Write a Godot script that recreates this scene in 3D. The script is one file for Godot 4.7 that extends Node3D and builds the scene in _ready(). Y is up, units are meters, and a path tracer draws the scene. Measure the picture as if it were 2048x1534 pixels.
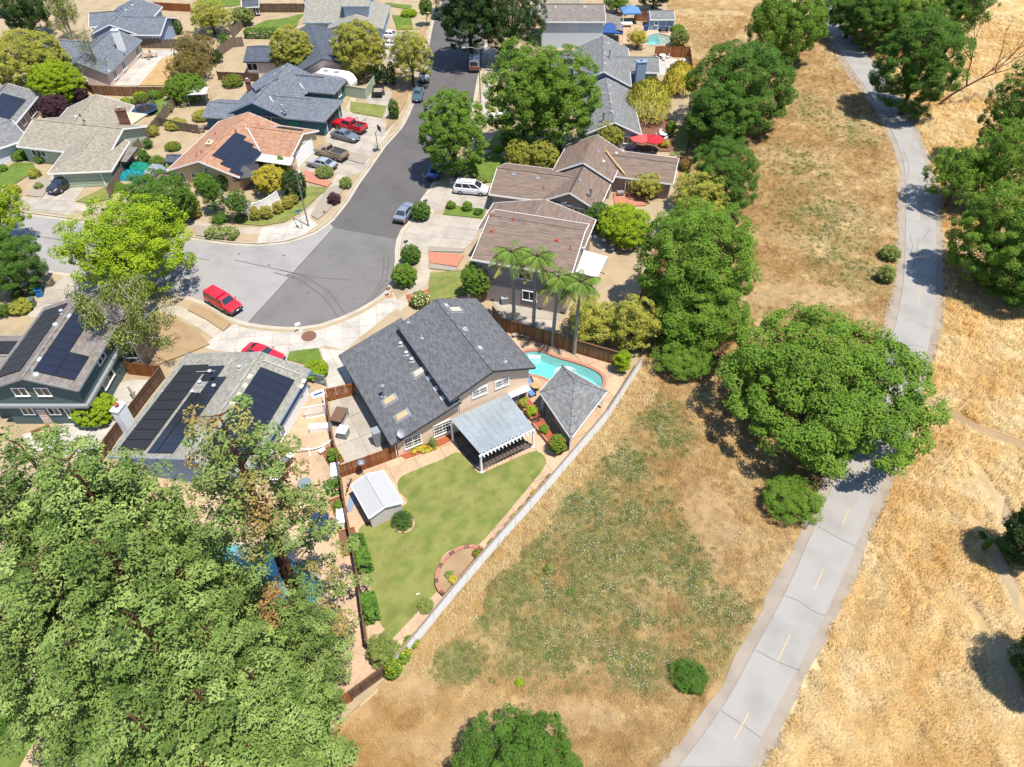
extends Node3D
# A suburban cul-de-sac beside a dry-grass greenway, seen from the air. Units are metres, y is up.

var rng := RandomNumberGenerator.new()
var names := {}
var M := {}
var layer := 0.124
const GY := 0.12          # level of the raised lots behind the kerbs


class MB:
	var v := PackedVector3Array()
	var n := PackedVector3Array()
	var c := PackedColorArray()
	var t := PackedVector2Array()
	var ix := PackedInt32Array()
	var col := Color.WHITE
	var tint := false

	func face(pts: Array, uvs: Array = []) -> void:      # counter-clockwise seen from outside
		var k := v.size()
		var nn: Vector3 = ((pts[1] - pts[0]).cross(pts[2] - pts[0])).normalized()
		if pts.size() == 4 and nn == Vector3.ZERO:
			nn = ((pts[2] - pts[0]).cross(pts[3] - pts[0])).normalized()
		for i in pts.size():
			v.append(pts[i])
			n.append(nn)
			c.append(col)
			t.append(uvs[i] if uvs else Vector2(pts[i].x + pts[i].z, pts[i].y))
		for i in range(2, pts.size()):
			ix.append_array([k, k + i, k + i - 1])

	func hexa(p: Array) -> void:      # p[0..3] bottom ring, p[4..7] top ring above it, counter-clockwise from above
		face([p[3], p[2], p[1], p[0]])
		face([p[4], p[5], p[6], p[7]])
		for i in 4:
			var j := (i + 1) % 4
			face([p[i], p[j], p[j + 4], p[i + 4]])

	func box(ctr: Vector3, size: Vector3, b := Basis.IDENTITY) -> void:
		var h := size / 2
		var p := []
		for y in [-h.y, h.y]:
			for q in [Vector2(-h.x, h.z), Vector2(h.x, h.z), Vector2(h.x, -h.z), Vector2(-h.x, -h.z)]:
				p.append(ctr + b * Vector3(q.x, y, q.y))
		hexa(p)

	func taper(ctr: Vector3, s0: Vector2, s1: Vector2, hgt: float, b := Basis.IDENTITY, shift := Vector2.ZERO) -> void:
		var p := []
		for k in 2:
			var s: Vector2 = s0 if k == 0 else s1
			var o: Vector2 = Vector2.ZERO if k == 0 else shift
			for q in [Vector2(-0.5, 0.5), Vector2(0.5, 0.5), Vector2(0.5, -0.5), Vector2(-0.5, -0.5)]:
				p.append(ctr + b * Vector3(q.x * s.x + o.x, hgt * k, q.y * s.y + o.y))
		hexa(p)

	func prism(poly: PackedVector2Array, y0: float, y1: float) -> void:
		var q := poly
		var area := 0.0
		for i in q.size():
			var a := q[i]
			var b := q[(i + 1) % q.size()]
			area += a.x * b.y - b.x * a.y
		if area > 0:
			q = q.duplicate()
			q.reverse()
		var tris := Geometry2D.triangulate_polygon(q)
		var k := v.size()
		for p in q:
			v.append(Vector3(p.x, y1, p.y))
			n.append(Vector3.UP)
			c.append(col)
			t.append(p)
		for i in range(0, tris.size(), 3):
			var a := q[tris[i]]
			var b := q[tris[i + 1]]
			var d := q[tris[i + 2]]
			if (b - a).cross(d - a) > 0:
				ix.append_array([k + tris[i], k + tris[i + 1], k + tris[i + 2]])
			else:
				ix.append_array([k + tris[i], k + tris[i + 2], k + tris[i + 1]])
		if y1 > y0:
			for i in q.size():
				var a := q[i]
				var b := q[(i + 1) % q.size()]
				face([Vector3(a.x, y0, a.y), Vector3(b.x, y0, b.y), Vector3(b.x, y1, b.y), Vector3(a.x, y1, a.y)])

	func tube(pts: Array, radii: Array, sides := 6, cap := true) -> void:
		var k0 := v.size()
		var up := Vector3(0.31, 0.1, 0.94)
		for i in pts.size():
			var d: Vector3 = (pts[mini(i + 1, pts.size() - 1)] - pts[maxi(i - 1, 0)]).normalized()
			var s := d.cross(up).normalized()
			var w := d.cross(s)
			var r: float = radii[i] if i < radii.size() else radii[-1]
			for j in sides:
				var a := TAU * j / sides
				var o := s * cos(a) + w * sin(a)
				v.append(pts[i] + o * r)
				n.append(o)
				c.append(col)
				t.append(Vector2(j / float(sides), i * 0.5))
		for i in pts.size() - 1:
			for j in sides:
				var a := k0 + i * sides + j
				var b := k0 + i * sides + (j + 1) % sides
				ix.append_array([a, a + sides, b, b, a + sides, b + sides])
		if cap:
			for e in [0, pts.size() - 1]:
				var k := v.size()
				var d: Vector3 = (pts[1] - pts[0]).normalized() * (-1.0 if e == 0 else 1.0) if pts.size() == 2 else (pts[e] - pts[e - 1 if e > 0 else 1]).normalized()
				v.append(pts[e])
				n.append(d)
				c.append(col)
				t.append(Vector2.ZERO)
				for j in sides:
					v.append(v[k0 + e * sides + j])
					n.append(d)
					c.append(col)
					t.append(Vector2.ZERO)
				for j in sides:
					var j0 := k + 1 + j
					var j1 := k + 1 + (j + 1) % sides
					ix.append_array([k, j0, j1] if e == 0 else [k, j1, j0])

	func lathe(ctr: Vector3, prof: Array, sides := 12, b := Basis.IDENTITY) -> void:      # prof: Vector2(radius, height)
		for i in prof.size() - 1:
			var p0: Vector2 = prof[i]
			var p1: Vector2 = prof[i + 1]
			var k := v.size()
			var e := p1 - p0
			for j in sides + 1:
				var a := TAU * j / sides
				var o := Vector3(cos(a), 0, sin(a))
				var nn := b * (o * e.y - Vector3.UP * e.x).normalized()
				v.append(ctr + b * (o * p0.x + Vector3.UP * p0.y))
				v.append(ctr + b * (o * p1.x + Vector3.UP * p1.y))
				n.append(nn)
				n.append(nn)
				c.append(col)
				c.append(col)
				t.append(Vector2(j / float(sides), p0.y))
				t.append(Vector2(j / float(sides), p1.y))
			for j in sides:
				var q := k + j * 2
				ix.append_array([q, q + 2, q + 1, q + 2, q + 3, q + 1])

	func mesh() -> ArrayMesh:
		var a := []
		a.resize(Mesh.ARRAY_MAX)
		a[Mesh.ARRAY_VERTEX] = v
		a[Mesh.ARRAY_NORMAL] = n
		a[Mesh.ARRAY_TEX_UV] = t
		if tint:
			a[Mesh.ARRAY_COLOR] = c
		a[Mesh.ARRAY_INDEX] = ix
		var m := ArrayMesh.new()
		m.add_surface_from_arrays(Mesh.PRIMITIVE_TRIANGLES, a)
		return m


func pv(a: Array) -> PackedVector2Array:
	var o := PackedVector2Array()
	for i in range(0, a.size(), 2):
		o.append(Vector2(a[i], a[i + 1]))
	return o


func up(p: Vector2, y := GY) -> Vector3:
	return Vector3(p.x, y, p.y)


func turned(a: float) -> Basis:
	return Basis(Vector3.UP, a)


func heading(d: Vector2) -> float:      # turn that brings +x onto plan direction d
	return atan2(-d.y, d.x)


func numbered(s: String) -> String:
	var k: int = names.get(s, -1) + 1
	names[s] = k
	return s if k == 0 else "%s_%03d" % [s, k]


func tag(o: Node, label: String, category: String, group := "") -> Node:
	o.set_meta("label", label)
	o.set_meta("category", category)
	if group:
		o.set_meta("group", group)
	return o


func thing(called: String, label: String, category: String, at: Vector3, turn := 0.0, group := "") -> Node3D:
	var o := Node3D.new()
	o.name = numbered(called)
	add_child(o)
	o.position = at
	o.rotation.y = turn
	tag(o, label, category, group)
	return o


func part(parent: Node3D, called: String, m, mat: Material, at := Vector3.ZERO, b := Basis.IDENTITY) -> MeshInstance3D:
	var o := MeshInstance3D.new()
	o.name = called
	o.mesh = m.mesh() if m is MB else m
	o.material_override = mat
	o.transform = Transform3D(b, at)
	parent.add_child(o, true)
	return o


func world_part(parent: Node3D, called: String, m, mat: Material) -> MeshInstance3D:      # m in world coordinates, parent an unturned thing
	var o := part(parent, called, m, mat)
	o.position = -parent.position if parent != self else Vector3.ZERO
	return o


func stuff(o: Node) -> Node:
	o.set_meta("kind", "stuff")
	return o


func structure(called: String, m, mat: Material) -> MeshInstance3D:
	var o := MeshInstance3D.new()
	o.name = numbered(called)
	o.mesh = m.mesh() if m is MB else m
	o.material_override = mat
	add_child(o)
	o.set_meta("kind", "structure")
	return o


# ---------------------------------------------------------------- colours and materials
func S(r: float, g: float, b: float, k := 0.5) -> Color:      # linear base colour from a tone read in full sun
	var l := Color(r / 255.0, g / 255.0, b / 255.0).srgb_to_linear()
	return Color(l.r * k, l.g * k, l.b * k)


func flat(key: String, lin: Color, rough := 0.8, metal := 0.0, spec := 0.5) -> StandardMaterial3D:
	var m := StandardMaterial3D.new()
	m.resource_name = key
	m.albedo_color = lin.linear_to_srgb()
	m.roughness = rough
	m.metallic = metal
	m.metallic_specular = spec
	M[key] = m
	return m


func grain(seed_: int, freq: float, size := 512, oct := 4, lo := 0.75, hi := 1.0, kind := FastNoiseLite.TYPE_SIMPLEX_SMOOTH) -> Image:
	var f := FastNoiseLite.new()
	f.seed = seed_
	f.noise_type = kind
	f.frequency = freq
	f.fractal_octaves = oct
	var im := f.get_seamless_image(size, size)
	im.convert(Image.FORMAT_RGB8)
	var d := im.get_data()
	for i in d.size():
		d[i] = mini(255, int(255.0 * (lo + (hi - lo) * d[i] / 255.0)))
	return Image.create_from_data(size, size, false, Image.FORMAT_RGB8, d)


var T := {}
func textured(key: String, lin: Color, tex: String, scale: float, rough := 0.9, vertex := false, world := true, bump := 0.0, detail := "") -> StandardMaterial3D:
	var m := flat(key, lin, rough, 0.0, 0.3)
	m.albedo_texture = T[tex]
	if world:
		m.uv1_triplanar = true
		m.uv1_world_triplanar = true
	m.uv1_scale = Vector3.ONE * scale
	m.vertex_color_use_as_albedo = vertex
	if bump > 0:
		m.heightmap_enabled = true
		m.heightmap_texture = T[tex]
		m.heightmap_scale = bump
	if detail:
		m.detail_enabled = true
		m.detail_albedo = T[detail]
		m.detail_blend_mode = BaseMaterial3D.BLEND_MODE_MUL
		m.detail_uv_layer = BaseMaterial3D.DETAIL_UV_2
		m.uv2_triplanar = true
		m.uv2_world_triplanar = true
		m.uv2_scale = Vector3.ONE * scale * 0.13
	return m


func shingle_image(seed_: int, size: int, rows: int, tab: float, spread: float, warm := 0.0) -> Image:
	var r := RandomNumberGenerator.new()
	r.seed = seed_
	var im := Image.create(size, size, false, Image.FORMAT_RGB8)
	var h := size / float(rows)
	for k in rows:
		var x := -r.randf() * h
		while x < size:
			var w := h * tab * r.randf_range(0.6, 1.5)
			var t := 1.0 - spread * r.randf()
			var wc := warm * r.randf_range(-1, 1)
			im.fill_rect(Rect2i(int(x), int(k * h), int(w) + 1, int(h) + 1), Color(t + wc, t, t - wc))
			x += w
		im.fill_rect(Rect2i(0, int((k + 1) * h) - maxi(1, int(h * 0.12)), size, maxi(1, int(h * 0.12))), Color(0.6, 0.6, 0.6))
	var g := grain(seed_ + 5, 0.08, size, 3, 0.8, 1.0)
	var a := im.get_data()
	var b := g.get_data()
	for i in a.size():
		a[i] = a[i] * b[i] / 255
	return Image.create_from_data(size, size, false, Image.FORMAT_RGB8, a)


func make_materials() -> void:
	T.fine = ImageTexture.create_from_image(grain(3, 0.09, 512, 4, 0.8, 1.12))
	T.coarse = ImageTexture.create_from_image(grain(7, 0.012, 512, 5, 0.9, 1.07))
	T.patch = ImageTexture.create_from_image(grain(11, 0.006, 512, 5, 0.92, 1.06))
	T.speck = ImageTexture.create_from_image(grain(13, 0.25, 512, 2, 0.6, 1.15))
	T.soft = ImageTexture.create_from_image(grain(17, 0.02, 256, 3, 0.93, 1.03))
	T.shingle = ImageTexture.create_from_image(shingle_image(21, 1024, 34, 2.2, 0.2))
	T.shingle_warm = ImageTexture.create_from_image(shingle_image(22, 512, 28, 2.6, 0.2, 0.03))
	T.shake = ImageTexture.create_from_image(shingle_image(23, 512, 20, 5.0, 0.14))
	T.bark = ImageTexture.create_from_image(grain(29, 0.05, 256, 4, 0.45, 1.05))
	T.cells = ImageTexture.create_from_image(cell_image(256, 6, 10))
	T.brick = ImageTexture.create_from_image(shingle_image(31, 256, 14, 3.0, 0.4, 0.05))
	# ground
	textured("soil", S(214, 192, 156), "fine", 0.35, 1.0, false, true, 0.0, "coarse")
	textured("bare_dirt", S(204, 174, 134), "fine", 0.4, 1.0, false, true, 0.0, "coarse")
	textured("field", Color(1, 1, 1), "fine", 0.4, 1.0, true, true, 0.0, "coarse")
	textured("mulch", S(222, 124, 88), "speck", 0.5, 1.0)
	textured("bark_mulch", S(168, 124, 100), "speck", 0.4, 1.0)
	textured("gravel", S(212, 200, 184), "speck", 0.45, 1.0)
	textured("lawn", S(166, 170, 98), "fine", 0.5, 1.0, true, true, 0.0, "coarse")
	textured("lush_lawn", S(132, 158, 74), "fine", 0.5, 1.0, true, true, 0.0, "coarse")
	textured("asphalt_old", S(194, 191, 188), "fine", 0.5, 0.95, false, true, 0.0, "patch")
	textured("asphalt_new", S(150, 147, 144), "fine", 0.5, 0.95, false, true, 0.0, "patch")
	textured("asphalt_dark", S(126, 123, 122), "fine", 0.5, 0.95, false, true, 0.0, "patch")
	textured("tyre_mark", S(128, 125, 123), "fine", 0.5, 0.95)
	textured("trail", S(200, 196, 189), "fine", 0.6, 0.95, false, true, 0.0, "patch")
	textured("shoulder", S(216, 202, 184), "speck", 0.4, 1.0, false, true, 0.0, "coarse")
	for k in 3:
		var q: float = [1.0, 0.965, 1.02][k]
		textured("walk%d" % k, S(222 * q, 210 * q, 190 * q), "soft", 0.5, 0.9, false, true, 0.0, "coarse")
		textured("drive%d" % k, S(212 * q, 203 * q, 188 * q), "soft", 0.4, 0.9, false, true, 0.0, "coarse")
		textured("pale%d" % k, S(230 * q, 223 * q, 211 * q), "soft", 0.4, 0.9, false, true, 0.0, "coarse")
		textured("patio%d" % k, S(234 * q, 202 * q, 168 * q), "soft", 0.4, 0.9, false, true, 0.0, "coarse")
	textured("kerb", S(226, 214, 194), "soft", 0.5, 0.9, false, true, 0.0, "coarse")
	textured("tan_slab", S(236, 212, 178), "soft", 0.3, 0.9, false, true, 0.0, "coarse")
	textured("slate_floor", S(118, 104, 98), "soft", 0.6, 0.8, false, true, 0.0, "coarse")
	textured("terracotta", S(222, 152, 124), "soft", 0.5, 0.85)
	textured("brick", S(206, 150, 134), "brick", 0.7, 0.9)
	textured("brick_pale", S(214, 150, 128), "soft", 0.7, 0.9)
	textured("crack", S(146, 138, 126), "speck", 0.8, 1.0)
	flat("line_yellow", S(218, 198, 150), 0.9)
	textured("field_dry", S(226, 190, 134), "fine", 0.4, 1.0, false, true, 0.0, "coarse")
	for k in 3:
		textured("slate%d" % k, S([118.0, 108.0, 126.0][k], [106.0, 98.0, 112.0][k], [100.0, 92.0, 106.0][k]), "soft", 0.5, 0.8)
	# roofs
	textured("roof_slate", S(116, 118, 122, 0.95), "shingle", 0.2, 0.95, false, false, 0.6)
	textured("roof_grey", S(150, 152, 152, 0.8), "shingle_warm", 0.22, 0.95, false, false, 0.4)
	textured("roof_cool", S(132, 140, 150, 0.8), "shingle_warm", 0.22, 0.95, false, false, 0.4)
	textured("roof_charcoal", S(104, 112, 124, 0.8), "shingle_warm", 0.22, 0.95, false, false, 0.4)
	textured("roof_tan", S(182, 174, 156, 0.8), "shingle", 0.22, 0.95, false, false, 0.4)
	textured("roof_ash", S(178, 176, 164, 0.8), "shingle", 0.22, 0.95, false, false, 0.4)
	textured("roof_salmon", S(222, 172, 140, 0.66), "shingle_warm", 0.22, 0.95, false, false, 0.4)
	textured("roof_brown", S(164, 144, 130, 0.66), "shake", 0.22, 0.95, false, false, 0.4)
	textured("roof_taupe", S(156, 148, 142, 0.8), "shingle_warm", 0.22, 0.95, false, false, 0.4)
	textured("roof_light", S(196, 198, 198, 0.62), "soft", 0.8, 0.9)
	# walls
	for w in [["wall_cream", 232, 206, 178], ["wall_blue", 168, 192, 216], ["wall_white", 236, 238, 238], ["wall_green", 92, 110, 108], ["wall_beige", 226, 196, 152], ["wall_teal", 76, 112, 120],
			["wall_sage", 178, 190, 166], ["wall_pink", 222, 200, 186], ["wall_skyblue", 160, 178, 206], ["wall_taupe", 176, 156, 142], ["wall_greybrown", 158, 146, 140], ["wall_lavender", 162, 162, 176],
			["wall_palegrey", 206, 214, 220], ["wall_bluegrey", 132, 152, 178], ["wall_shed", 204, 198, 192]]:
		textured(w[0], S(w[1], w[2], w[3], 0.82), "soft", 0.6, 0.9)
	flat("trim_white", S(244, 244, 242, 0.86), 0.6)
	flat("trim_dark", S(70, 74, 82), 0.7)
	flat("trim_tan", S(214, 178, 118), 0.7)
	flat("trim_blue", S(150, 176, 204), 0.6)
	flat("trim_grey", S(170, 176, 180), 0.6)
	flat("metal", S(206, 212, 216), 0.35, 0.6)
	flat("metal_pale", S(226, 230, 232), 0.5, 0.2)
	flat("rust_red", S(196, 92, 70), 0.8)
	flat("black", Color(0.012, 0.012, 0.013), 0.6)
	flat("rubber", Color(0.018, 0.018, 0.019), 0.8)
	flat("iron", Color(0.03, 0.03, 0.032), 0.5, 0.3)
	var g := flat("glass", Color(0.02, 0.028, 0.034), 0.06)
	g.metallic_specular = 0.7
	flat("glass_pale", S(168, 182, 190, 0.4), 0.12)
	flat("skylight", S(236, 222, 198), 0.35)
	textured("skylight_tan", S(232, 206, 160), "soft", 0.8, 0.5)
	# wood
	for w in [["wood_red", 214, 136, 84], ["wood_brown", 190, 146, 108], ["wood_grey", 182, 164, 146], ["wood_dark", 150, 120, 100], ["wood_pale", 222, 190, 150]]:
		textured(w[0], S(w[1], w[2], w[3], 0.75), "bark", 0.9, 0.9, true)
	textured("bark", S(150, 128, 106), "bark", 1.2, 1.0)
	textured("bark_pale", S(226, 220, 210), "bark", 1.2, 1.0)
	textured("bark_palm", S(196, 190, 180, 0.8), "bark", 1.0, 1.0)
	textured("bark_red", S(150, 104, 82), "bark", 1.2, 1.0)
	# leaves
	for l in ["leaf", "needle"]:
		var m := flat(l, Color(1, 1, 1), 0.8, 0.0, 0.2)
		m.vertex_color_use_as_albedo = true
		m.backlight_enabled = true
		m.backlight = Color(0.5, 0.5, 0.34) if l == "leaf" else Color(0.25, 0.26, 0.2)
	var gm := flat("blade", Color(1, 1, 1), 0.9, 0.0, 0.2)
	gm.vertex_color_use_as_albedo = true
	gm.backlight_enabled = true
	gm.backlight = Color(0.35, 0.35, 0.3)
	# solar
	var sp := flat("solar", S(255, 255, 255, 0.5), 0.22)
	sp.albedo_texture = T.cells
	sp.metallic_specular = 0.6
	textured("solar_thermal", S(60, 62, 66), "soft", 0.6, 0.55)
	flat("solar_frame", S(96, 98, 104), 0.5, 0.3)
	flat("panel_rail", S(190, 194, 198), 0.5, 0.3)
	# water
	for w in [["pool_shell", 44, 206, 194, 0.66], ["pool_blue", 92, 196, 246, 0.5]]:
		textured(w[0], S(w[1], w[2], w[3], w[4]), "soft", 0.25, 0.6)
	var wm := flat("water", Color(0.35, 0.92, 0.88, 0.25), 0.03)
	wm.albedo_color.a = 0.25
	wm.transparency = BaseMaterial3D.TRANSPARENCY_ALPHA
	# cloth and plastic
	for w in [["red_cloth", 224, 62, 70], ["coral_cloth", 240, 110, 108], ["blue_cloth", 70, 110, 178], ["teal_cloth", 40, 172, 190], ["green_cloth", 40, 168, 142], ["navy_cloth", 52, 84, 128], ["sky_cloth", 120, 168, 226], ["white_cloth", 238, 236, 234]]:
		textured(w[0], S(w[1], w[2], w[3]), "soft", 1.0, 0.9)
	flat("blue_bin", S(30, 140, 220), 0.5)
	flat("green_bin", S(96, 128, 110), 0.6)
	flat("grey_plastic", S(150, 154, 158), 0.6)
	flat("dark_plastic", S(66, 66, 70), 0.6)
	flat("red_plastic", S(214, 60, 50), 0.5)
	flat("bike_red", S(196, 50, 50), 0.4)
	flat("galvanised", S(178, 186, 192), 0.45, 0.5)
	textured("metal_roof", S(184, 196, 202), "soft", 0.3, 0.5, false, true, 0.0, "coarse")
	textured("white_roof", S(240, 240, 240, 0.6), "soft", 0.4, 0.6)


func cell_image(size: int, nx: int, ny: int) -> Image:
	var im := Image.create(size, size, false, Image.FORMAT_RGB8)
	im.fill(Color8(40, 42, 54))
	for i in nx:
		im.fill_rect(Rect2i(i * size / nx, 0, 1, size), Color8(62, 64, 78))
	for j in ny:
		im.fill_rect(Rect2i(0, j * size / ny, size, 1), Color8(60, 62, 76))
	im.fill_rect(Rect2i(0, 0, size, 3), Color8(26, 26, 30))
	im.fill_rect(Rect2i(0, 0, 3, size), Color8(26, 26, 30))
	return im


func paint(key: String, r: float, g: float, b: float, k := 0.5) -> StandardMaterial3D:
	if M.has(key):
		return M[key]
	var m := flat(key, S(r, g, b, k), 0.35)
	m.clearcoat_enabled = true
	m.clearcoat = 0.8
	m.clearcoat_roughness = 0.06
	return m



func _ready() -> void:
	rng.seed = 20240
	# ---- camera
	var cam := Camera3D.new()
	cam.name = "camera"
	add_child(cam)
	cam.position = Vector3(0, 52, 0)
	cam.rotation_degrees = Vector3(-45, 0, 0)
	cam.fov = 56.72
	cam.near = 0.5
	cam.far = 2500
	cam.current = true
	# ---- sky, sun, exposure
	var we := WorldEnvironment.new()
	we.name = "environment"
	add_child(we)
	var env := Environment.new()
	we.environment = env
	env.background_mode = Environment.BG_SKY
	var sky := Sky.new()
	var sm := ProceduralSkyMaterial.new()
	sm.sky_top_color = Color(0.42, 0.54, 0.72)
	sm.sky_horizon_color = Color(0.8, 0.84, 0.88)
	sm.sky_curve = 0.12
	sm.ground_horizon_color = Color(0.7, 0.72, 0.7)
	sm.ground_bottom_color = Color(0.4, 0.36, 0.3)
	sm.energy_multiplier = 1.1
	sky.sky_material = sm
	env.sky = sky
	env.tonemap_mode = Environment.TONE_MAPPER_LINEAR
	env.tonemap_exposure = 1.8
	env.sdfgi_enabled = true
	env.ssao_enabled = true
	env.ssil_enabled = true
	var sun := DirectionalLight3D.new()
	sun.name = "sun"
	add_child(sun)
	sun.light_color = Color(1.0, 0.965, 0.915)
	sun.light_energy = 1.5
	sun.light_angular_distance = 0.5
	sun.shadow_enabled = true
	var az := Vector3(0.78, 0, 0.63).normalized()      # towards the sun, over the right shoulder of the camera
	var alt := deg_to_rad(70)
	sun.look_at_from_position(az * cos(alt) + Vector3.UP * sin(alt), Vector3.ZERO, Vector3.FORWARD)
	make_materials()
	build_ground()
	build_houses()
	build_fences()
	build_yards()
	build_vehicles()
	build_trees()
	build_shrubs()
	build_small_things()
	build_grass()



# ---------------------------------------------------------------- ground
func sheet(called: String, poly: PackedVector2Array, mat: String, depth := 0.12) -> MeshInstance3D:      # a bed, lawn or slab a few millimetres above the one before
	layer += 0.003
	var b := MB.new()
	b.prism(poly, layer - depth, layer)
	return structure(called, b, M[mat])


func cut_slabs(called: String, poly: PackedVector2Array, ang: float, cell: Vector2, kind: String, gap := 0.025, holes: Array = []) -> void:      # concrete cast in slabs with open joints
	layer += 0.003
	var o := Node3D.new()
	o.name = numbered(called)
	add_child(o)
	o.set_meta("kind", "structure")
	var c := Vector2.ZERO
	for p in poly:
		c += p / poly.size()
	var rot := Transform2D(ang, c)
	var inv := rot.affine_inverse()
	var lo := Vector2.INF
	var hi := -Vector2.INF
	for p in poly:
		lo = lo.min(inv * p)
		hi = hi.max(inv * p)
	var y := lo.y
	while y < hi.y:
		var x := lo.x
		while x < hi.x:
			var q := PackedVector2Array()
			for k in [Vector2(gap, gap), Vector2(cell.x - gap, gap), Vector2(cell.x - gap, cell.y - gap), Vector2(gap, cell.y - gap)]:
				q.append(rot * (Vector2(x, y) + k))
			var pieces := Geometry2D.intersect_polygons(q, poly)
			for hole in holes:
				var left: Array[PackedVector2Array] = []
				for r in pieces:
					left.append_array(Geometry2D.clip_polygons(r, hole))
				pieces = left
			for r in pieces:
				if r.size() > 2 and area_of(r) > 0.02:
					var b := MB.new()
					var lift := rng.randf_range(-0.003, 0.003)
					b.prism(r, layer - 0.08, layer + lift)
					if b.ix.size() > 0:
						part(o, "slab", b, M["%s%d" % [kind, [0, 0, 1, 2][rng.randi() % 4]]])
			x += cell.x
		y += cell.y


func shoulder_width(i: int) -> float:
	return 0.31 + 0.16 * noise_b.get_noise_1d(i * 17.0) + 0.1 * noise_c.get_noise_1d(i * 31.0)


func area_of(p: PackedVector2Array) -> float:
	var a := 0.0
	for i in p.size():
		a += p[i].cross(p[(i + 1) % p.size()])
	return absf(a) / 2


func offset_chain(ch: PackedVector2Array, d: float) -> PackedVector2Array:
	var o := PackedVector2Array()
	for i in ch.size():
		var t := (ch[mini(i + 1, ch.size() - 1)] - ch[maxi(i - 1, 0)]).normalized()
		o.append(ch[i] + Vector2(-t.y, t.x) * d)
	return o


func smooth(ch: PackedVector2Array, step := 1.0) -> PackedVector2Array:
	var cv := Curve2D.new()
	for i in ch.size():
		var t := (ch[mini(i + 1, ch.size() - 1)] - ch[maxi(i - 1, 0)])
		var l0 := ch[i].distance_to(ch[maxi(i - 1, 0)])
		var l1 := ch[i].distance_to(ch[mini(i + 1, ch.size() - 1)])
		t = t.normalized()
		cv.add_point(ch[i], -t * l0 * 0.3, t * l1 * 0.3)
	var o := PackedVector2Array()
	var L := cv.get_baked_length()
	var k := maxi(1, int(L / step))
	for i in k + 1:
		o.append(cv.sample_baked(L * i / k))
	return o


func ribbon(b: MB, ch: PackedVector2Array, d0: float, d1: float, y0: float, y1: float) -> void:
	var p := offset_chain(ch, d0)
	var q := offset_chain(ch, d1)
	for i in ch.size() - 1:
		var r := PackedVector2Array([p[i], p[i + 1], q[i + 1], q[i]])
		b.prism(r, y0, y1)


func slab_walk(called: String, ch: PackedVector2Array, w: float, step: float, kind: String) -> void:
	layer += 0.003
	var o := Node3D.new()
	o.name = numbered(called)
	add_child(o)
	o.set_meta("kind", "structure")
	var s := smooth(ch, step)
	var bed := MB.new()
	ribbon(bed, s, -w / 2, w / 2, layer - 0.1, layer - 0.02)
	part(o, "joint_bed", bed, M.crack)
	var p := offset_chain(s, -w / 2)
	var q := offset_chain(s, w / 2)
	for i in s.size() - 1:
		var b := MB.new()
		var e := 0.012
		b.prism(PackedVector2Array([p[i].lerp(p[i + 1], e), p[i].lerp(p[i + 1], 1 - e), q[i].lerp(q[i + 1], 1 - e), q[i].lerp(q[i + 1], e)]), layer - 0.05, layer + rng.randf_range(-0.004, 0.004))
		part(o, "slab", b, M["%s%d" % [kind, [0, 0, 1, 2][rng.randi() % 4]]])


var noise_a := FastNoiseLite.new()
var noise_b := FastNoiseLite.new()
var noise_c := FastNoiseLite.new()
var trail_mid := PackedVector2Array()
var green_spots := []
var dirt_spots := []
var gold := [S(240, 206, 146), S(228, 186, 120), S(250, 226, 176)]
var straw := [S(208, 174, 120), S(188, 150, 98), S(226, 198, 146)]
var greens := [S(146, 152, 92), S(116, 140, 74), S(178, 168, 114)]


func side_of_trail(p: Vector2) -> float:      # + to the right of the trail, in metres, roughly
	var best := 1e9
	var s := 1.0
	for i in trail_mid.size() - 1:
		var q := Geometry2D.get_closest_point_to_segment(p, trail_mid[i], trail_mid[i + 1])
		var d := p.distance_squared_to(q)
		if d < best:
			best = d
			s = signf((trail_mid[i + 1] - trail_mid[i]).cross(p - trail_mid[i]))
	return sqrt(best) * s


func spot(list: Array, p: Vector2) -> float:
	var w := 0.0
	for g in list:
		var d: Vector2 = (p - g[0]) / g[1]
		w = maxf(w, (1.0 - d.length_squared()) * (g[2] if g.size() > 2 else 1.0))
	return clampf(w, 0, 1)


func field_green(p: Vector2) -> float:
	var n := noise_a.get_noise_2d(p.x * 12.0, p.y * 12.0) + 0.7 * noise_b.get_noise_2d(p.x * 38.0, p.y * 38.0)
	var w := spot(green_spots, p)
	return clampf(w * 1.35 + n * 0.75 * minf(1, w * 3), 0, 1)


func field_color(p: Vector2, side: float) -> Color:
	var n := noise_a.get_noise_2d(p.x * 4.0, p.y * 4.0)
	var m := noise_b.get_noise_2d(p.x * 16.0, p.y * 16.0)
	var f := noise_c.get_noise_2d(p.x * 40.0, p.y * 40.0)
	var pal: Array = gold if side > 0 else straw
	var t := clampf(0.5 + n * 0.7 + m * 0.6, 0, 1)
	var c: Color = pal[1].lerp(pal[0], clampf(t * 2, 0, 1)).lerp(pal[2], clampf(t * 2 - 1, 0, 1))
	if side <= 0:
		var g := field_green(p)
		var gc: Color = greens[0].lerp(greens[1], clampf(0.5 + m, 0, 1))
		c = c.lerp(gc, g * 0.65)
		# rows left by the mower
		c = c * (1.0 + 0.16 * noise_b.get_noise_2d(side * 55.0, p.y * 2.5) + 0.06 * sin(side * 2.6 + n * 2.0))
	else:
		c = c * (1.0 + 0.2 * noise_b.get_noise_2d(side * 40.0, p.y * 2.0))
	var d := clampf(spot(dirt_spots, p) * 1.6 + m * 0.9 - 0.2, 0, 1)
	c = c.lerp(S(212, 182, 136), d * 0.7)
	return c * (1.0 + f * 0.28)


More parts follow.
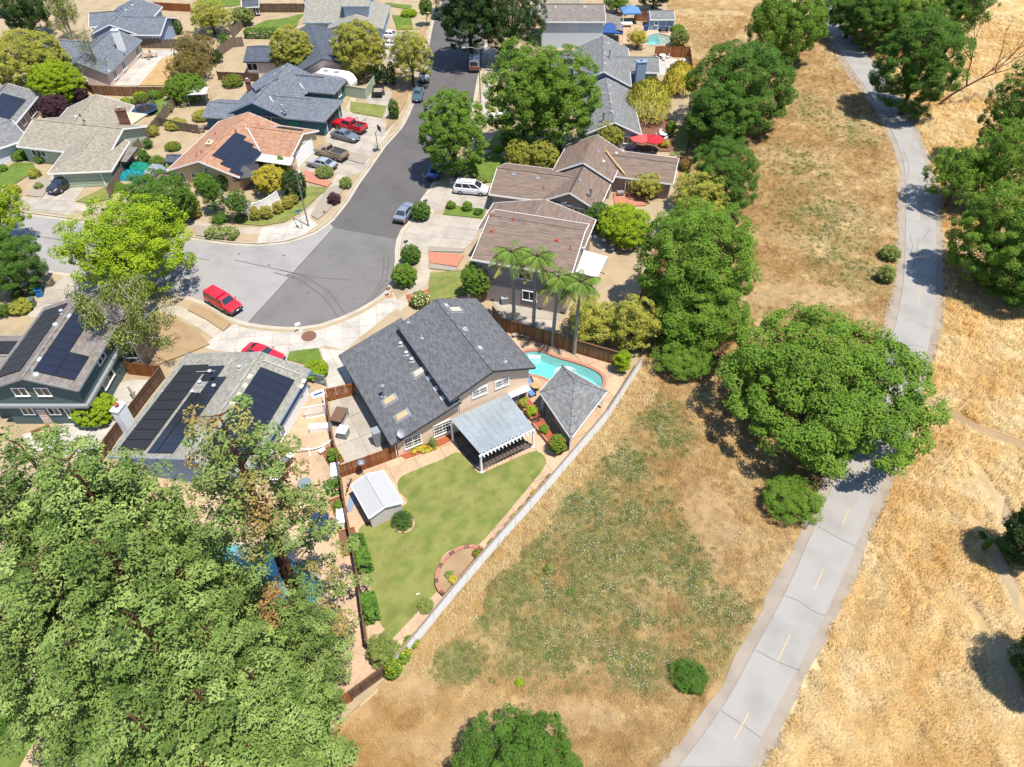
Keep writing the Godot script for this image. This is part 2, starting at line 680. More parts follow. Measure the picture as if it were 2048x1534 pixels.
func build_ground() -> void:
	noise_a.seed = 4
	noise_a.frequency = 0.02
	noise_a.fractal_octaves = 3
	noise_b.seed = 9
	noise_b.frequency = 0.02
	noise_c.seed = 15
	noise_c.frequency = 0.04
	var L := pv([11.16,-15.54,14.81,-19.22,18.09,-23.44,21.87,-28.36,25.67,-33.97,29.8,-40.13,34.26,-46.92,38.58,-53.64,43.6,-61.94,47.43,-69.73,52.42,-81.86,58.15,-96.68,60.48,-106.06,62.3,-120.44,63.13,-134.83,64.65,-151,65.99,-161.56,69.04,-173.97,76.26,-196.79])
	var R := pv([15.93,-15.54,17.24,-17.45,20.7,-21.74,24.47,-26.44,28.84,-32.5,33.25,-38.78,37.2,-44.34,41.33,-51.06,45.63,-57.96,49.75,-66.04,56.83,-82.84,61.68,-97.88,63.78,-106.23,65.79,-117.28,67.92,-132.96,68.62,-145.57,69.01,-154.98,71.77,-170.57,79.98,-196.79])
	L = smooth(L, 1.5)
	R = smooth(R, 1.5)
	var k := 90
	var l2 := PackedVector2Array()
	var r2 := PackedVector2Array()
	for i in k + 1:
		l2.append(L[int(i * (L.size() - 1) / float(k))])
		r2.append(R[int(i * (R.size() - 1) / float(k))])
		if i % 3 == 0:
			trail_mid.append((l2[-1] + r2[-1]) / 2)
	trail_mid.insert(0, trail_mid[0] + (trail_mid[0] - trail_mid[1]).normalized() * 40)
	# where the photograph shows green growth and bare soil in the field
	for g in [[Vector2(7.45,-33.16), Vector2(10, 9), 0.75], [Vector2(3.84,-28.53), Vector2(11, 9), 0.6], [Vector2(14.93,-46.17), Vector2(3.5, 5), 0.6], [Vector2(2.17,-25.98), Vector2(8, 6), 0.65], [Vector2(-4.24,-22.82), Vector2(3, 2), 0.9], [Vector2(13,-30.78), Vector2(4, 4), 0.8], [Vector2(10.54,-41.81), Vector2(4, 5), 0.6], [Vector2(-0.56,-28.53), Vector2(3.5, 4), 0.9],
			[Vector2(41.71,-84.17), Vector2(8, 9), 0.34], [Vector2(41.64,-73.74), Vector2(6, 8), 0.36], [Vector2(42.96,-98), Vector2(6, 9), 0.3], [Vector2(54.29,-109.48), Vector2(5, 8), 0.34], [Vector2(16.42,-25.57), Vector2(4, 6), 0.45], [Vector2(9.89,-22.82), Vector2(5, 3), 0.55], [Vector2(50.05,-116.86), Vector2(4, 9), 0.3]]:
		green_spots.append(g)
	for g in [[Vector2(-7.8,-21.34), Vector2(3.5, 2)], [Vector2(-2.55,-17.22), Vector2(7, 2)], [Vector2(-11.47,-19.22), Vector2(2.5, 1.5)], [Vector2(33.98,-66.67), Vector2(10, 3)], [Vector2(3.38,-18.88), Vector2(6, 2)], [Vector2(19.3,-57.04), Vector2(3, 5)], [Vector2(48.28,-143.72), Vector2(6, 14)], [Vector2(20.55,-25.16), Vector2(2, 4)], [Vector2(17.26,-35.69), Vector2(3, 5)],
			[Vector2(36.29,-22.82), Vector2(1, 6)], [Vector2(40.12,-29.86), Vector2(1, 8)], [Vector2(43.09,-37.28), Vector2(1, 6)]]:
		dirt_spots.append(g)
	var base := MB.new()
	base.prism(pv([-900, 300, 900, 300, 900, -1500, -900, -1500]), -3.2, -2.6)
	structure("ground", base, M.soil)
	# the field: one sheet, coloured by what grows there
	var f := MB.new()
	f.tint = true
	var step := 0.8
	var nx := int(190 / step)
	var nz := int(235 / step)
	var s := 1.0
	for j in nz + 1:
		for i in nx + 1:
			var p := Vector2(-40 + i * step, -230 + j * step)
			if i % 3 == 0:
				s = side_of_trail(p)
			f.v.append(Vector3(p.x, 0.02 * noise_b.get_noise_2d(p.x * 20, p.y * 20) - 0.024, p.y))
			f.n.append(Vector3(0.05 * noise_a.get_noise_2d(p.x * 60, p.y * 60), 1, 0.05 * noise_c.get_noise_2d(p.x * 60, p.y * 60)).normalized())
			f.c.append(field_color(p, s))
			f.t.append(p)
	var lots := pv([54.96,-304.38,34.79,-173.63,30.25,-138.67,32.37,-129.3,28.34,-111.26,25.02,-99.54,22.28,-85.44,17.13,-73.74,13.56,-62.09,13.53,-55.61,9.32,-47.16,2.87,-38.09,-2.52,-31.01,-4.8,-27.83,-9.18,-21.63,-10.27,-20.26,-13.83,-16.58,-15.04,-12.96,-62.1,-12.96,-341.1,-304.38])
	for j in nz:
		for i in nx:
			var a := j * (nx + 1) + i
			var q := Vector2(-40 + (i + 0.5) * step, -230 + (j + 0.5) * step)
			if q.x < 30 and Geometry2D.is_point_in_polygon(q, lots) and Geometry2D.is_point_in_polygon(q + Vector2(0.9, 0.9), lots):
				continue
			f.ix.append_array([a, a + 1, a + nx + 1, a + 1, a + nx + 2, a + nx + 1])
	structure("dry_grass_field", f, M.field)
	# trail
	var sh := MB.new()
	var tr := MB.new()
	for i in k:
		var a := l2[i]
		var b := r2[i]
		var a1 := l2[i + 1]
		var b1 := r2[i + 1]
		var e := shoulder_width(i)
		var e1 := shoulder_width(i + 1)
		sh.prism(PackedVector2Array([a.lerp(b, -e), b.lerp(a, -e * 0.9), b1.lerp(a1, -e1 * 0.9), a1.lerp(b1, -e1)]), -0.02, 0.016)
	structure("trail_shoulder", sh, M.shoulder)
	tr.prism(l2 + reversed(r2), -0.02, 0.06)
	var trail := structure("trail", tr, M.trail)
	for d in [pv([15.36,-17.32,16.73,-19.05]), pv([19.72,-22.75,21.21,-24.76]), pv([24.24,-28.61,25.52,-30.41]), pv([28.47,-34.66,29.67,-36.42]), pv([32.51,-40.63,33.79,-42.53]), pv([47.57,-65.54,48.77,-67.92]), pv([51.02,-73.74,52.03,-75.92]), pv([54.61,-82.93,55.42,-84.93]), pv([58.49,-93.56,59.16,-95.6]), pv([61.09,-102.71,61.5,-104.35]), pv([62.95,-112.17,63.1,-113.64])]:
		var b := MB.new()
		ribbon(b, d, -0.05, 0.05, 0.05, 0.0645)
		part(trail, "centre_dash", b, M.line_yellow)
	for d in [pv([14.79,-19.18,15.4,-18.74,16.24,-18.14,17.2,-17.35]), pv([18.33,-23.59,19.39,-22.9,20.27,-22.44,21.2,-22.07]), pv([21.76,-28.05,22.78,-27.57,23.55,-26.72,24.41,-26.35]), pv([26.33,-34.56,27.47,-33.56,28.92,-32.58]), pv([30.28,-40.58,30.93,-40.06,31.7,-39.37,33.03,-38.54]),
			pv([51.98,-79.33,51.46,-77.03,50.54,-75.36,50.39,-73.74,49.3,-71.63]), pv([52.78,-78.4,51.74,-76.47,51.49,-74.6]), pv([49.9,-75.36,51.23,-75.04,51.52,-73.74]), pv([55.46,-81.1,54.07,-79.33,53.3,-78.4]), pv([42.71,-57.85,44.02,-57.85,45.02,-57.36]), pv([60.67,-105.01,63.36,-105.69]), pv([60.16,-102.71,59.23,-98,57.33,-93.56])]:
		var b := MB.new()
		ribbon(b, smooth(d, 0.5), -0.025, 0.025, 0.05, 0.063)
		part(trail, "crack", b, M.crack)
	# side tracks worn into the grass
	var side_track := MB.new()
	ribbon(side_track, smooth(pv([41.16,-49.99,42.94,-48.81,44.79,-46.26,48.77,-43.72,52.28,-41.3]), 1.0), -0.55, 0.55, -0.02, 0.014)
	structure("dirt_path", side_track, M.bare_dirt)
	var far_track := MB.new()
	ribbon(far_track, smooth(pv([50.14,-44.34,44.95,-37.35,40.4,-29.92,37.11,-23.63,35.16,-18.24,33.8,-13.57]), 1.0), -0.9, 0.9, -0.02, 0.012)
	structure("dirt_path", far_track, M.soil)
	# street
	var west := pv([-17.21,-196.79,-16.04,-167.26,-16.85,-160.95,-16.78,-144,-17.01,-131.81,-17.19,-119.05,-18.12,-110.58,-19.94,-104.55,-21.34,-97.43,-22.3,-93.03,-23.19,-87.55,-24.33,-83.09,-25.92,-80.19,-28.74,-78.09,-32.43,-77.29,-36.38,-77.64,-41.26,-78.78,-47.75,-80.54,-58.48,-83.09,-67.06,-84.96,-78.05,-87.55,-102.07,-92.04])
	var south := pv([-91.14,-76.62,-70.41,-73.88,-58.55,-71.46,-54.91,-70.74,-50.6,-69.63,-43.81,-67.95,-38.8,-66.32,-35.26,-64.73,-31.69,-61.94,-30.11,-61.33,-27.96,-60.81,-25.82,-60.55,-23.8,-60.55,-21.55,-61.07,-19.45,-62.3,-17.32,-64,-15.4,-66.13,-14.48,-67.76,-14.11,-70.24,-14.13,-73.13,-14.47,-76.06,-14.56,-78.67,-14.21,-80.78,-13.4,-82.59,-12.8,-86.25,-12.4,-87.95,-11.36,-91.62,-10.23,-95.93,-9.03,-100.51,-7.84,-107.08,-6.91,-113.31,-6.2,-121.05,-5.94,-128.89,-5.63,-133.43,-5.07,-144,-4.74,-154.98,-4.26,-167.26,-3.96,-196.79])
	west = smooth(west, 1.2)
	south = smooth(south, 1.2)
	var street := west + south
	pool_main = smooth_ring(pool_main)
	pool_blue = smooth_ring(pool_blue)
	pool_far = smooth_ring(pool_far)
	pool_spa = smooth_ring(pool_spa)
	for r in [west + pv([-143.51,-98,-341.1,-304.38,-25.53,-304.38]), south + pv([-4.96,-304.38,54.25,-304.38,34.57,-173.63,30.44,-138.67,32.55,-129.3,28.5,-111.26,25.17,-99.54,22.42,-85.44,17.26,-73.74,13.67,-62.09,13.64,-55.61,9.42,-47.16,2.96,-38.09,-2.43,-31.01,-4.72,-27.83,-9.11,-21.63,-10.2,-20.26,-13.77,-16.58,-14.98,-12.96,-62.1,-12.96,-116.32,-69.6])]:
		var b := MB.new()
		var pools := [pool_main, pool_blue, pool_far, pool_spa]
		var xs := [-400.0]
		for pool in pools:
			xs.append(middle(pool).x)
		xs.append(400.0)
		xs.sort()
		for i in xs.size() - 1:      # strips that meet in the pools, so that no strip has a hole
			var strip := PackedVector2Array([Vector2(xs[i], -700), Vector2(xs[i + 1], -700), Vector2(xs[i + 1], 300), Vector2(xs[i], 300)])
			var left: Array[PackedVector2Array] = Geometry2D.intersect_polygons(r, strip)
			for pool in pools:
				var next: Array[PackedVector2Array] = []
				for q in left:
					next.append_array(Geometry2D.clip_polygons(q, pool))
				left = next
			for q in left:
				b.prism(q, -2.5, GY)
		structure("bare_soil", b, M.soil)
	var st := MB.new()
	st.prism(street, -0.04, 0.004)
	structure("street", st, M.asphalt_old)
	var bulb := pv([-23.93,-83.09,-23.61,-81.26,-30.05,-61.07,-30.09,-57.15,-19.97,-52.51,-7.27,-65.85,-8.01,-77.75,-14.54,-78.44])
	for r in Geometry2D.intersect_polygons(bulb, street):
		var b := MB.new()
		b.prism(r, -0.03, 0.009)
		structure("street_resurfaced", b, M.asphalt_new)
	var upper := pv([-23.61,-81.26,-14.54,-78.44,-8.01,-77.75,5.86,-102.91,9.57,-201.05,-40.8,-201.05,-26.05,-84.33])
	for r in Geometry2D.intersect_polygons(upper, street):
		var b := MB.new()
		b.prism(r, -0.03, 0.014)
		structure("street_upper", b, M.asphalt_dark)
	# seams sealed with tar and the arcs that tyres left in the bulb
	for d in [[pv([-23.61,-81.26,-21.02,-80.42,-17.93,-79.48,-14.6,-78.44]), 0.05], [pv([-23.61,-81.26,-26.33,-72.82,-28.43,-66.04,-30.04,-61.24]), 0.05], [pv([-28.58,-71.77,-25.24,-70.54,-21.6,-67.28,-19.16,-63.28]), 0.07], [pv([-29.19,-71.26,-25.68,-69.73,-22.16,-66.42,-19.87,-62.74]), 0.07], [pv([-18.53,-62.92,-16.36,-65.85,-15.27,-69.73,-15.54,-74.96]), 0.06], [pv([-19.07,-62.74,-16.75,-65.66,-15.75,-69.73,-16.24,-75.51]), 0.06], [pv([-34.7,-73.88,-28.58,-71.77,-23.34,-70.14,-19.63,-69.73]), 0.06], [pv([-63.07,-79.48,-55.73,-77.64,-45.94,-75.51,-37.83,-73.88]), 0.05], [pv([-18.98,-98.19,-20.36,-89.56,-20.38,-81.86]), 0.06], [pv([-16.57,-96.68,-18.07,-88.21,-18.22,-80.66]), 0.06], [pv([-14.04,-144,-14.46,-127.35,-15.3,-113.31,-17.27,-102.91]), 0.05]]:
		var b := MB.new()
		ribbon(b, smooth(d[0], 0.8), -d[1], d[1], 0.0, 0.019)
		structure("tar_seam", b, M.asphalt_dark if d[1] < 0.06 else M.tyre_mark)
	for e in 26:
		var c := (pv([-25.68,-69.73,-18.72,-71.77,-21.35,-65.85,-18.08,-85.6,-31.57,-73.88,-49.75,-77.18,-14.15,-111.48]))[e % 7] + Vector2(rng.randf_range(-4, 4), rng.randf_range(-3, 3))
		var st2 := PackedVector2Array()
		var rr := rng.randf_range(0.08, 0.32)
		for q in 9:
			st2.append(c + Vector2.from_angle(TAU * q / 9.0) * rr * rng.randf_range(0.6, 1.2) * Vector2(1, 0.8))
		var b := MB.new()
		b.prism(st2, 0.01, 0.0165 + 0.0001 * e)
		structure("oil_stain", b, M.tyre_mark)
	var kb := MB.new()
	ribbon(kb, west, 0.0, 0.2, -0.05, 0.142)
	ribbon(kb, west, -0.45, 0.0, -0.05, 0.02)
	ribbon(kb, south, 0.0, 0.2, -0.05, 0.142)
	ribbon(kb, south, -0.45, 0.0, -0.05, 0.02)
	structure("kerb", kb, M.kerb)


var pool_main := pv([1.19,-56.4,2.22,-56.88,3.3,-56.72,4.72,-55.84,6.65,-54.98,8.23,-54.14,9.16,-53.31,9.45,-52.49,9.32,-51.61,8.8,-50.96,7.45,-50.67,5.94,-50.96,4.69,-51.61,3.69,-52.49,2.4,-53.08,1.31,-53.23,0.85,-54.29])
var pool_blue := pv([-26.23,-31.25,-24.97,-32.58,-21.15,-32.43,-17.44,-30.78,-15.37,-28.97,-15.81,-27.15,-18.94,-26.72,-22.7,-27.57,-25.31,-28.97])
var pool_far := pv([26.95,-150.15,28.53,-152.11,30.29,-152.39,31.7,-150.99,31.9,-149.05,30.9,-147.16,28.71,-146.35,26.67,-146.62,26.29,-148.24])
var pool_spa := pv([30.37,-136.48,31.38,-137.45,32.37,-137.2,32.44,-136,31.63,-135.05,30.46,-135.28])


func smooth_ring(p: PackedVector2Array) -> PackedVector2Array:
	var o := PackedVector2Array()
	var n := p.size()
	for i in n:
		for k in 5:
			o.append(p[i].cubic_interpolate(p[(i + 1) % n], p[(i + n - 1) % n], p[(i + 2) % n], k / 5.0))
	return o


func middle(p: PackedVector2Array) -> Vector2:
	var c := Vector2.ZERO
	for q in p:
		c += q / p.size()
	return c


func reversed(a: PackedVector2Array) -> PackedVector2Array:
	var b := a.duplicate()
	b.reverse()
	return b



# ---------------------------------------------------------------- building kit
func roof_face(b: MB, pts: Array, ax: Vector3, thick := 0.16) -> void:      # pts run counter-clockwise seen from above; ax points along the eave
	var nn: Vector3 = (pts[1] - pts[0]).cross(pts[2] - pts[0]).normalized()
	var dn := nn.cross(ax).normalized()
	var uv := []
	for p in pts:
		uv.append(Vector2(p.dot(ax), p.dot(dn)))
	b.face(pts, uv)
	var low := []
	for p in pts:
		low.append(p - Vector3.UP * thick)
	var rev := low.duplicate()
	rev.reverse()
	b.face(rev)
	for i in pts.size():
		var j := (i + 1) % pts.size()
		b.face([low[i], low[j], pts[j], pts[i]])


func beam(b: MB, p: Vector3, q: Vector3, w: float, hgt: float) -> void:
	var d := (q - p)
	var x := d.normalized()
	var z := x.cross(Vector3.UP).normalized()
	var y := z.cross(x).normalized()
	b.box((p + q) / 2, Vector3(d.length(), hgt, w), Basis(x, y, z))


func v3(p: Vector2, y: float) -> Vector3:
	return Vector3(p.x, y, p.y)


# a gabled block from its roof lines in plan: ridge ra-rb, left eave la-lb, right eave ea-eb (a near end, b far end)
func gable6(h: Node3D, ra: Vector2, rb: Vector2, la: Vector2, lb: Vector2, ea: Vector2, eb: Vector2, hr: float, hl: float, he: float, wall: String, roof: String, trim := "trim_white", oh := 0.45, hip_a := false, hip_b := false, base := 0.0) -> Dictionary:
	var dir := (rb - ra).normalized()
	var wl := absf((la - ra).dot(Vector2(-dir.y, dir.x)))
	var we := absf((ea - ra).dot(Vector2(-dir.y, dir.x)))
	var per := (ea - la) - dir * (ea - la).dot(dir)
	per = per.normalized()
	var qa := ra + dir * ((wl + we) * 0.45 if hip_a else 0.0)
	var qb := rb - dir * ((wl + we) * 0.45 if hip_b else 0.0)
	var A := v3(qa, hr)
	var B := v3(qb, hr)
	var LA := v3(la, hl)
	var LB := v3(lb, hl)
	var EA := v3(ea, he)
	var EB := v3(eb, he)
	var ax := v3(dir, 0)
	var r := MB.new()
	var flip := dir.cross(per) < 0      # which way round is up
	var fl := [LA, A, B, LB]
	var fr := [A, EA, EB, B]
	if flip:
		fl.reverse()
		fr.reverse()
	if (fl[1] - fl[0]).cross(fl[2] - fl[0]).y < 0:
		fl.reverse()
	if (fr[1] - fr[0]).cross(fr[2] - fr[0]).y < 0:
		fr.reverse()
	roof_face(r, fl, ax)
	roof_face(r, fr, ax)
	for e in [[hip_a, LA, EA, A], [hip_b, LB, EB, B]]:
		if e[0]:
			var t := [e[1], e[2], e[3]]
			if (t[1] - t[0]).cross(t[2] - t[0]).y < 0:
				t.reverse()
			roof_face(r, t, v3(per, 0))
	var rm := world_part(h, "roof", r, M[roof])
	# ridge cap and fascia
	var cap := MB.new()
	beam(cap, A + Vector3.UP * 0.02, B + Vector3.UP * 0.02, 0.28, 0.05)
	world_part(rm, "ridge_cap", cap, M[roof]).position = Vector3.ZERO
	var fz := MB.new()
	var dn := Vector3.DOWN * 0.1
	var o3 := v3(per, 0) * 0.025
	beam(fz, LA + dn - o3, LB + dn - o3, 0.05, 0.22)
	beam(fz, EA + dn + o3, EB + dn + o3, 0.05, 0.22)
	var ao := -ax * 0.025
	if hip_a:
		beam(fz, LA + dn + ao, EA + dn + ao, 0.05, 0.22)
	else:
		beam(fz, LA + dn + ao, A + dn + ao, 0.05, 0.2)
		beam(fz, EA + dn + ao, A + dn + ao, 0.05, 0.2)
	if hip_b:
		beam(fz, LB + dn - ao, EB + dn - ao, 0.05, 0.22)
	else:
		beam(fz, LB + dn - ao, B + dn - ao, 0.05, 0.2)
		beam(fz, EB + dn - ao, B + dn - ao, 0.05, 0.2)
	world_part(h, "fascia", fz, M[trim])
	# walls
	var w := MB.new()
	var iw := [la + dir * oh + per * oh, ea + dir * oh - per * oh, eb - dir * oh - per * oh, lb - dir * oh + per * oh]
	var yl := hl + (hr - hl) * oh / wl - 0.1
	var ye := he + (hr - he) * oh / we - 0.1
	var top := [yl, ye, ye, yl]
	var p := []
	for i in 4:
		p.append(v3(iw[i], base))
	for i in 4:
		p.append(v3(iw[i], top[i]))
	if dir.cross(per) < 0:
		p = [p[3], p[2], p[1], p[0], p[7], p[6], p[5], p[4]]
	w.hexa(p)
	if not hip_a:
		var pk := v3(ra + dir * oh, hr - 0.17)
		w.face([v3(iw[0], yl), v3(iw[1], ye), pk])
	if not hip_b:
		var pk := v3(rb - dir * oh, hr - 0.17)
		w.face([v3(iw[2], ye), v3(iw[3], yl), pk])
	world_part(h, "wall", w, M[wall])
	return {"h": h, "dir": dir, "per": per, "ra": ra, "rb": rb, "hr": hr, "hl": hl, "he": he, "wl": wl, "we": we, "c": (iw[0] + iw[1] + iw[2] + iw[3]) / 4, "hlen": (rb - ra).length() / 2 - oh, "hw": (wl + we) / 2 - oh}


func gable(h: Node3D, a: Vector2, b: Vector2, W: float, eh: float, rh: float, wall: String, roof: String, trim := "trim_white", oh := 0.45, hip_a := false, hip_b := false, base := 0.0) -> Dictionary:
	var d := (b - a).normalized()
	var n := Vector2(-d.y, d.x) * W / 2
	return gable6(h, a, b, a - n, b - n, a + n, b + n, rh, eh, eh, wall, roof, trim, oh, hip_a, hip_b, base)


func roof_y(f: Dictionary, p: Vector2) -> float:
	var s: float = (p - f.ra).dot(f.per)
	return f.hr - (f.hr - f.he) * s / f.we if s > 0 else f.hr + (f.hr - f.hl) * s / f.wl


func slope_basis(f: Dictionary, p: Vector2) -> Basis:      # x along the ridge, y out of the roof, z down the slope
	var s: float = (p - f.ra).dot(f.per)
	var d: Vector3 = v3(f.per, 0) if s > 0 else -v3(f.per, 0)
	var pitch: float = (f.hr - f.he) / f.we if s > 0 else (f.hr - f.hl) / f.wl
	var z := (d - Vector3.UP * pitch).normalized()
	var y := (Vector3.UP + d * pitch).normalized()
	return Basis(y.cross(z), y, z)


var mesh_cache := {}
func window_meshes(w: float, hh: float, panes: int, grid: bool) -> Array:
	var key := "%s %s %d %s" % [w, hh, panes, grid]
	if not mesh_cache.has(key):
		var f := MB.new()
		var t := 0.09
		f.box(Vector3(0, hh / 2 - t / 2, 0.04), Vector3(w, t, 0.1))
		f.box(Vector3(0, -hh / 2 + t / 2, 0.05), Vector3(w + 0.06, t, 0.12))
		for s in [-1, 1]:
			f.box(Vector3(s * (w / 2 - t / 2), 0, 0.04), Vector3(t, hh - 2 * t, 0.1))
		for k in range(1, panes):
			f.box(Vector3(-w / 2 + w * k / panes, 0, 0.035), Vector3(t * 0.8, hh - 2 * t, 0.08))
		if grid:
			var n := int(w / 0.3)
			for k in range(1, n):
				f.box(Vector3(-w / 2 + w * k / n, 0, 0.032), Vector3(0.018, hh - 2 * t, 0.03))
			for k in range(1, 4):
				f.box(Vector3(0, -hh / 2 + hh * k / 4.0, 0.034), Vector3(w - 2 * t, 0.018, 0.03))
		var p := MB.new()
		p.box(Vector3(0, 0, 0.012), Vector3(w / panes - 0.06, hh - 2 * t, 0.02))
		mesh_cache[key] = [f.mesh(), p.mesh()]
	return mesh_cache[key]


func window_at(h: Node3D, at: Vector3, out: Vector3, w: float, hh: float, panes := 2, trim := "trim_white", glass := "glass", grid := false, called := "window") -> MeshInstance3D:
	var ms := window_meshes(w, hh, panes, grid)
	var b := Basis(Vector3.UP.cross(out), Vector3.UP, out)
	var f := part(h, called, ms[0], M[trim], at - h.position, b)
	for k in panes:
		part(f, "pane", ms[1], M[glass], Vector3(-w / 2 + w * (k + 0.5) / panes, 0, 0))
	return f


func wall_point(f: Dictionary, side: String, s: float) -> Array:      # sides: l, e along the eaves; a near end, b far end; s in metres from the middle, + towards far / right
	match side:
		"e": return [f.c + f.per * f.hw + f.dir * s, f.per]
		"l": return [f.c - f.per * f.hw + f.dir * s, -f.per]
		"a": return [f.c - f.dir * f.hlen + f.per * s, -f.dir]
	return [f.c + f.dir * f.hlen + f.per * s, f.dir]


func win(f: Dictionary, side: String, s: float, y: float, w: float, hh: float, panes := 2, trim := "trim_white", glass := "glass", grid := false, called := "window") -> MeshInstance3D:
	var q := wall_point(f, side, s)
	return window_at(f.h, v3(q[0], y), v3(q[1], 0), w, hh, panes, trim, glass, grid, called)


func door(f: Dictionary, side: String, s: float, w := 0.95, hh := 2.1, mat := "trim_white") -> void:
	var q := wall_point(f, side, s)
	var o: Vector3 = v3(q[1], 0)
	var b := MB.new()
	b.box(Vector3(0, 0, 0.03), Vector3(w, hh, 0.06))
	for k in 2:
		b.box(Vector3(0, -hh * 0.22 + k * hh * 0.42, 0.07), Vector3(w * 0.7, hh * 0.32, 0.03))
	var d := part(f.h, "door", b, M[mat], v3(q[0], GY + hh / 2) - f.h.position, Basis(Vector3.UP.cross(o), Vector3.UP, o))
	var k := MB.new()
	k.lathe(Vector3(w * 0.4, 0, 0.1), [Vector2(0.0, -0.04), Vector2(0.04, 0), Vector2(0, 0.04)], 8)
	part(d, "handle", k, M.metal)


func garage_door(f: Dictionary, side: String, s: float, w := 4.8, hh := 2.1, mat := "trim_white") -> void:
	var q := wall_point(f, side, s)
	var o: Vector3 = v3(q[1], 0)
	var fr := MB.new()
	fr.box(Vector3(0, hh / 2 + 0.08, 0.03), Vector3(w + 0.3, 0.14, 0.08))
	for e in [-1, 1]:
		fr.box(Vector3(e * (w / 2 + 0.08), 0, 0.03), Vector3(0.14, hh, 0.08))
	var d := part(f.h, "garage_door", fr, M.trim_white, v3(q[0], GY + hh / 2) - f.h.position, Basis(Vector3.UP.cross(o), Vector3.UP, o))
	var pm := MB.new()
	pm.box(Vector3.ZERO, Vector3(w - 0.02, hh / 4 - 0.03, 0.05))
	for k in 4:
		pm.box(Vector3(-w / 2 + w * (k + 0.5) / 4, 0, 0.03), Vector3(w / 4 - 0.2, hh / 4 - 0.2, 0.03))
	var mm := pm.mesh()
	for k in 4:
		part(d, "panel", mm, M[mat], Vector3(0, -hh / 2 + hh * (k + 0.5) / 4, 0.02))


func on_roof(f: Dictionary, p: Vector2, called: String, m, mat: String) -> MeshInstance3D:      # m in slope axes with its foot at the origin
	return part(f.h, called, m, M[mat], v3(p, roof_y(f, p)) - f.h.position, slope_basis(f, p))


func upright(f: Dictionary, p: Vector2, called: String, m, mat: String) -> MeshInstance3D:
	return part(f.h, called, m, M[mat], v3(p, roof_y(f, p)) - f.h.position)


func kit(key: String):
	if mesh_cache.has(key):
		return mesh_cache[key]
	var b := MB.new()
	match key:
		"pipe":
			b.box(Vector3(0, 0.02, 0), Vector3(0.34, 0.04, 0.34))
			b.tube([Vector3.ZERO, Vector3(0, 0.42, 0)], [0.05, 0.05], 8)
		"stack":
			b.box(Vector3(0, 0.02, 0), Vector3(0.55, 0.05, 0.55))
			b.lathe(Vector3.ZERO, [Vector2(0.2, 0), Vector2(0.13, 0.25), Vector2(0.13, 1.25), Vector2(0.22, 1.28), Vector2(0.22, 1.45), Vector2(0, 1.52)], 12)
		"hood":
			b.box(Vector3(0, 0.02, 0), Vector3(0.5, 0.04, 0.5))
			b.lathe(Vector3.ZERO, [Vector2(0.12, 0), Vector2(0.12, 0.3), Vector2(0.2, 0.3), Vector2(0.2, 0.38), Vector2(0, 0.46)], 10)
		"box_vent":
			b.box(Vector3(0, 0.02, 0), Vector3(0.5, 0.04, 0.5))
			b.taper(Vector3(0, 0.04, 0), Vector2(0.36, 0.36), Vector2(0.3, 0.24), 0.16)
		"flat_vent":
			b.box(Vector3(0, 0.03, 0), Vector3(0.55, 0.06, 0.4))
		"dome":
			b.lathe(Vector3.ZERO, [Vector2(0.3, 0), Vector2(0.3, 0.08), Vector2(0.25, 0.18), Vector2(0.12, 0.26), Vector2(0, 0.28)], 14)
		"skylight_frame":
			for s in [-1, 1]:
				b.box(Vector3(s * 0.36, 0.08, 0), Vector3(0.08, 0.16, 1.36))
				b.box(Vector3(0, 0.08, s * 0.64), Vector3(0.64, 0.16, 0.08))
			b.box(Vector3(0, 0.015, 0), Vector3(1.0, 0.03, 1.6))
		"skylight_pane":
			b.taper(Vector3(0, 0.12, 0), Vector2(0.66, 1.22), Vector2(0.5, 1.0), 0.1)
		"dish":
			b.tube([Vector3.ZERO, Vector3(0, 0.5, 0), Vector3(0, 0.6, 0.12)], [0.03, 0.03, 0.03], 6)
			b.lathe(Vector3(0, 0.62, 0.14), [Vector2(0, 0), Vector2(0.2, 0.03), Vector2(0.36, 0.1), Vector2(0.42, 0.16), Vector2(0.4, 0.17), Vector2(0.2, 0.06), Vector2(0, 0.03)], 14, Basis(Vector3.RIGHT, 0.9))
			b.tube([Vector3(0, 0.5, 0.1), Vector3(0, 0.66, 0.62)], [0.015, 0.015], 5)
			b.box(Vector3(0, 0.68, 0.62), Vector3(0.14, 0.09, 0.09))
		"solar":
			b.box(Vector3(0, 0.1, 0), Vector3(1, 0.035, 1))
			b.face([Vector3(-0.5, 0.1185, 0.5), Vector3(0.5, 0.1185, 0.5), Vector3(0.5, 0.1185, -0.5), Vector3(-0.5, 0.1185, -0.5)], [Vector2(0, 1), Vector2(1, 1), Vector2(1, 0), Vector2(0, 0)])
	mesh_cache[key] = b.mesh()
	return mesh_cache[key]


func skylight(f: Dictionary, p: Vector2, pane := "skylight") -> void:
	var o := on_roof(f, p, "skylight", kit("skylight_frame"), "trim_grey")
	part(o, "pane", kit("skylight_pane"), M[pane])


func dish(h: Node3D, at: Vector3, turn: float) -> void:
	part(h, "satellite_dish", kit("dish"), M.metal_pale, at - h.position, turned(turn))


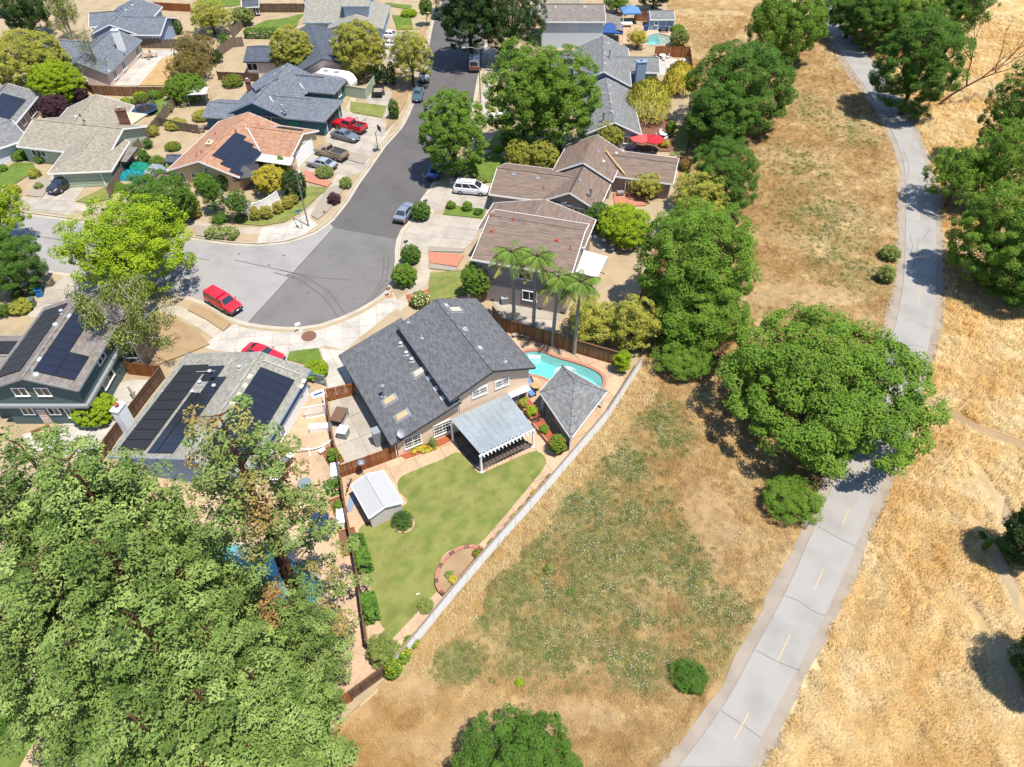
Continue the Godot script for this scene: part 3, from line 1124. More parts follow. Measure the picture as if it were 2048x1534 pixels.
# a field of panels on one slope: corner p (nearest the ridge, near end), nx along the ridge, nz down the slope
func panels(f: Dictionary, p: Vector2, nx: int, nz: int, size: Vector2, mat := "solar", called := "solar_panel", gap := 0.03, skip: Array = []) -> void:
	var b := slope_basis(f, p)
	var ax: Vector3 = v3(f.dir, 0)
	if b.x.dot(ax) < 0:
		b = Basis(-b.x, b.y, b.z)
	var o := v3(p, roof_y(f, p))
	for j in nz:
		for i in nx:
			if [i, j] in skip:
				continue
			var at := o + ax * (i + 0.5) * (size.x + gap) + b.z * (j + 0.5) * (size.y + gap)
			part(f.h, called, kit("solar"), M[mat], at - f.h.position, Basis(ax * size.x, b.y, b.z * size.y))


func chimney(h: Node3D, at: Vector2, turn: float, s0: Vector2, y0: float, y1: float, mat: String, cap_mat := "metal_pale") -> void:
	var b := MB.new()
	b.box(Vector3(0, (y0 + y1) / 2, 0), Vector3(s0.x, y1 - y0, s0.y))
	b.box(Vector3(0, y1 + 0.06, 0), Vector3(s0.x + 0.14, 0.12, s0.y + 0.14))
	var o := part(h, "chimney", b, M[mat], v3(at, 0) - h.position, turned(turn))
	var c := MB.new()
	c.lathe(Vector3(0, y1 + 0.12, 0), [Vector2(0.12, 0), Vector2(0.12, 0.25), Vector2(0.24, 0.27), Vector2(0.24, 0.36), Vector2(0, 0.42)], 10)
	part(o, "chimney_cap", c, M[cap_mat])



# ---------------------------------------------------------------- houses
func shed_roof(h: Node3D, lo_a: Vector2, lo_b: Vector2, hi_b: Vector2, hi_a: Vector2, yl: float, yh: float, roof: String, trim: String, thick := 0.16) -> Dictionary:      # one slope from a low eave up to a high edge
	var r := MB.new()
	var t := [v3(lo_a, yl), v3(lo_b, yl), v3(hi_b, yh), v3(hi_a, yh)]
	if (t[1] - t[0]).cross(t[2] - t[0]).y < 0:
		t.reverse()
	var dir := (lo_b - lo_a).normalized()
	roof_face(r, t, v3(dir, 0), thick)
	world_part(h, "roof", r, M[roof])
	if trim:
		var fz := MB.new()
		var n := Vector2(-dir.y, dir.x)
		if n.dot(hi_a - lo_a) > 0:
			n = -n
		var o := v3(n, 0) * 0.025 + Vector3.DOWN * 0.1
		beam(fz, v3(lo_a, yl) + o, v3(lo_b, yl) + o, 0.05, 0.2)
		o = -v3(dir, 0) * 0.025 + Vector3.DOWN * 0.1
		beam(fz, v3(lo_a, yl) + o, v3(hi_a, yh) + o, 0.05, 0.2)
		o = v3(dir, 0) * 0.025 + Vector3.DOWN * 0.1
		beam(fz, v3(lo_b, yl) + o, v3(hi_b, yh) + o, 0.05, 0.2)
		world_part(h, "fascia", fz, M[trim])
	var per := (lo_a - hi_a) - dir * (lo_a - hi_a).dot(dir)
	return {"h": h, "dir": dir, "per": per.normalized(), "ra": hi_a, "rb": hi_b, "hr": yh, "he": yl, "hl": yl, "we": per.length(), "wl": per.length()}


func house(label: String, p: Vector2) -> Node3D:
	return thing("house", label, "house", v3(p, GY))


func vents(f: Dictionary, list: Array) -> void:      # [plan point, kind, material]
	for e in list:
		if e[1] in ["flat_vent", "dome", "box_vent"]:
			on_roof(f, e[0], "roof_vent", kit(e[1]), e[2])
		else:
			upright(f, e[0], "vent_pipe" if e[1] != "stack" else "flue", kit(e[1]), e[2])


func build_houses() -> void:
	main_house()
	solar_house()
	green_house()
	salmon_house()
	teal_house()
	tan_house()
	brown_houses()
	grey_houses()
	far_houses()


func main_house() -> void:
	var h := house("cream two-level house with slate-grey roof beside the kidney pool", Vector2(-8.29,-51.57))
	var f := gable(h, Vector2(-1.7,-46.75), Vector2(-7.71,-57.31), 9.05, 5.2, 6.9, "wall_cream", "roof_slate", "trim_dark", 0.45)
	var lo_a := Vector2(-10.92,-41.48)
	var lo_b := Vector2(-17.73,-53.48)
	var dir := (lo_b - lo_a).normalized()
	var per: Vector2 = -f.per if f.per.dot(Vector2(1, 0)) < 0 else f.per      # towards the two-storey part
	if per.dot(Vector2(1, 0)) < 0:
		per = -per
	var hi_a := lo_a + per * 7.2
	var hi_b := lo_b + per * 7.2
	var s := shed_roof(h, lo_a, lo_b, hi_b, hi_a, 2.6, 4.62, "roof_slate", "trim_dark")
	var w := MB.new()
	var q := [lo_a + per * 0.45 + dir * 0.45, hi_a + dir * 0.45, hi_b - dir * 0.7, lo_b + per * 0.45 - dir * 0.7]
	var p := []
	for i in 4:
		p.append(v3(q[i], 0))
	for i in 4:
		p.append(v3(q[i], [2.62, 4.44, 4.44, 2.62][i]))
	w.hexa(p)
	world_part(h, "wall", w, M.wall_cream)
	var out := -v3(dir, 0)
	var e0: Vector2 = q[0]
	for k in [[1.05, 1.5, 1.75, 1.55, "trim_white"], [4.05, 1.6, 1.9, 1.6, "trim_white"]]:
		var c: Vector2 = e0 + per * (k[0] + k[2] / 2 - 0.2)
		window_at(h, v3(c, k[1]), out, k[2], k[3], 2, "trim_white", "glass", true)
	win(f, "a", -1.3, 4.42, 1.6, 1.05, 2, "trim_white", "glass", true)
	win(f, "a", 1.1, 4.42, 1.5, 1.05, 2, "trim_white", "glass", true)
	win(f, "a", 2.9, 1.75, 1.7, 1.3, 2, "trim_white", "glass_pale")
	for k in [0.6, 2.2, 4.2]:
		var c: Vector2 = (q[3] as Vector2).lerp(q[0], 0.45 + k * 0.09)
		window_at(h, v3(c, 1.5), -v3(per, 0), 0.9, 1.0, 1, "trim_white", "glass")
	skylight(s, Vector2(-11.61,-46.59), "skylight_tan")
	skylight(s, Vector2(-10.2,-44.54), "skylight_tan")
	skylight(s, Vector2(-8.93,-49.34), "skylight")
	skylight(f, Vector2(-5.71,-55.96), "skylight")
	upright(s, Vector2(-12.22,-47.22), "flue", kit("stack"), "metal")
	for k in [Vector2(-11.19,-53.27), Vector2(-10.48,-51.9), Vector2(-9.83,-50.93)]:
		upright(s, k, "vent_pipe", kit("hood"), "metal_pale")
	for k in [Vector2(-7.94,-48.44), Vector2(-7.17,-47.03), Vector2(-6.47,-45.79)]:
		on_roof(s, k, "roof_vent", kit("flat_vent"), "metal_pale")
	vents(f, [[Vector2(-8.84,-52.67), "pipe", "metal_pale"], [Vector2(-6.65,-56.48), "flat_vent", "metal_pale"], [Vector2(-4.59,-52.75), "box_vent", "metal_pale"], [Vector2(-3.04,-50.06), "flat_vent", "metal_pale"], [Vector2(-0.66,-48.7), "pipe", "metal_pale"], [Vector2(-10.45,-55.15), "pipe", "metal_pale"]])
	dish(h, v3(lo_a + per * 1.3 + dir * 0.1, 2.9), -0.6)
	var gut := MB.new()
	gut.tube([v3(q[0], GY) + out * 0.06, v3(q[0], 2.5) + out * 0.06], [0.04, 0.04], 6)
	world_part(h, "downpipe", gut, M.trim_white)
	gut = MB.new()
	gut.tube([v3(q[1], GY) + out * 0.06, v3(q[1], 4.3) + out * 0.06], [0.04, 0.04], 6)
	world_part(h, "downpipe", gut, M.trim_white)
	# lean-to window bay at the pool end
	var bay := MB.new()
	var b0: Vector2 = wall_point(f, "a", 2.9)[0]
	bay.box(v3(b0, 2.55) + out * 0.25, Vector3(0.7, 0.08, 2.2), turned(heading(dir)))
	world_part(h, "window_awning", bay, M.trim_white)


func solar_house() -> void:
	var h := house("blue and white house with long solar arrays below the red-tipped redwood", Vector2(-28.5, -45.5))
	var f := gable6(h, Vector2(-27.5, -38.1), Vector2(-24.7, -51.6), Vector2(-36, -40.1), Vector2(-33.3, -53.6), Vector2(-22.8, -37.3), Vector2(-20.0, -50.8), 4.8, 2.7, 3.1, "wall_blue", "roof_ash", "trim_blue", 0.45)
	# front room with its own low gable
	gable(h, Vector2(-28.23,-46.84), Vector2(-27.47,-52.38), 8.6, 2.7, 4.1, "wall_blue", "roof_ash", "trim_blue", 0.4)
	# pale lower wall panels on the pool side
	var band := MB.new()
	var e := wall_point(f, "e", 0.0)
	band.box(v3(e[0] + f.per * 0.12, 2.05), Vector3(12.4, 0.12, 0.3), turned(heading(f.dir)))
	world_part(h, "ledge", band, M.trim_blue)
	var low := MB.new()
	low.box(v3(e[0] + f.per * 0.03, 1.05), Vector3(12.3, 1.9, 0.08), turned(heading(f.dir)))
	world_part(h, "wainscot", low, M.wall_white)
	win(f, "e", -0.2, 1.2, 1.7, 1.3, 2, "trim_white", "glass_pale").position += v3(f.per, 0) * 0.08
	win(f, "e", -4.2, 1.3, 1.2, 1.1, 2).position += v3(f.per, 0) * 0.08
	win(f, "a", -4.0, 1.5, 1.4, 1.1, 2)
	# thermal pool panels on the wide slope, photovoltaic panels on the other
	var d: Vector2 = f.dir
	var n: Vector2 = -f.per
	panels(f, f.ra + d * 0.9 + n * 5.0, 9, 1, Vector2(1.18, 3.1), "solar_thermal", "solar_water_panel", 0.07)
	panels(f, f.ra + d * 0.6 + n * 1.9, 9, 1, Vector2(1.05, 1.7), "solar", "solar_panel", 0.02)
	panels(f, f.ra + d * 0.6 + n * 3.65, 7, 1, Vector2(1.05, 0.95), "solar", "solar_panel", 0.02)
	panels(f, f.ra + d * 9.7 + n * 3.0, 2, 2, Vector2(1.05, 1.7), "solar", "solar_panel", 0.03, [[0, 1]])
	panels(f, f.ra + d * 1.2 - n * 0.75, 10, 2, Vector2(1.05, 1.72), "solar", "solar_panel", 0.03)
	for k in [[Vector2(-26.65,-49.93), Vector2(-24.6,-50.04)], [Vector2(-24.6,-50.04), Vector2(-24.15,-50.54)], [Vector2(-24.15,-50.54), Vector2(-20.67,-49.85)], [Vector2(-30.96,-50.12), Vector2(-28.88,-49.72)]]:
		var pipe := MB.new()
		pipe.tube([v3(k[0], roof_y(f, k[0]) + 0.1), v3(k[1], roof_y(f, k[1]) + 0.1)], [0.045, 0.045], 6)
		world_part(h, "conduit", pipe, M.metal_pale)
	for k in [Vector2(-29.9,-48.2), Vector2(-30.21,-46.95), Vector2(-28.12,-47.23), Vector2(-29.36,-49.62), Vector2(-26.25,-49.48)]:
		upright(f, k, "vent_pipe", kit("hood"), "metal_pale")
	for k in [Vector2(-24.95,-48.28), Vector2(-25.1,-47.07), Vector2(-25.35,-45.89), Vector2(-25.64,-44.84), Vector2(-20.35,-49.22), Vector2(-20.45,-48.53)]:
		on_roof(f, k, "roof_vent", kit("flat_vent"), "skylight")
	chimney(h, Vector2(-36.94,-45.52), heading(d), Vector2(1.2, 0.75), 0, 3.3, "wall_white", "rust_red")


func green_house() -> void:
	var h := house("dark green two-storey house with black solar panels at the left edge", Vector2(-44.5, -52))
	var f := gable(h, Vector2(-44.45, -45.9), Vector2(-44.45, -58), 8.8, 5.2, 6.8, "wall_green", "roof_taupe", "trim_grey", 0.4)
	# single-storey parts: the street-side wing and the strip along the side yard
	var g := gable(h, Vector2(-48.5, -51.6), Vector2(-62, -51.6), 9.6, 2.7, 4.3, "wall_green", "roof_taupe", "trim_grey", 0.4)
	var band := MB.new()
	band.box(Vector3(-44.45, 2.86, -46.15), Vector3(8.6, 0.3, 0.4))
	band.box(Vector3(-40.35, 2.86, -51.9), Vector3(0.45, 0.3, 11.2))
	world_part(h, "belt_course", band, M.trim_grey)
	var z := -46.31
	for k in [[-45.83, 4.6, 1.35, 1.15], [-43.73, 4.6, 1.35, 1.15], [-46.4, 2.0, 1.15, 1.0], [-43.9, 2.0, 1.15, 1.0], [-42.3, 1.75, 1.1, 1.5]]:
		window_at(h, Vector3(k[0], k[1], z), Vector3(0, 0, 1), k[2], k[3], 2)
	door(f, "a", 0.72 if f.per.x < 0 else -0.72, 0.85, 2.1, "wall_pink")
	for k in [[-51.15, 4.45, 1.5], [-50.6, 2.05, 2.3]]:
		window_at(h, Vector3(-40.44, k[1], k[0]), Vector3(1, 0, 0), k[2], 1.05, 2)
	panels(f, Vector2(-44.0, -46.9), 9, 1, Vector2(1.06, 1.72), "solar", "solar_panel", 0.03)
	panels(f, Vector2(-44.0 + 1.66, -46.9), 3, 1, Vector2(1.06, 1.72), "solar", "solar_panel", 0.03)
	panels(f, Vector2(-45.3, -47.1), 8, 2, Vector2(1.2, 1.5), "solar_thermal", "solar_water_panel", 0.05)
	panels(g, Vector2(-49.4, -51.9), 4, 2, Vector2(1.5, 1.5), "solar_thermal", "solar_water_panel", 0.04)
	vents(f, [[Vector2(-44.9, -53.5), "dome", "metal_pale"], [Vector2(-45.2, -55.5), "hood", "metal_pale"], [Vector2(-44.1, -48.5), "flat_vent", "metal_pale"], [Vector2(-44.1, -54.8), "flat_vent", "metal_pale"], [Vector2(-43.6, -46.6), "dome", "metal_pale"]])
	vents(g, [[Vector2(-50.6, -48.5), "box_vent", "metal_pale"], [Vector2(-49.4, -50), "box_vent", "metal_pale"]])
	# glazed frame against the front corner
	var fr := MB.new()
	for i in 4:
		for j in 2:
			fr.box(Vector3(-39.9 + j * 1.6, 2.2, -53.5 - i * 1.5), Vector3(0.12, 4.2, 0.12))
	for y in [0.3, 2.2, 4.3]:
		for j in 2:
			fr.box(Vector3(-39.9 + j * 1.6, y, -55.75), Vector3(0.1, 0.12, 4.6))
		for i in 4:
			fr.box(Vector3(-39.1, y, -53.5 - i * 1.5), Vector3(1.5, 0.1, 0.1))
	var fo := world_part(h, "glazed_frame", fr, M.trim_grey)
	for i in 3:
		var pm := MB.new()
		pm.box(Vector3(-38.3, 2.3, -54.25 - i * 1.5), Vector3(0.03, 3.8, 1.38))
		part(fo, "pane", pm, M.glass)


func salmon_house() -> void:
	var h := house("beige corner house with salmon roof and curved white fence", Vector2(-40.75,-100.53))
	var f := gable(h, Vector2(-43.13,-90.62), Vector2(-40.29,-106.03), 10.8, 2.7, 4.6, "wall_beige", "roof_salmon", "trim_white", 0.45)
	var g := gable(h, Vector2(-30.64,-99.52), Vector2(-39.46,-101.93), 9.0, 2.7, 4.3, "wall_beige", "roof_salmon", "trim_white", 0.4)
	var sgn := 1.0 if f.per.x > 0 else -1.0
	win(f, "a", -3.9 * sgn, 1.55, 1.6, 1.6, 2)
	win(f, "a", -1.4 * sgn, 2.0, 1.4, 0.9, 2)
	win(f, "a", 0.55 * sgn, 3.2, 0.5, 0.8, 1)
	garage_door(g, "a", 0.0, 5.0, 2.2)
	var gw := 1.0 if g.per.x > 0 else -1.0
	win(g, "a", 0.4 * gw, 2.95, 0.9, 0.5, 1)
	var d: Vector2 = f.dir
	var n: Vector2 = f.per if f.per.x > 0 else -f.per
	for k in [[3.4, 0.9, 7], [2.3, 2.6, 7], [1.5, 4.3, 7]]:
		panels(f, f.ra + d * (k[0] - 1.2) + n * k[1] * 0.93, k[2], 1, Vector2(1.02, 1.66), "solar", "solar_panel", 0.015)
	panels(g, Vector2(-31.59,-101.63), 4, 1, Vector2(1.0, 1.2), "solar", "solar_panel", 0.02)
	var fl := MB.new()
	for k in [[Vector2(-39.29,-101.39), Vector2(-36.57,-96.82)], [Vector2(-39.22,-101.39), Vector2(-35.4,-103.59)]]:
		beam(fl, v3(k[0], roof_y(g, k[0]) + 0.06), v3(k[1], roof_y(g, k[1]) + 0.06), 0.22, 0.05)
	world_part(h, "flashing", fl, M.metal_pale)
	vents(f, [[Vector2(-43.87,-94.15), "pipe", "rust_red"], [Vector2(-43.43,-96.51), "flat_vent", "rust_red"], [Vector2(-43.88,-100.44), "pipe", "rust_red"], [Vector2(-40.68,-100.15), "pipe", "rust_red"], [Vector2(-44.2,-93.12), "pipe", "rust_red"]])
	vents(g, [[Vector2(-38.23,-103.42), "pipe", "rust_red"]])
	chimney(h, Vector2(-43.3,-96.34), heading(d), Vector2(1.0, 0.7), 0, 4.4, "wall_beige", "metal_pale")
	# white patio cover in the inner corner
	var pc := MB.new()
	var c := [Vector2(-36.75,-97.04), Vector2(-31.47,-95.53), Vector2(-31.44,-93.36), Vector2(-36.8,-94.83)]
	for k in 9:
		var t := k / 9.0
		beam(pc, v3(c[0].lerp(c[1], t + 0.05), 2.55), v3(c[3].lerp(c[2], t + 0.05), 2.45), 0.62, 0.06)
	world_part(h, "patio_cover", pc, M.white_roof)


func teal_house() -> void:
	var h := house("teal house with dark grey roof behind the salmon-roofed house", Vector2(-39.34,-120.38))
	var f := gable(h, Vector2(-40.42,-108.82), Vector2(-38.26,-124.51), 9.8, 2.75, 4.9, "wall_teal", "roof_cool", "trim_blue", 0.45)
	var w1 := gable(h, Vector2(-28.4, -110.8), Vector2(-41.0, -113.4), 8.0, 2.7, 4.3, "wall_teal", "roof_cool", "trim_grey", 0.4, true)
	var w2 := gable(h, Vector2(-28.9, -120.1), Vector2(-40.0, -122.4), 6.0, 2.72, 4.0, "wall_teal", "roof_cool", "trim_grey", 0.4, true)
	var an := gable(h, Vector2(-48.5,-112.34), Vector2(-43.5,-111.59), 6.6, 2.5, 3.5, "wall_teal", "roof_cool", "trim_grey", 0.4)
	# raised roof over the living room
	shed_roof(h, Vector2(-42.92,-117.88), Vector2(-40.02,-122.43), Vector2(-38.49,-118.16), Vector2(-40.92,-113.21), 4.1, 4.9, "roof_cool", "trim_blue")
	var fl := MB.new()
	for k in [[Vector2(-38.59,-112.3), Vector2(-36.41,-108.71), w1], [Vector2(-35.53,-119.62), Vector2(-34.07,-117.58), w2]]:
		beam(fl, v3(k[0], roof_y(f, k[0]) + 0.06), v3(k[1], roof_y(k[2], k[1]) + 0.06), 0.2, 0.05)
	world_part(h, "flashing", fl, M.metal_pale)
	garage_door(w1, "a", 0.0, 5.0, 2.2, "trim_dark")
	win(w2, "a", 0.0, 1.6, 1.2, 1.2, 2)
	win(f, "a", 1.6 * (1.0 if f.per.x > 0 else -1.0), 2.1, 1.5, 1.0, 2, "trim_white")
	win(f, "a", -1.0 * (1.0 if f.per.x > 0 else -1.0), 2.2, 1.2, 0.9, 2, "trim_white")
	chimney(h, Vector2(-43.44,-117.62), 0.15, Vector2(0.7, 0.9), 0, 4.6, "brick", "metal_pale")
	vents(f, [[Vector2(-37.61,-122.05), "pipe", "metal_pale"], [Vector2(-39.85,-121.2), "flat_vent", "metal_pale"], [Vector2(-40.36,-114.61), "flat_vent", "metal_pale"], [Vector2(-38.98,-123.46), "flat_vent", "metal_pale"]])
	vents(w1, [[Vector2(-36.36,-110.35), "hood", "metal_pale"], [Vector2(-36.09,-108.98), "hood", "metal_pale"], [Vector2(-34.63,-113.82), "pipe", "metal_pale"], [Vector2(-37.35,-109.43), "flat_vent", "metal_pale"]])
	dish(h, v3(Vector2(-35.76,-108.44), 3.0), 2.4)
	dish(h, v3(Vector2(-43.52,-110.19), 2.4), 2.8)
	var tarp := MB.new()
	beam(tarp, v3(Vector2(-35.14,-108.51), 2.3), v3(Vector2(-33.45,-107.98), 2.3), 0.06, 0.1)
	tarp.face([v3(Vector2(-35.14,-108.29), 2.2), v3(Vector2(-35.65,-108.7), 0.7), v3(Vector2(-33.86,-108.53), 0.7), v3(Vector2(-33.3,-107.77), 2.2)])
	world_part(h, "window_sheet", tarp, M.green_cloth)


func tan_house() -> void:
	var h := house("sage house with mottled tan roof and brick chimney", Vector2(-66.52,-102.96))
	var f := gable(h, Vector2(-57.25,-100.47), Vector2(-71.99,-103.62), 10.0, 2.7, 4.6, "wall_sage", "roof_tan", "trim_white", 0.45)
	var bk := gable(h, Vector2(-65.4,-102.28), Vector2(-66.1,-112.35), 10.4, 2.7, 4.7, "wall_sage", "roof_tan", "trim_white", 0.45)
	var g := gable(h, Vector2(-60.48,-91.15), Vector2(-61.29,-100.08), 8.6, 2.65, 4.2, "wall_sage", "roof_tan", "trim_white", 0.4, true)
	garage_door(g, "a", 0.0, 4.9, 2.1, "wall_sage")
	win(bk, "e" if bk.per.x > 0 else "l", 2.6, 1.7, 2.4, 1.2, 3, "trim_white")
	win(f, "l" if f.per.y < 0 else "e", 4.6, 1.7, 2.4, 1.0, 3, "trim_white")
	chimney(h, Vector2(-59.25,-105.18), 0.2, Vector2(1.3, 0.8), 0, 5.3, "brick", "metal_pale")
	var br := MB.new()
	br.box(v3(Vector2(-58.62,-104.35), 1.0), Vector3(1.9, 2.0, 1.3), turned(0.2))
	world_part(h, "chimney_base", br, M.brick)
	shed_roof(h, Vector2(-58.19,-95.55), Vector2(-55.76,-95.25), Vector2(-55.35,-99.1), Vector2(-57.88,-99.73), 2.05, 2.35, "roof_taupe", "trim_dark")
	# patio roof behind
	shed_roof(h, Vector2(-57.94,-110), Vector2(-59.07,-106.29), Vector2(-61.56,-106.42), Vector2(-60.92,-109.79), 2.5, 2.95, "wall_beige", "trim_grey", 0.1)
	var po := MB.new()
	for k in [Vector2(-60.49,-114.73), Vector2(-61.59,-111.05)]:
		po.box(v3(k, 1.3), Vector3(0.12, 2.4, 0.12))
	world_part(h, "post", po, M.wood_brown)
	vents(f, [[Vector2(-63.49,-101.74), "pipe", "black"], [Vector2(-59.99,-101.58), "pipe", "metal_pale"]])
	vents(bk, [[Vector2(-66,-110.39), "flat_vent", "metal_pale"], [Vector2(-68.04,-106.14), "flat_vent", "metal_pale"], [Vector2(-65.94,-104.45), "dome", "metal_pale"], [Vector2(-65.34,-104.62), "pipe", "black"], [Vector2(-64.45,-103.6), "pipe", "black"], [Vector2(-63.78,-105.06), "pipe", "metal_pale"]])


func brown_houses() -> void:
	var h := house("taupe house with wide brown shingle roof and white gutters beyond the driveway", Vector2(7.47,-91.53))
	var near := gable(h, Vector2(7.4, -82.1), Vector2(9.9, -89.8), 8.0, 2.7, 4.7, "wall_greybrown", "roof_brown", "trim_white", 0.45)
	var far := gable(h, Vector2(9.6, -89.0), Vector2(12.2, -97.2), 8.6, 3.1, 5.25, "wall_greybrown", "roof_brown", "trim_white", 0.45)
	var lw := gable(h, Vector2(-2.0, -89.4), Vector2(9.0, -86.6), 8.8, 2.7, 4.3, "wall_greybrown", "roof_brown", "trim_white", 0.4)
	var rw := gable(h, Vector2(23.0, -91.4), Vector2(11.6, -94.6), 7.6, 2.72, 3.9, "wall_taupe", "roof_brown", "trim_white", 0.4)
	var dr := window_at(h, Vector3(16.7, 1.2, -89.7) + Vector3(0, 0, 0.35), v3(Vector2(-0.27, 0.96), 0), 1.9, 2.1, 2, "trim_white", "glass", false, "patio_door")
	win(near, "a", 1.4 * (1.0 if near.per.x > 0 else -1.0), 1.8, 1.7, 1.3, 2, "trim_white")
	garage_door(lw, "a", 0.0, 4.8, 2.1)
	win(lw, "e" if lw.per.y > 0 else "l", 0.5, 1.6, 1.6, 1.1, 2, "trim_white")
	upright(near, Vector2(10.24,-82.89), "flue", kit("stack"), "metal")
	vents(near, [[Vector2(9.02,-85.6), "flat_vent", "metal"], [Vector2(9.9,-88.54), "flat_vent", "metal"]])
	vents(far, [[Vector2(12.08,-93.12), "flat_vent", "metal"], [Vector2(10.56,-94.5), "pipe", "rust_red"], [Vector2(10.27,-93.46), "pipe", "rust_red"], [Vector2(12.65,-91.29), "dome", "metal_pale"]])
	vents(rw, [[Vector2(14.81,-94.74), "dome", "metal_pale"]])
	vents(lw, [[Vector2(0.27,-88.01), "flat_vent", "metal"], [Vector2(3.5,-87.07), "flat_vent", "metal"], [Vector2(4.19,-85.36), "pipe", "rust_red"]])
	var fl := MB.new()
	beam(fl, v3(Vector2(13.21,-93.81), 4.55), v3(Vector2(15.63,-89.89), 3.0), 0.25, 0.06)
	world_part(h, "flashing", fl, M.trim_tan)
	var step := MB.new()
	for k in 3:
		step.box(v3(Vector2(16.89,-89.08), 0.15 + k * 0.15) + Vector3(-0.1 * k, 0, -0.35 * k), Vector3(2.6, 0.14, 0.5), turned(0.27))
	world_part(h, "step", step, M.terracotta)

	var t := house("grey-brown two-storey house behind the four palms", Vector2(2.16,-71.67))
	var e0 := Vector2(-5.18,-65.88)
	var e1 := Vector2(6.51,-63.91)
	var r0 := Vector2(-2.61,-72.28)
	var r1 := Vector2(8.31,-69.07)
	var d := (r1 - r0).normalized()
	var n := Vector2(-d.y, d.x)
	var wn := absf((e0 - r0).dot(n))
	var f := gable6(t, r1, r0, r1 - n * 2.2, r0 - n * 2.2, r1 + n * wn, r0 + n * wn, 7.5, 6.9, 5.9, "wall_greybrown", "roof_brown", "trim_white", 0.4)
	var b := gable(t, Vector2(2.1,-71.57), Vector2(3.97,-77.59), 13.2, 4.7, 6.4, "wall_greybrown", "roof_brown", "trim_white", 0.4)
	var sd := "e" if f.per.y > 0 else "l"
	var wp := wall_point(f, sd, 0.0)
	var mid: Vector2 = wp[0]
	var o3: Vector3 = v3(wp[1], 0)
	for k in [[1.1, 4.6, 1.6, 1.0], [1.6, 1.9, 1.7, 1.4]]:
		window_at(t, v3(mid + d * (k[0] - 0.6), k[1]), o3, k[2], k[3], 2, "trim_white", "glass")
	var bt := MB.new()
	bt.box(v3(mid, 3.1) + o3 * 0.03, Vector3(12.6, 0.05, 0.06), turned(heading(d)))
	world_part(t, "belt_course", bt, M.wall_taupe)
	for k in [-3.4, -0.9, 2.3, 4.9]:
		var v := MB.new()
		v.box(v3(mid + d * k, 0.4) + o3 * 0.02, Vector3(0.45, 0.16, 0.05), turned(heading(d)))
		world_part(t, "crawl_vent", v, M.trim_dark)
	vents(f, [[Vector2(-2.34,-69.65), "box_vent", "rust_red"], [Vector2(5,-67.73), "box_vent", "rust_red"], [Vector2(6.47,-66.41), "pipe", "rust_red"], [Vector2(-1.27,-71.63), "pipe", "metal"], [Vector2(0.92,-71), "pipe", "metal"], [Vector2(-2.44,-72.06), "pipe", "rust_red"], [Vector2(0.17,-71.21), "pipe", "rust_red"]])
	dish(t, v3(Vector2(6.32,-77.6), 4.9), 2.6)
	# white corrugated lean-to roof
	var lr := MB.new()
	var c := [Vector2(8.18,-71.88), Vector2(11.4,-70.72), Vector2(9.86,-66.53), Vector2(6.91,-67.42)]
	for k in 12:
		var a := (k + 0.5) / 12.0
		beam(lr, v3(c[0].lerp(c[3], a), 3.0), v3(c[1].lerp(c[2], a), 2.7), 0.36, 0.05 + 0.03 * (k % 2))
	world_part(t, "lean_to_roof", lr, M.white_roof)
	var lp := MB.new()
	for k in [c[1], c[2]]:
		lp.box(v3(k, 1.4), Vector3(0.12, 2.6, 0.12))
	world_part(t, "post", lp, M.trim_white)


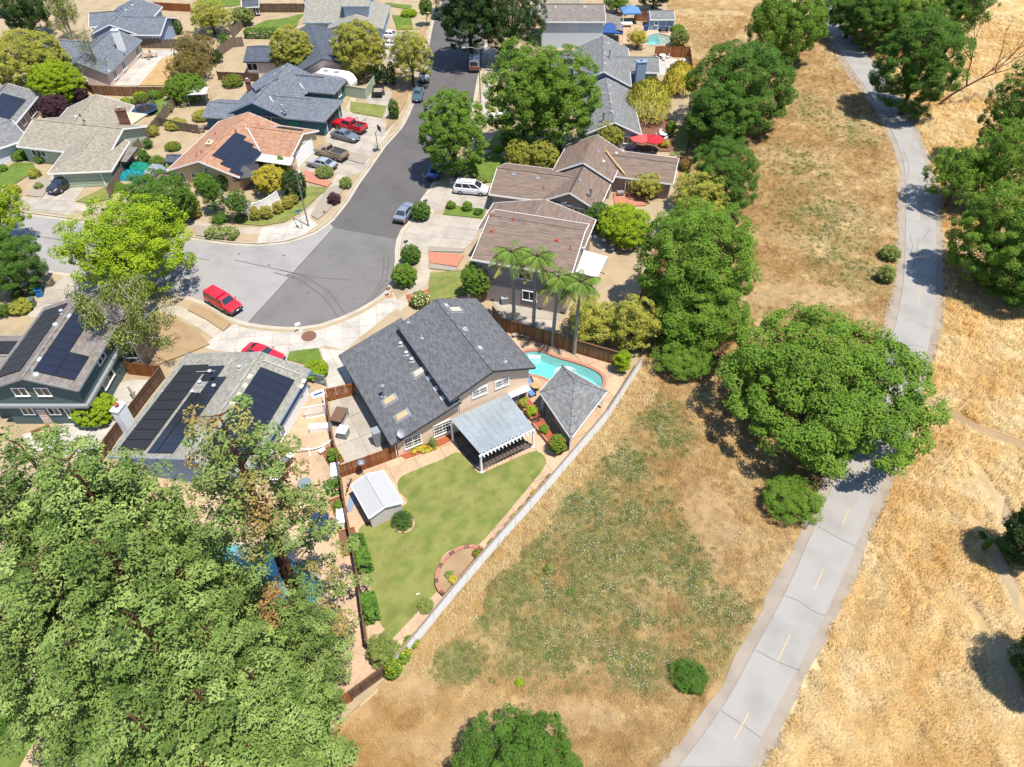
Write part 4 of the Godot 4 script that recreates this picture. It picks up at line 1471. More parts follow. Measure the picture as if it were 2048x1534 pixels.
func grey_houses() -> void:
	var h := house("lavender-grey house with long grey roofs behind the large maples", Vector2(15.77,-120.38))
	var f := gable(h, Vector2(15.3, -102.6), Vector2(15.6, -119), 8.6, 2.7, 4.6, "wall_lavender", "roof_grey", "trim_white", 0.45)
	var u := gable(h, Vector2(15.1, -119.2), Vector2(16.6, -136), 9.6, 3.3, 5.6, "wall_bluegrey", "roof_grey", "trim_white", 0.45)
	var w := gable(h, Vector2(25.66,-128), Vector2(17.57,-128.23), 6.6, 3.2, 4.6, "wall_bluegrey", "roof_grey", "trim_white", 0.4)
	var l := gable(h, Vector2(6.83,-132.28), Vector2(15.85,-132.92), 8.0, 2.7, 3.9, "wall_lavender", "roof_grey", "trim_white", 0.4)
	chimney(h, Vector2(22.04,-124.03), 0.1, Vector2(1.6, 1.1), 0, 5.3, "wall_bluegrey", "metal")
	upright(u, Vector2(16.74,-125.97), "flue", kit("stack"), "metal")
	upright(f, Vector2(13.84,-104.28), "flue", kit("stack"), "metal")
	vents(f, [[Vector2(15.89,-116.18), "box_vent", "metal_pale"], [Vector2(15.63,-112.68), "box_vent", "metal_pale"], [Vector2(15.46,-109.34), "box_vent", "metal_pale"], [Vector2(15.13,-105.83), "hood", "metal_pale"], [Vector2(14.5,-113.16), "hood", "metal_pale"]])
	vents(u, [[Vector2(17.26,-132.94), "flat_vent", "metal_pale"], [Vector2(16.03,-127.29), "flat_vent", "metal_pale"], [Vector2(15.7,-122.85), "flat_vent", "metal_pale"], [Vector2(15.53,-134.49), "hood", "metal_pale"]])
	win(f, "a", 2.4, 1.6, 1.4, 1.2, 2)

	var t := house("pale grey two-storey house with plain wall beyond the conifer", Vector2(12.33,-154.76))
	var g := gable(t, Vector2(5.4, -149.5), Vector2(17.9, -149.5), 9.9, 5.0, 6.6, "wall_palegrey", "roof_taupe", "trim_white", 0.4)
	window_at(t, Vector3(11.8, 4.1, -145.0), Vector3(0, 0, 1), 1.5, 1.2, 2, "trim_white")
	vents(g, [[Vector2(8.41,-148.66), "box_vent", "metal_pale"], [Vector2(14.11,-148.66), "box_vent", "metal_pale"], [Vector2(16.75,-147.61), "pipe", "metal_pale"]])
	shed_roof(t, Vector2(17.37,-149.14), Vector2(21.63,-146.41), Vector2(21.55,-152.11), Vector2(18.12,-155.08), 2.7, 3.5, "roof_taupe", "trim_dark")
	var pp := MB.new()
	for k in [Vector2(22.45,-153.24), Vector2(18.42,-156.13)]:
		pp.box(v3(k, 1.4), Vector3(0.15, 2.6, 0.15))
	world_part(t, "post", pp, M.trim_white)

	var s := thing("garden_shed", "pale blue shed with green roof at the far pool", "shed", v3(Vector2(31.17,-157.62), GY))
	var q := gable(s, Vector2(28.12,-156.67), Vector2(33.13,-156.67), 5.0, 2.3, 3.2, "wall_skyblue", "roof_grey", "trim_white", 0.2)
	window_at(s, v3(Vector2(29.4,-154.54), 1.5) + Vector3(0, 0, 0.25), Vector3(0, 0, 1), 0.8, 0.8, 1)
	var tr := MB.new()
	for k in 4:
		tr.box(v3(q.c, 1.2) + Vector3(-2.6 + k * 1.7, 0, q.hw + 0.02), Vector3(0.1, 2.2, 0.05))
	world_part(s, "wall_batten", tr, M.trim_white)


func far_houses() -> void:
	var h := house("beige house with plain grey roof and tall white chimney", Vector2(-76.26,-135.99))
	var f := gable(h, Vector2(-75.0, -125.4), Vector2(-75.0, -141.6), 9.4, 2.7, 4.8, "wall_pink", "roof_cool", "trim_grey", 0.4)
	gable(h, Vector2(-76, -136), Vector2(-88, -138), 8.4, 2.7, 4.2, "wall_bluegrey", "roof_cool", "trim_grey", 0.4)
	gable(h, Vector2(-76, -129), Vector2(-82.5, -130.6), 6.8, 2.7, 3.9, "wall_bluegrey", "roof_cool", "trim_grey", 0.4, false, true)
	chimney(h, Vector2(-71.44,-135.28), 0.1, Vector2(1.1, 1.0), 0, 6.6, "wall_white", "metal")
	var sd := "e" if f.per.x > 0 else "l"
	for k in [-5.2, -1.2, 5.6]:
		win(f, sd, k * f.dir.y * -1.0, 1.5, 1.6, 1.5, 2)
	win(f, "a", 0.0, 1.7, 0.9, 0.8, 2)
	vents(f, [[Vector2(-70.5,-126.53), "box_vent", "metal_pale"], [Vector2(-70.62,-133.79), "pipe", "black"], [Vector2(-77.47,-139.13), "pipe", "black"]])

	h = house("powder-blue house with wide slate roof at the top left", Vector2(-75.73,-151.85))
	f = gable(h, Vector2(-67.61,-149.03), Vector2(-78,-149.31), 9.6, 2.7, 4.4, "wall_skyblue", "roof_cool", "trim_white", 0.4)
	var g := gable(h, Vector2(-76.92,-144.32), Vector2(-77.79,-160.49), 9.4, 2.7, 4.6, "wall_skyblue", "roof_cool", "trim_white", 0.4)
	gable(h, Vector2(-84.45,-152.61), Vector2(-77.35,-154.4), 7.6, 2.6, 4.0, "wall_skyblue", "roof_cool", "trim_white", 0.4)
	vents(g, [[Vector2(-78.57,-154.31), "pipe", "black"], [Vector2(-78.76,-149.03), "pipe", "metal_pale"], [Vector2(-77.05,-156.13), "flat_vent", "metal_pale"], [Vector2(-77.09,-152.86), "flat_vent", "metal_pale"]])
	win(f, "l" if f.per.y < 0 else "e", -4.0, 1.6, 1.4, 1.1, 2)

	h = house("grey-roofed house with solar panels cut by the left edge", Vector2(-81.97,-111.66))
	f = gable(h, Vector2(-81.28,-104.86), Vector2(-82.74,-117.13), 9.0, 2.7, 4.5, "wall_taupe", "roof_grey", "trim_white", 0.4)
	var n: Vector2 = f.per if f.per.x > 0 else -f.per
	panels(f, f.ra + f.dir * 1.5 + n * 0.5, 7, 2, Vector2(1.0, 1.65), "solar", "solar_panel", 0.02)
	win(f, "e" if f.per.x > 0 else "l", 1.6, 1.6, 2.6, 1.4, 3)
	win(f, "e" if f.per.x > 0 else "l", -2.2, 1.6, 1.4, 1.1, 2)
	g = gable(h, Vector2(-80.04,-99.33), Vector2(-75.61,-104.15), 8.6, 2.7, 4.2, "wall_palegrey", "roof_grey", "trim_white", 0.5)

	h = house("cream house with dark grey roof between the two yellow-green trees", Vector2(-40.03,-139.72))
	f = gable(h, Vector2(-32.88,-127.18), Vector2(-38.73,-144.77), 10.4, 2.7, 4.6, "wall_pink", "roof_charcoal", "trim_dark", 0.4)
	g = gable(h, Vector2(-48.33,-135.14), Vector2(-37.75,-135.14), 7.8, 2.6, 3.8, "wall_pink", "roof_charcoal", "trim_dark", 0.4)
	gable(h, Vector2(-29.7,-136.13), Vector2(-35.32,-136.85), 8.0, 2.65, 3.9, "wall_pink", "roof_charcoal", "trim_dark", 0.4)
	win(g, "e" if g.per.y > 0 else "l", -4.0 if g.dir.x > 0 else 4.0, 1.5, 1.9, 1.4, 2)
	vents(f, [[Vector2(-36.48,-133.24), "flat_vent", "metal_pale"], [Vector2(-36.47,-132.12), "flat_vent", "metal_pale"], [Vector2(-33.85,-138.49), "flat_vent", "metal_pale"], [Vector2(-33.53,-137.05), "flat_vent", "metal_pale"]])

	h = house("white house with ash-grey roof and upper storey at the top edge", Vector2(-34.78,-159.28))
	f = gable(h, Vector2(-41.41,-155.8), Vector2(-33.37,-155.8), 11.5, 3.0, 5.8, "wall_palegrey", "roof_ash", "trim_blue", 0.4)
	g = gable(h, Vector2(-30.73,-147.38), Vector2(-30.96,-161.16), 11.0, 2.7, 4.4, "wall_palegrey", "roof_ash", "trim_blue", 0.4)
	gable(h, Vector2(-33.57,-154.76), Vector2(-28,-154.76), 8.0, 5.8, 7.2, "wall_palegrey", "roof_ash", "trim_blue", 0.4)
	garage_door(g, "a", 0.0, 4.8, 2.1, "wall_palegrey")
	chimney(h, Vector2(-42,-159.12), 0.0, Vector2(1.5, 0.9), 0, 4.6, "wall_white", "metal_pale")

	h = house("tan-roofed house peeking in above the pale grey house", Vector2(9.47,-171.34))
	gable(h, Vector2(3.94,-161.1), Vector2(14.1,-161.1), 10.0, 2.7, 4.8, "wall_beige", "roof_tan", "trim_white", 0.4)
	chimney(h, Vector2(14.9,-171.58), 0.0, Vector2(0.9, 0.9), 0, 5.4, "brick", "metal_pale")
	h = thing("playhouse", "small navy and white playhouse at the top edge", "playhouse", v3(Vector2(-58.08,-169.57), GY))
	f = gable(h, Vector2(-57.32,-163.93), Vector2(-53.89,-164.59), 3.6, 2.1, 3.0, "trim_dark", "roof_charcoal", "trim_white", 0.25)
	for k in [-1.2, 0.0, 1.2]:
		win(f, "e" if f.per.y > 0 else "l", k, 1.2, 0.8, 1.3, 1)



# ---------------------------------------------------------------- fences and walls
func fence_panel(kind: String, k: int, hgt: float) -> ArrayMesh:
	var key := "fence %s %d %s" % [kind, k, hgt]
	if mesh_cache.has(key):
		return mesh_cache[key]
	var r := RandomNumberGenerator.new()
	r.seed = 100 + k
	var b := MB.new()
	b.tint = true
	var n := 17
	var w := 2.4 / n
	for i in n:
		var g := r.randf_range(0.55, 1.25)
		b.col = Color(g, g * r.randf_range(0.94, 1.0), g * r.randf_range(0.86, 1.0))
		var hh := hgt + r.randf_range(-0.025, 0.02)
		b.box(Vector3(-1.2 + (i + 0.5) * w, hh / 2, 0.02 + r.randf_range(-0.006, 0.006)), Vector3(w - 0.012, hh, 0.02))
	b.col = Color(0.8, 0.78, 0.76)
	for y in [0.3, hgt - 0.3]:
		b.box(Vector3(0, y, -0.025), Vector3(2.4, 0.09, 0.05))
	if kind == "cap":
		b.box(Vector3(0, hgt + 0.03, 0), Vector3(2.4, 0.04, 0.14))
	mesh_cache[key] = b.mesh()
	return mesh_cache[key]


func fence(label: String, ch: PackedVector2Array, hgt: float, mat: String, kind := "plain", group := "") -> Node3D:
	var o := thing("wooden_fence", label, "fence", v3(ch[0], GY), 0.0, group)
	var pm := MB.new()
	pm.tint = true
	pm.col = Color(0.85, 0.82, 0.8)
	pm.box(Vector3(0, (hgt + 0.1) / 2, 0), Vector3(0.1, hgt + 0.1, 0.1))
	var post := pm.mesh()
	for s in ch.size() - 1:
		var d := ch[s + 1] - ch[s]
		var n := maxi(1, roundi(d.length() / 2.4))
		var turn := heading(d)
		for i in n:
			var a := ch[s] + d * (i / float(n))
			var c := ch[s] + d * ((i + 0.5) / n)
			part(o, "post", post, M[mat], v3(a, GY) - o.position, turned(turn))
			stuff(part(o, "board_panel", fence_panel(kind, rng.randi() % 4, hgt), M[mat], v3(c, GY) - o.position, turned(turn) * Basis.from_scale(Vector3(d.length() / n / 2.4, 1, 1))))
	part(o, "post", post, M[mat], v3(ch[-1], GY) - o.position)
	return o


func build_fences() -> void:
	fence("weathered red-brown fence between the lawn and the narrow tan yard", pv([-18.58,-49.27,-17.29,-44.88,-15.82,-40.52,-14.56,-36.21,-12.53,-29.86,-10.77,-23.51]), 1.75, "wood_brown")
	fence("stained brown board fence with bins behind it in the side yard", pv([-15.43,-39.83,-13.03,-40.93,-10.63,-42.17]), 1.75, "wood_red")
	fence("tall brown fence behind the palm trunks and pool", pv([-2.16,-62.09,-1.23,-60.18,4.14,-57.68,12.23,-54.06]), 1.9, "wood_brown", "cap")
	fence("orange-red fence between the green house and the solar house", pv([-39.92,-53.23,-36.1,-52.64]), 1.8, "wood_red")
	fence("dark fence along the left wall of the solar house", pv([-36.1,-52.64,-36.67,-49.89,-37.47,-45.4,-38.22,-40.87]), 1.6, "wood_dark", "cap")
	fence("dark brown fence piece at the bottom corner of the lawn", pv([-9.19,-21.7,-11.4,-19.91]), 1.5, "wood_dark", "cap")
	fence("bright red-brown fence below the redwoods", pv([-11.45,-19.81,-13.89,-17.54,-15.63,-15.79]), 1.7, "wood_red")
	fence("long grey fence between the sage house and salmon house", pv([-55.96,-88.31,-56.73,-95.01,-57.15,-101.43,-57,-111.26,-56.82,-121.63]), 1.7, "wood_grey")
	fence("grey-brown fence behind the beige house yard", pv([-72.53,-122.86,-67.07,-122.24,-58.84,-122.24]), 1.7, "wood_brown")
	fence("grey fence beside the dry lawn of the beige house", pv([-72.42,-144.77,-67.83,-144.5,-62.93,-144.77]), 1.7, "wood_grey")
	fence("leaning grey fence left of the bare dirt yard", pv([-55.95,-138.67,-55.43,-142.18,-54.68,-145.03,-52.67,-145.56]), 1.8, "wood_grey")
	fence("grey fence beside the curved green lawn", pv([-55.95,-149.6,-55.47,-157.62,-54.59,-165.33]), 1.8, "wood_grey")
	fence("dark red fence behind the curved green lawn", pv([-54.48,-165.33,-49.08,-165.33,-43.89,-165.33]), 1.8, "wood_dark")
	fence("low brown fence behind the teal house", pv([-52.84,-129.3,-48.93,-128.86,-45.22,-128.42]), 1.5, "wood_dark")
	fence("red-brown fence by the white pool patio", pv([27.27,-140.41,30.72,-140.41,33.74,-140.16,32.68,-131.56]), 1.9, "wood_red")
	fence("short red fence behind the blue canopy", pv([25.73,-160.03,28.68,-160.03]), 1.9, "wood_red")
	fence("dark fence at the end of the brown roofed house", pv([24.42,-97.69,26.34,-96.79]), 1.6, "wood_dark")
	fence("plank gate and fence beside the sage garage", pv([-59.71,-95.16,-56.58,-95.01]), 1.7, "wood_grey")
	fence("orange fence beside the blue-grey bins at far left", pv([-78.22,-101.91,-74.77,-101.43]), 1.6, "wood_red")
	fence("grey side fence next to the slate-roofed house", pv([-4.99,-64.61,-2.81,-65.72]), 1.6, "wood_grey")
	fence("dark fence between the plum tree and beige house", pv([-75.51,-125.38,-72.53,-122.86]), 1.6, "wood_brown")
	fence("weathered fence at the top left beside the blue house", pv([-77.54,-166.94,-73.72,-166.29,-69.28,-165.65]), 1.6, "wood_red")
	fence("fence of the vegetable plot beside the salmon house", pv([-56.87,-110.9,-53.21,-109.13,-49.67,-108.08]), 1.5, "wood_grey")
	# sage sheet fence round the trailer
	var sg := thing("metal_fence", "pale green panel fence beside the white travel trailer", "fence", v3(Vector2(-28.98,-122.45), GY))
	var ch := pv([-28.98,-122.45,-25.04,-121.02,-24.2,-126.24])
	for s in 2:
		var d := ch[s + 1] - ch[s]
		var n := roundi(d.length() / 2.0)
		for i in n:
			var b := MB.new()
			b.box(Vector3(0, 0.95, 0), Vector3(d.length() / n - 0.04, 1.9, 0.05))
			b.box(Vector3(0, 1.88, 0.01), Vector3(d.length() / n, 0.08, 0.1))
			part(sg, "panel", b, M.wall_sage, v3(ch[s] + d * ((i + 0.5) / n), GY) - sg.position, turned(heading(d)))
	# gate
	var gt := thing("wooden_gate", "orange-brown double gate with diagonal braces beside the main house", "gate", v3(Vector2(-18.49,-49.34), GY))
	var ga := Vector2(-18.49,-49.34)
	var gb := Vector2(-15.81,-50.25)
	var gd := (gb - ga)
	for k in 3:
		var b := MB.new()
		b.tint = true
		for i in 8:
			var g := rng.randf_range(0.7, 1.25)
			b.col = Color(g, g * 0.95, g * 0.9)
			b.box(Vector3(-0.62 + i * 0.177, 0.9, 0), Vector3(0.165, 1.75, 0.025))
		var lf := part(gt, "leaf", b, M.wood_red, v3(ga + gd * ((k + 0.5) / 3), GY) - gt.position, turned(heading(gd)) * Basis.from_scale(Vector3(gd.length() / 3 / 1.45, 1, 1)))
		var br := MB.new()
		br.tint = true
		br.col = Color(1.15, 1.1, 1.0)
		for y in [0.25, 1.6]:
			br.box(Vector3(0, y, 0.035), Vector3(1.4, 0.12, 0.04))
		beam(br, Vector3(-0.6, 0.3, 0.035), Vector3(0.6, 1.55, 0.035), 0.04, 0.12)
		part(lf, "brace", br, M.wood_red)
	# white wall towards the field
	var wall := thing("garden_wall", "long white wall with cap rail between lawn and dry field", "wall", v3(Vector2(2.96,-38.09), 0))
	ch = pv([13.47,-54.17,9.41,-47.05,2.96,-38.17,-2.44,-30.98,-4.73,-27.8,-7.27,-24.1,-9.05,-21.6])
	for s in ch.size() - 1:
		var d := ch[s + 1] - ch[s]
		var n := maxi(1, roundi(d.length() / 2.5))
		var t := turned(heading(d))
		for i in n:
			var l := d.length() / n
			var b := MB.new()
			b.box(Vector3(0, 0.8, 0), Vector3(l - 0.14, 1.6, 0.09))
			part(wall, "panel", b, M.wall_white, v3(ch[s] + d * ((i + 0.5) / n), 0) - wall.position, t)
			var c := MB.new()
			c.tint = true
			c.box(Vector3(0, 1.63, 0), Vector3(l - 0.01, 0.06, 0.16))
			part(wall, "cap_rail", c, M.wood_grey, v3(ch[s] + d * ((i + 0.5) / n), 0) - wall.position, t)
			var p := MB.new()
			p.box(Vector3(0, 0.8, 0), Vector3(0.15, 1.59, 0.18))
			part(wall, "post", p, M.wall_white, v3(ch[s] + d * (i / float(n)), 0) - wall.position, t)
	# curved white vinyl fence
	var vf := thing("vinyl_fence", "curved white slatted fence on the street corner", "fence", v3(Vector2(-34.32,-84.93), GY))
	var cv := smooth(pv([-40.33,-88.31,-39.46,-86.73,-38.2,-85.44,-36.7,-84.42,-35.21,-84.42,-33.73,-85.31,-32.61,-87.25,-32.06,-89.38,-32.14,-91.3]), 1.6)
	for i in cv.size() - 1:
		var d := cv[i + 1] - cv[i]
		var b := MB.new()
		for k in 7:
			b.box(Vector3(-d.length() / 2 + (k + 0.5) * d.length() / 7, 0.75, 0), Vector3(d.length() / 7 - 0.025, 1.3, 0.03))
		b.box(Vector3(0, 0.15, 0), Vector3(d.length(), 0.1, 0.06))
		b.box(Vector3(0, 1.45, 0), Vector3(d.length(), 0.12, 0.08))
		part(vf, "panel", b, M.trim_white, v3((cv[i] + cv[i + 1]) / 2, GY) - vf.position, turned(heading(d)))
		var p := MB.new()
		p.box(Vector3(0, 0.8, 0), Vector3(0.13, 1.6, 0.13))
		p.taper(Vector3(0, 1.6, 0), Vector2(0.17, 0.17), Vector2(0.02, 0.02), 0.1)
		part(vf, "post", p, M.trim_white, v3(cv[i], GY) - vf.position, turned(heading(d)))
	# blue picket gate of the solar house, white lattice behind it
	var pk := thing("picket_gate", "light blue picket gate beside the solar house", "gate", v3(Vector2(-21.36,-52.27), GY))
	var pa := Vector2(-21.36,-52.27)
	var pb := Vector2(-19.15,-51.54)
	var pd := pb - pa
	var rails := MB.new()
	for y in [0.25, 1.35]:
		beam(rails, v3(pa, GY + y), v3(pb, GY + y), 0.06, 0.12)
	for k in 2:
		rails.box(v3(pa + pd * k, GY + 0.75), Vector3(0.14, 1.5, 0.14))
	world_part(pk, "frame", rails, M.trim_blue)
	var bar := MB.new()
	bar.box(Vector3(0, 0.8, 0), Vector3(0.06, 1.1, 0.04))
	var barm := bar.mesh()
	for k in 14:
		part(pk, "picket", barm, M.trim_blue, v3(pa + pd * ((k + 0.5) / 14.0), GY) - pk.position, turned(heading(pd)))
	var lt := thing("lattice_screen", "white lattice screen panels behind the blue picket gate", "screen", v3(Vector2(-19.49,-47.49), GY))
	for e in [[Vector2(-20.27,-46.96), Vector2(-18.25,-47.49)], [Vector2(-18.25,-47.49), Vector2(-18.7,-49.13)]]:
		var d: Vector2 = e[1] - e[0]
		var b := MB.new()
		var l := d.length()
		for k in range(-5, int(l / 0.22)):
			for s in [-1, 1]:
				var x0 := -l / 2 + k * 0.22
				var p0 := Vector2(x0, 0.1 if s > 0 else 1.5)
				var p1 := Vector2(x0 + 1.4, 1.5 if s > 0 else 0.1)
				var f0 := clampf((-l / 2 - p0.x) / 1.4, 0, 1)
				var f1 := clampf((l / 2 - p0.x) / 1.4, 0, 1)
				if f1 > f0:
					var u := p0.lerp(p1, f0)
					var v := p0.lerp(p1, f1)
					beam(b, Vector3(u.x, u.y, 0.01 * s), Vector3(v.x, v.y, 0.01 * s), 0.012, 0.04)
		b.box(Vector3(0, 1.55, 0), Vector3(l, 0.1, 0.06))
		b.box(Vector3(0, 0.08, 0), Vector3(l, 0.1, 0.06))
		part(lt, "panel", b, M.trim_white, v3((e[0] + e[1]) / 2, GY) - lt.position, turned(heading(d)))



# ---------------------------------------------------------------- yards, drives, lawns, pools
var lawns := []

func lawn(poly: PackedVector2Array, lush := false, called := "lawn") -> void:
	layer += 0.003
	var b := MB.new()
	b.tint = true
	# one sheet cut into small cells so that the turf can change tone from patch to patch
	var lo := Vector2.INF
	var hi := -Vector2.INF
	for p in poly:
		lo = lo.min(p)
		hi = hi.max(p)
	var st := 0.6 if (hi - lo).length() > 12 else 0.9
	var y := lo.y
	while y < hi.y:
		var x := lo.x
		while x < hi.x:
			var q := PackedVector2Array([Vector2(x, y), Vector2(x + st, y), Vector2(x + st, y + st), Vector2(x, y + st)])
			for r in Geometry2D.intersect_polygons(q, poly):
				if area_of(r) > 0.004:
					var k := b.c.size()
					b.prism(r, layer, layer)
					for i in range(k, b.c.size()):
						b.c[i] = lawn_tone(Vector2(b.v[i].x, b.v[i].z), lush)
			x += st
		y += st
	structure(called, b, M.lush_lawn if lush else M.lawn)
	lawns.append([poly, lush, layer])


func lawn_tone(p: Vector2, lush: bool) -> Color:
	var n := noise_a.get_noise_2d(p.x * 22, p.y * 22) + 0.7 * noise_b.get_noise_2d(p.x * 60, p.y * 60) + 0.5 * noise_c.get_noise_2d(p.x * 70, p.y * 70)
	var t := clampf(0.5 + n * 1.3, 0, 1)
	if lush:
		return Color(0.85, 0.95, 0.8).lerp(Color(1.2, 1.1, 1.1), t)
	return Color(0.7, 0.84, 0.66).lerp(Color(1.36, 1.2, 1.26), t)


func ring(called: String, p: PackedVector2Array, w0: float, w1: float, y0: float, y1: float, mat: String, parent: Node3D = null) -> void:
	var b := MB.new()
	var n := p.size()
	var s := 1.0 if Geometry2D.is_polygon_clockwise(p) else -1.0
	for i in n:
		var a := p[(i + n - 1) % n]
		var c := p[i]
		var d := p[(i + 1) % n]
		var e := p[(i + 2) % n]
		var t0 := (d - a).normalized()
		var t1 := (e - c).normalized()
		var n0 := Vector2(-t0.y, t0.x) * s
		var n1 := Vector2(-t1.y, t1.x) * s
		b.prism(PackedVector2Array([c + n0 * w0, d + n1 * w0, d + n1 * w1, c + n0 * w1]), y0, y1)
	if parent:
		world_part(parent, called, b, M[mat])
	else:
		structure(called, b, M[mat])


func pool(label: String, p: PackedVector2Array, shell: String, coping: String, deep := 1.3) -> Node3D:
	var c := Vector2.ZERO
	for q in p:
		c += q / p.size()
	var o := thing("swimming_pool", label, "pool", v3(c, 0))
	var b := MB.new()
	b.prism(p, -deep - 0.1, -deep)
	world_part(o, "basin_floor", b, M[shell])
	var w := MB.new()
	for i in p.size():
		var a := p[i]
		var d := p[(i + 1) % p.size()]
		w.face([v3(a, -deep), v3(d, -deep), v3(d, 0.1), v3(a, 0.1)])
	world_part(o, "basin_wall", w, M[shell])
	var s := MB.new()
	s.prism(p, 0.03, 0.03)
	world_part(o, "water", s, M.water)
	ring("coping", p, -0.04, 0.3, 0.0, 0.215, coping, o)
	return o


func build_yards() -> void:
	var A := -0.513      # the way the main house stands
	# pavements round the street
	slab_walk("pavement", pv([-19.01,-145.03,-19.12,-129.3,-19.61,-116.48,-20.61,-107.39,-22.49,-100.79,-24.56,-95.9,-25.77,-91.58,-26.61,-87.38,-27.49,-84.17,-28.93,-82.07,-31.29,-80.74,-33.91,-80.15,-37.89,-80.74,-41.86,-81.83,-46.56,-82.93,-56.31,-85.44,-63.92,-87.12,-71.72,-88.84,-81.36,-91.03]), 1.5, 1.5, "walk")
	slab_walk("pavement", pv([-3.75,-146.35,-4.25,-133.87,-4.52,-122.86,-4.95,-114.02,-5.9,-104.02,-7.35,-97.24,-8.51,-91.86]), 1.4, 1.5, "walk")
	slab_walk("pavement", pv([-11.02,-90.06,-11.43,-84.8,-11.77,-80.27,-11.08,-75.36,-10.62,-70.81,-11.24,-67.63,-12.41,-65.72,-13.5,-64.06]), 1.6, 1.6, "walk")
	slab_walk("pavement", pv([-68.88,-69.1,-61.51,-68.8,-57.02,-68.21,-53.55,-67.15,-48.23,-65.72,-41.97,-64.61,-38.19,-63.7,-34.56,-61.21,-32.33,-59.34]), 1.4, 1.5, "walk")
	cut_slabs("corner_pavement", pv([-32.87,-77.37,-33.06,-80.98,-29.85,-81.7,-27.95,-84.42,-25.8,-81.7,-27.38,-79.09,-29.8,-77.71]), 0.1, Vector2(1.7, 1.7), "pale")
	cut_slabs("apron", pv([-31.32,-61.3,-29.78,-60.61,-27.78,-60.18,-25.65,-59.93,-23.65,-59.93,-21.39,-60.35,-19.21,-61.65,-17.03,-63.33,-15.08,-65.54,-14.1,-67.15,-12.99,-64.61,-15.64,-60.78,-17.14,-58.5,-18.08,-56.88,-20.29,-57.68,-21.03,-57.28,-24,-56.72,-24,-55.29,-27.08,-56.08,-29.92,-56.64,-32.15,-56.88,-33.92,-57.68,-32.42,-59.67]), -0.15, Vector2(1.9, 1.9), "pale", 0.02)
	cut_slabs("driveway", pv([-20.86,-57.28,-18.08,-56.88,-17.14,-58.5,-18.56,-55.92,-15.7,-50.53,-18.48,-49.54,-19.02,-51.68,-20.06,-55.29]), A, Vector2(2.4, 2.4), "pale")
	cut_slabs("driveway", pv([-12.41,-87.38,-11.14,-91.58,-8.5,-91.58,-3.69,-90.75,-3.3,-86.21,-3.8,-84.42,-9.04,-86.73,-9.77,-84.42]), 0.2, Vector2(2.6, 2.6), "drive")
	cut_slabs("driveway", pv([-14.3,-78.17,-13.97,-80.51,-12.57,-83.92,-9.75,-84.17,-3.76,-82.93,-4.68,-78.75,-5.99,-76.14,-10.61,-76.58,-13.81,-75.36]), 0.2, Vector2(2.6, 2.6), "drive")
	cut_slabs("driveway", pv([-31.29,-97.09,-30.22,-103.04,-28.92,-104.35,-21.29,-99.85,-22.19,-95.75,-23.64,-94.72,-26.74,-95.75,-27.85,-93.85]), 0.2, Vector2(2.6, 2.6), "drive")
	cut_slabs("driveway", pv([-30.06,-108.78,-28.64,-116.86,-27.11,-115.71,-21.39,-113.46,-20.19,-109.13,-21.19,-100.16,-28.63,-104.02]), 0.2, Vector2(2.6, 2.6), "drive")
	cut_slabs("driveway", pv([-25.27,-120.82,-24.05,-125.81,-20.4,-123.28,-19.68,-120.82,-20.78,-113.83,-24.67,-119.61]), 0.2, Vector2(2.4, 2.4), "drive")
	cut_slabs("driveway", pv([-67.35,-96.19,-61.14,-94.72,-60.75,-87.78,-59.2,-83.92,-66.7,-85.44,-66.38,-89.11]), 0.12, Vector2(2.6, 2.6), "drive")
	cut_slabs("driveway", pv([-54.49,-70.3,-49.81,-69,-45.85,-67.15,-46.25,-64.42,-50.77,-65.91,-52.91,-64.42,-54,-62.09,-55.76,-63.15,-55.23,-66.67]), 0.1, Vector2(2.6, 2.6), "drive")
	cut_slabs("driveway", pv([-27.07,-151.83,-22.08,-153.53,-19.67,-151.83,-19.77,-138.18,-23.43,-137.2]), 0.15, Vector2(2.6, 2.6), "drive")
	cut_slabs("side_yard", pv([-16.95,-50.11,-15.76,-50.25,-11.01,-42.65,-15.47,-40.06,-17.09,-44.57,-18.3,-49.13]), A, Vector2(3.0, 3.0), "drive")
	cut_slabs("side_pad", pv([-2.28,-65.72,5.79,-63.33,4.55,-59.67,-1.13,-62.09]), 0.15, Vector2(2.6, 2.6), "drive")
	cut_slabs("back_pad", pv([10.19,-79.33,13.01,-78.17,13.14,-75.04,10.69,-75.92]), 0.2, Vector2(2.6, 2.6), "drive")
	cut_slabs("back_yard_slab", pv([-21.34,-52.71,-19.17,-51.39,-18.5,-49.13,-10.78,-23.59,-9.8,-22.15,-11.48,-20.19,-16.26,-18.54,-26.52,-21.7,-33.61,-36.74,-36.24,-40.06,-33.65,-41.51,-23.26,-42.71,-21.49,-47.16]), 0.3, Vector2(4.2, 4.2), "patio", 0.01, [pool_blue])
	cut_slabs("side_slab", pv([-43.41,-50.25,-39.55,-52.41,-36.6,-52.27,-37.4,-45.2,-38.3,-41.51,-45.53,-43.02,-47.15,-44.88,-43.28,-46.5]), 0.0, Vector2(3.2, 3.2), "pale")
	cut_slabs("pool_patio", pv([-2.13,-60.78,12.13,-54.06,12.62,-53.76,9.25,-46.96,2.96,-38.2,-2.44,-31.1,-4.73,-27.92,-9.14,-21.89,-10.66,-23.51,-12.53,-29.86,-14.56,-36.21,-15.5,-39.71,-10.47,-42.05,-5.74,-45.01,1.21,-49.54,1.86,-51.68,1.15,-53.31,0.85,-54.29,1.19,-56.4]), A, Vector2(2.6, 2.6), "patio", 0.015, [pool_main])
	cut_slabs("far_pool_deck", pv([23.56,-157.62,28.61,-156.43,33,-154.68,31.86,-146.35,21.22,-145.56,21.9,-151.83]), 0.0, Vector2(3, 3), "patio", 0.02, [pool_far])
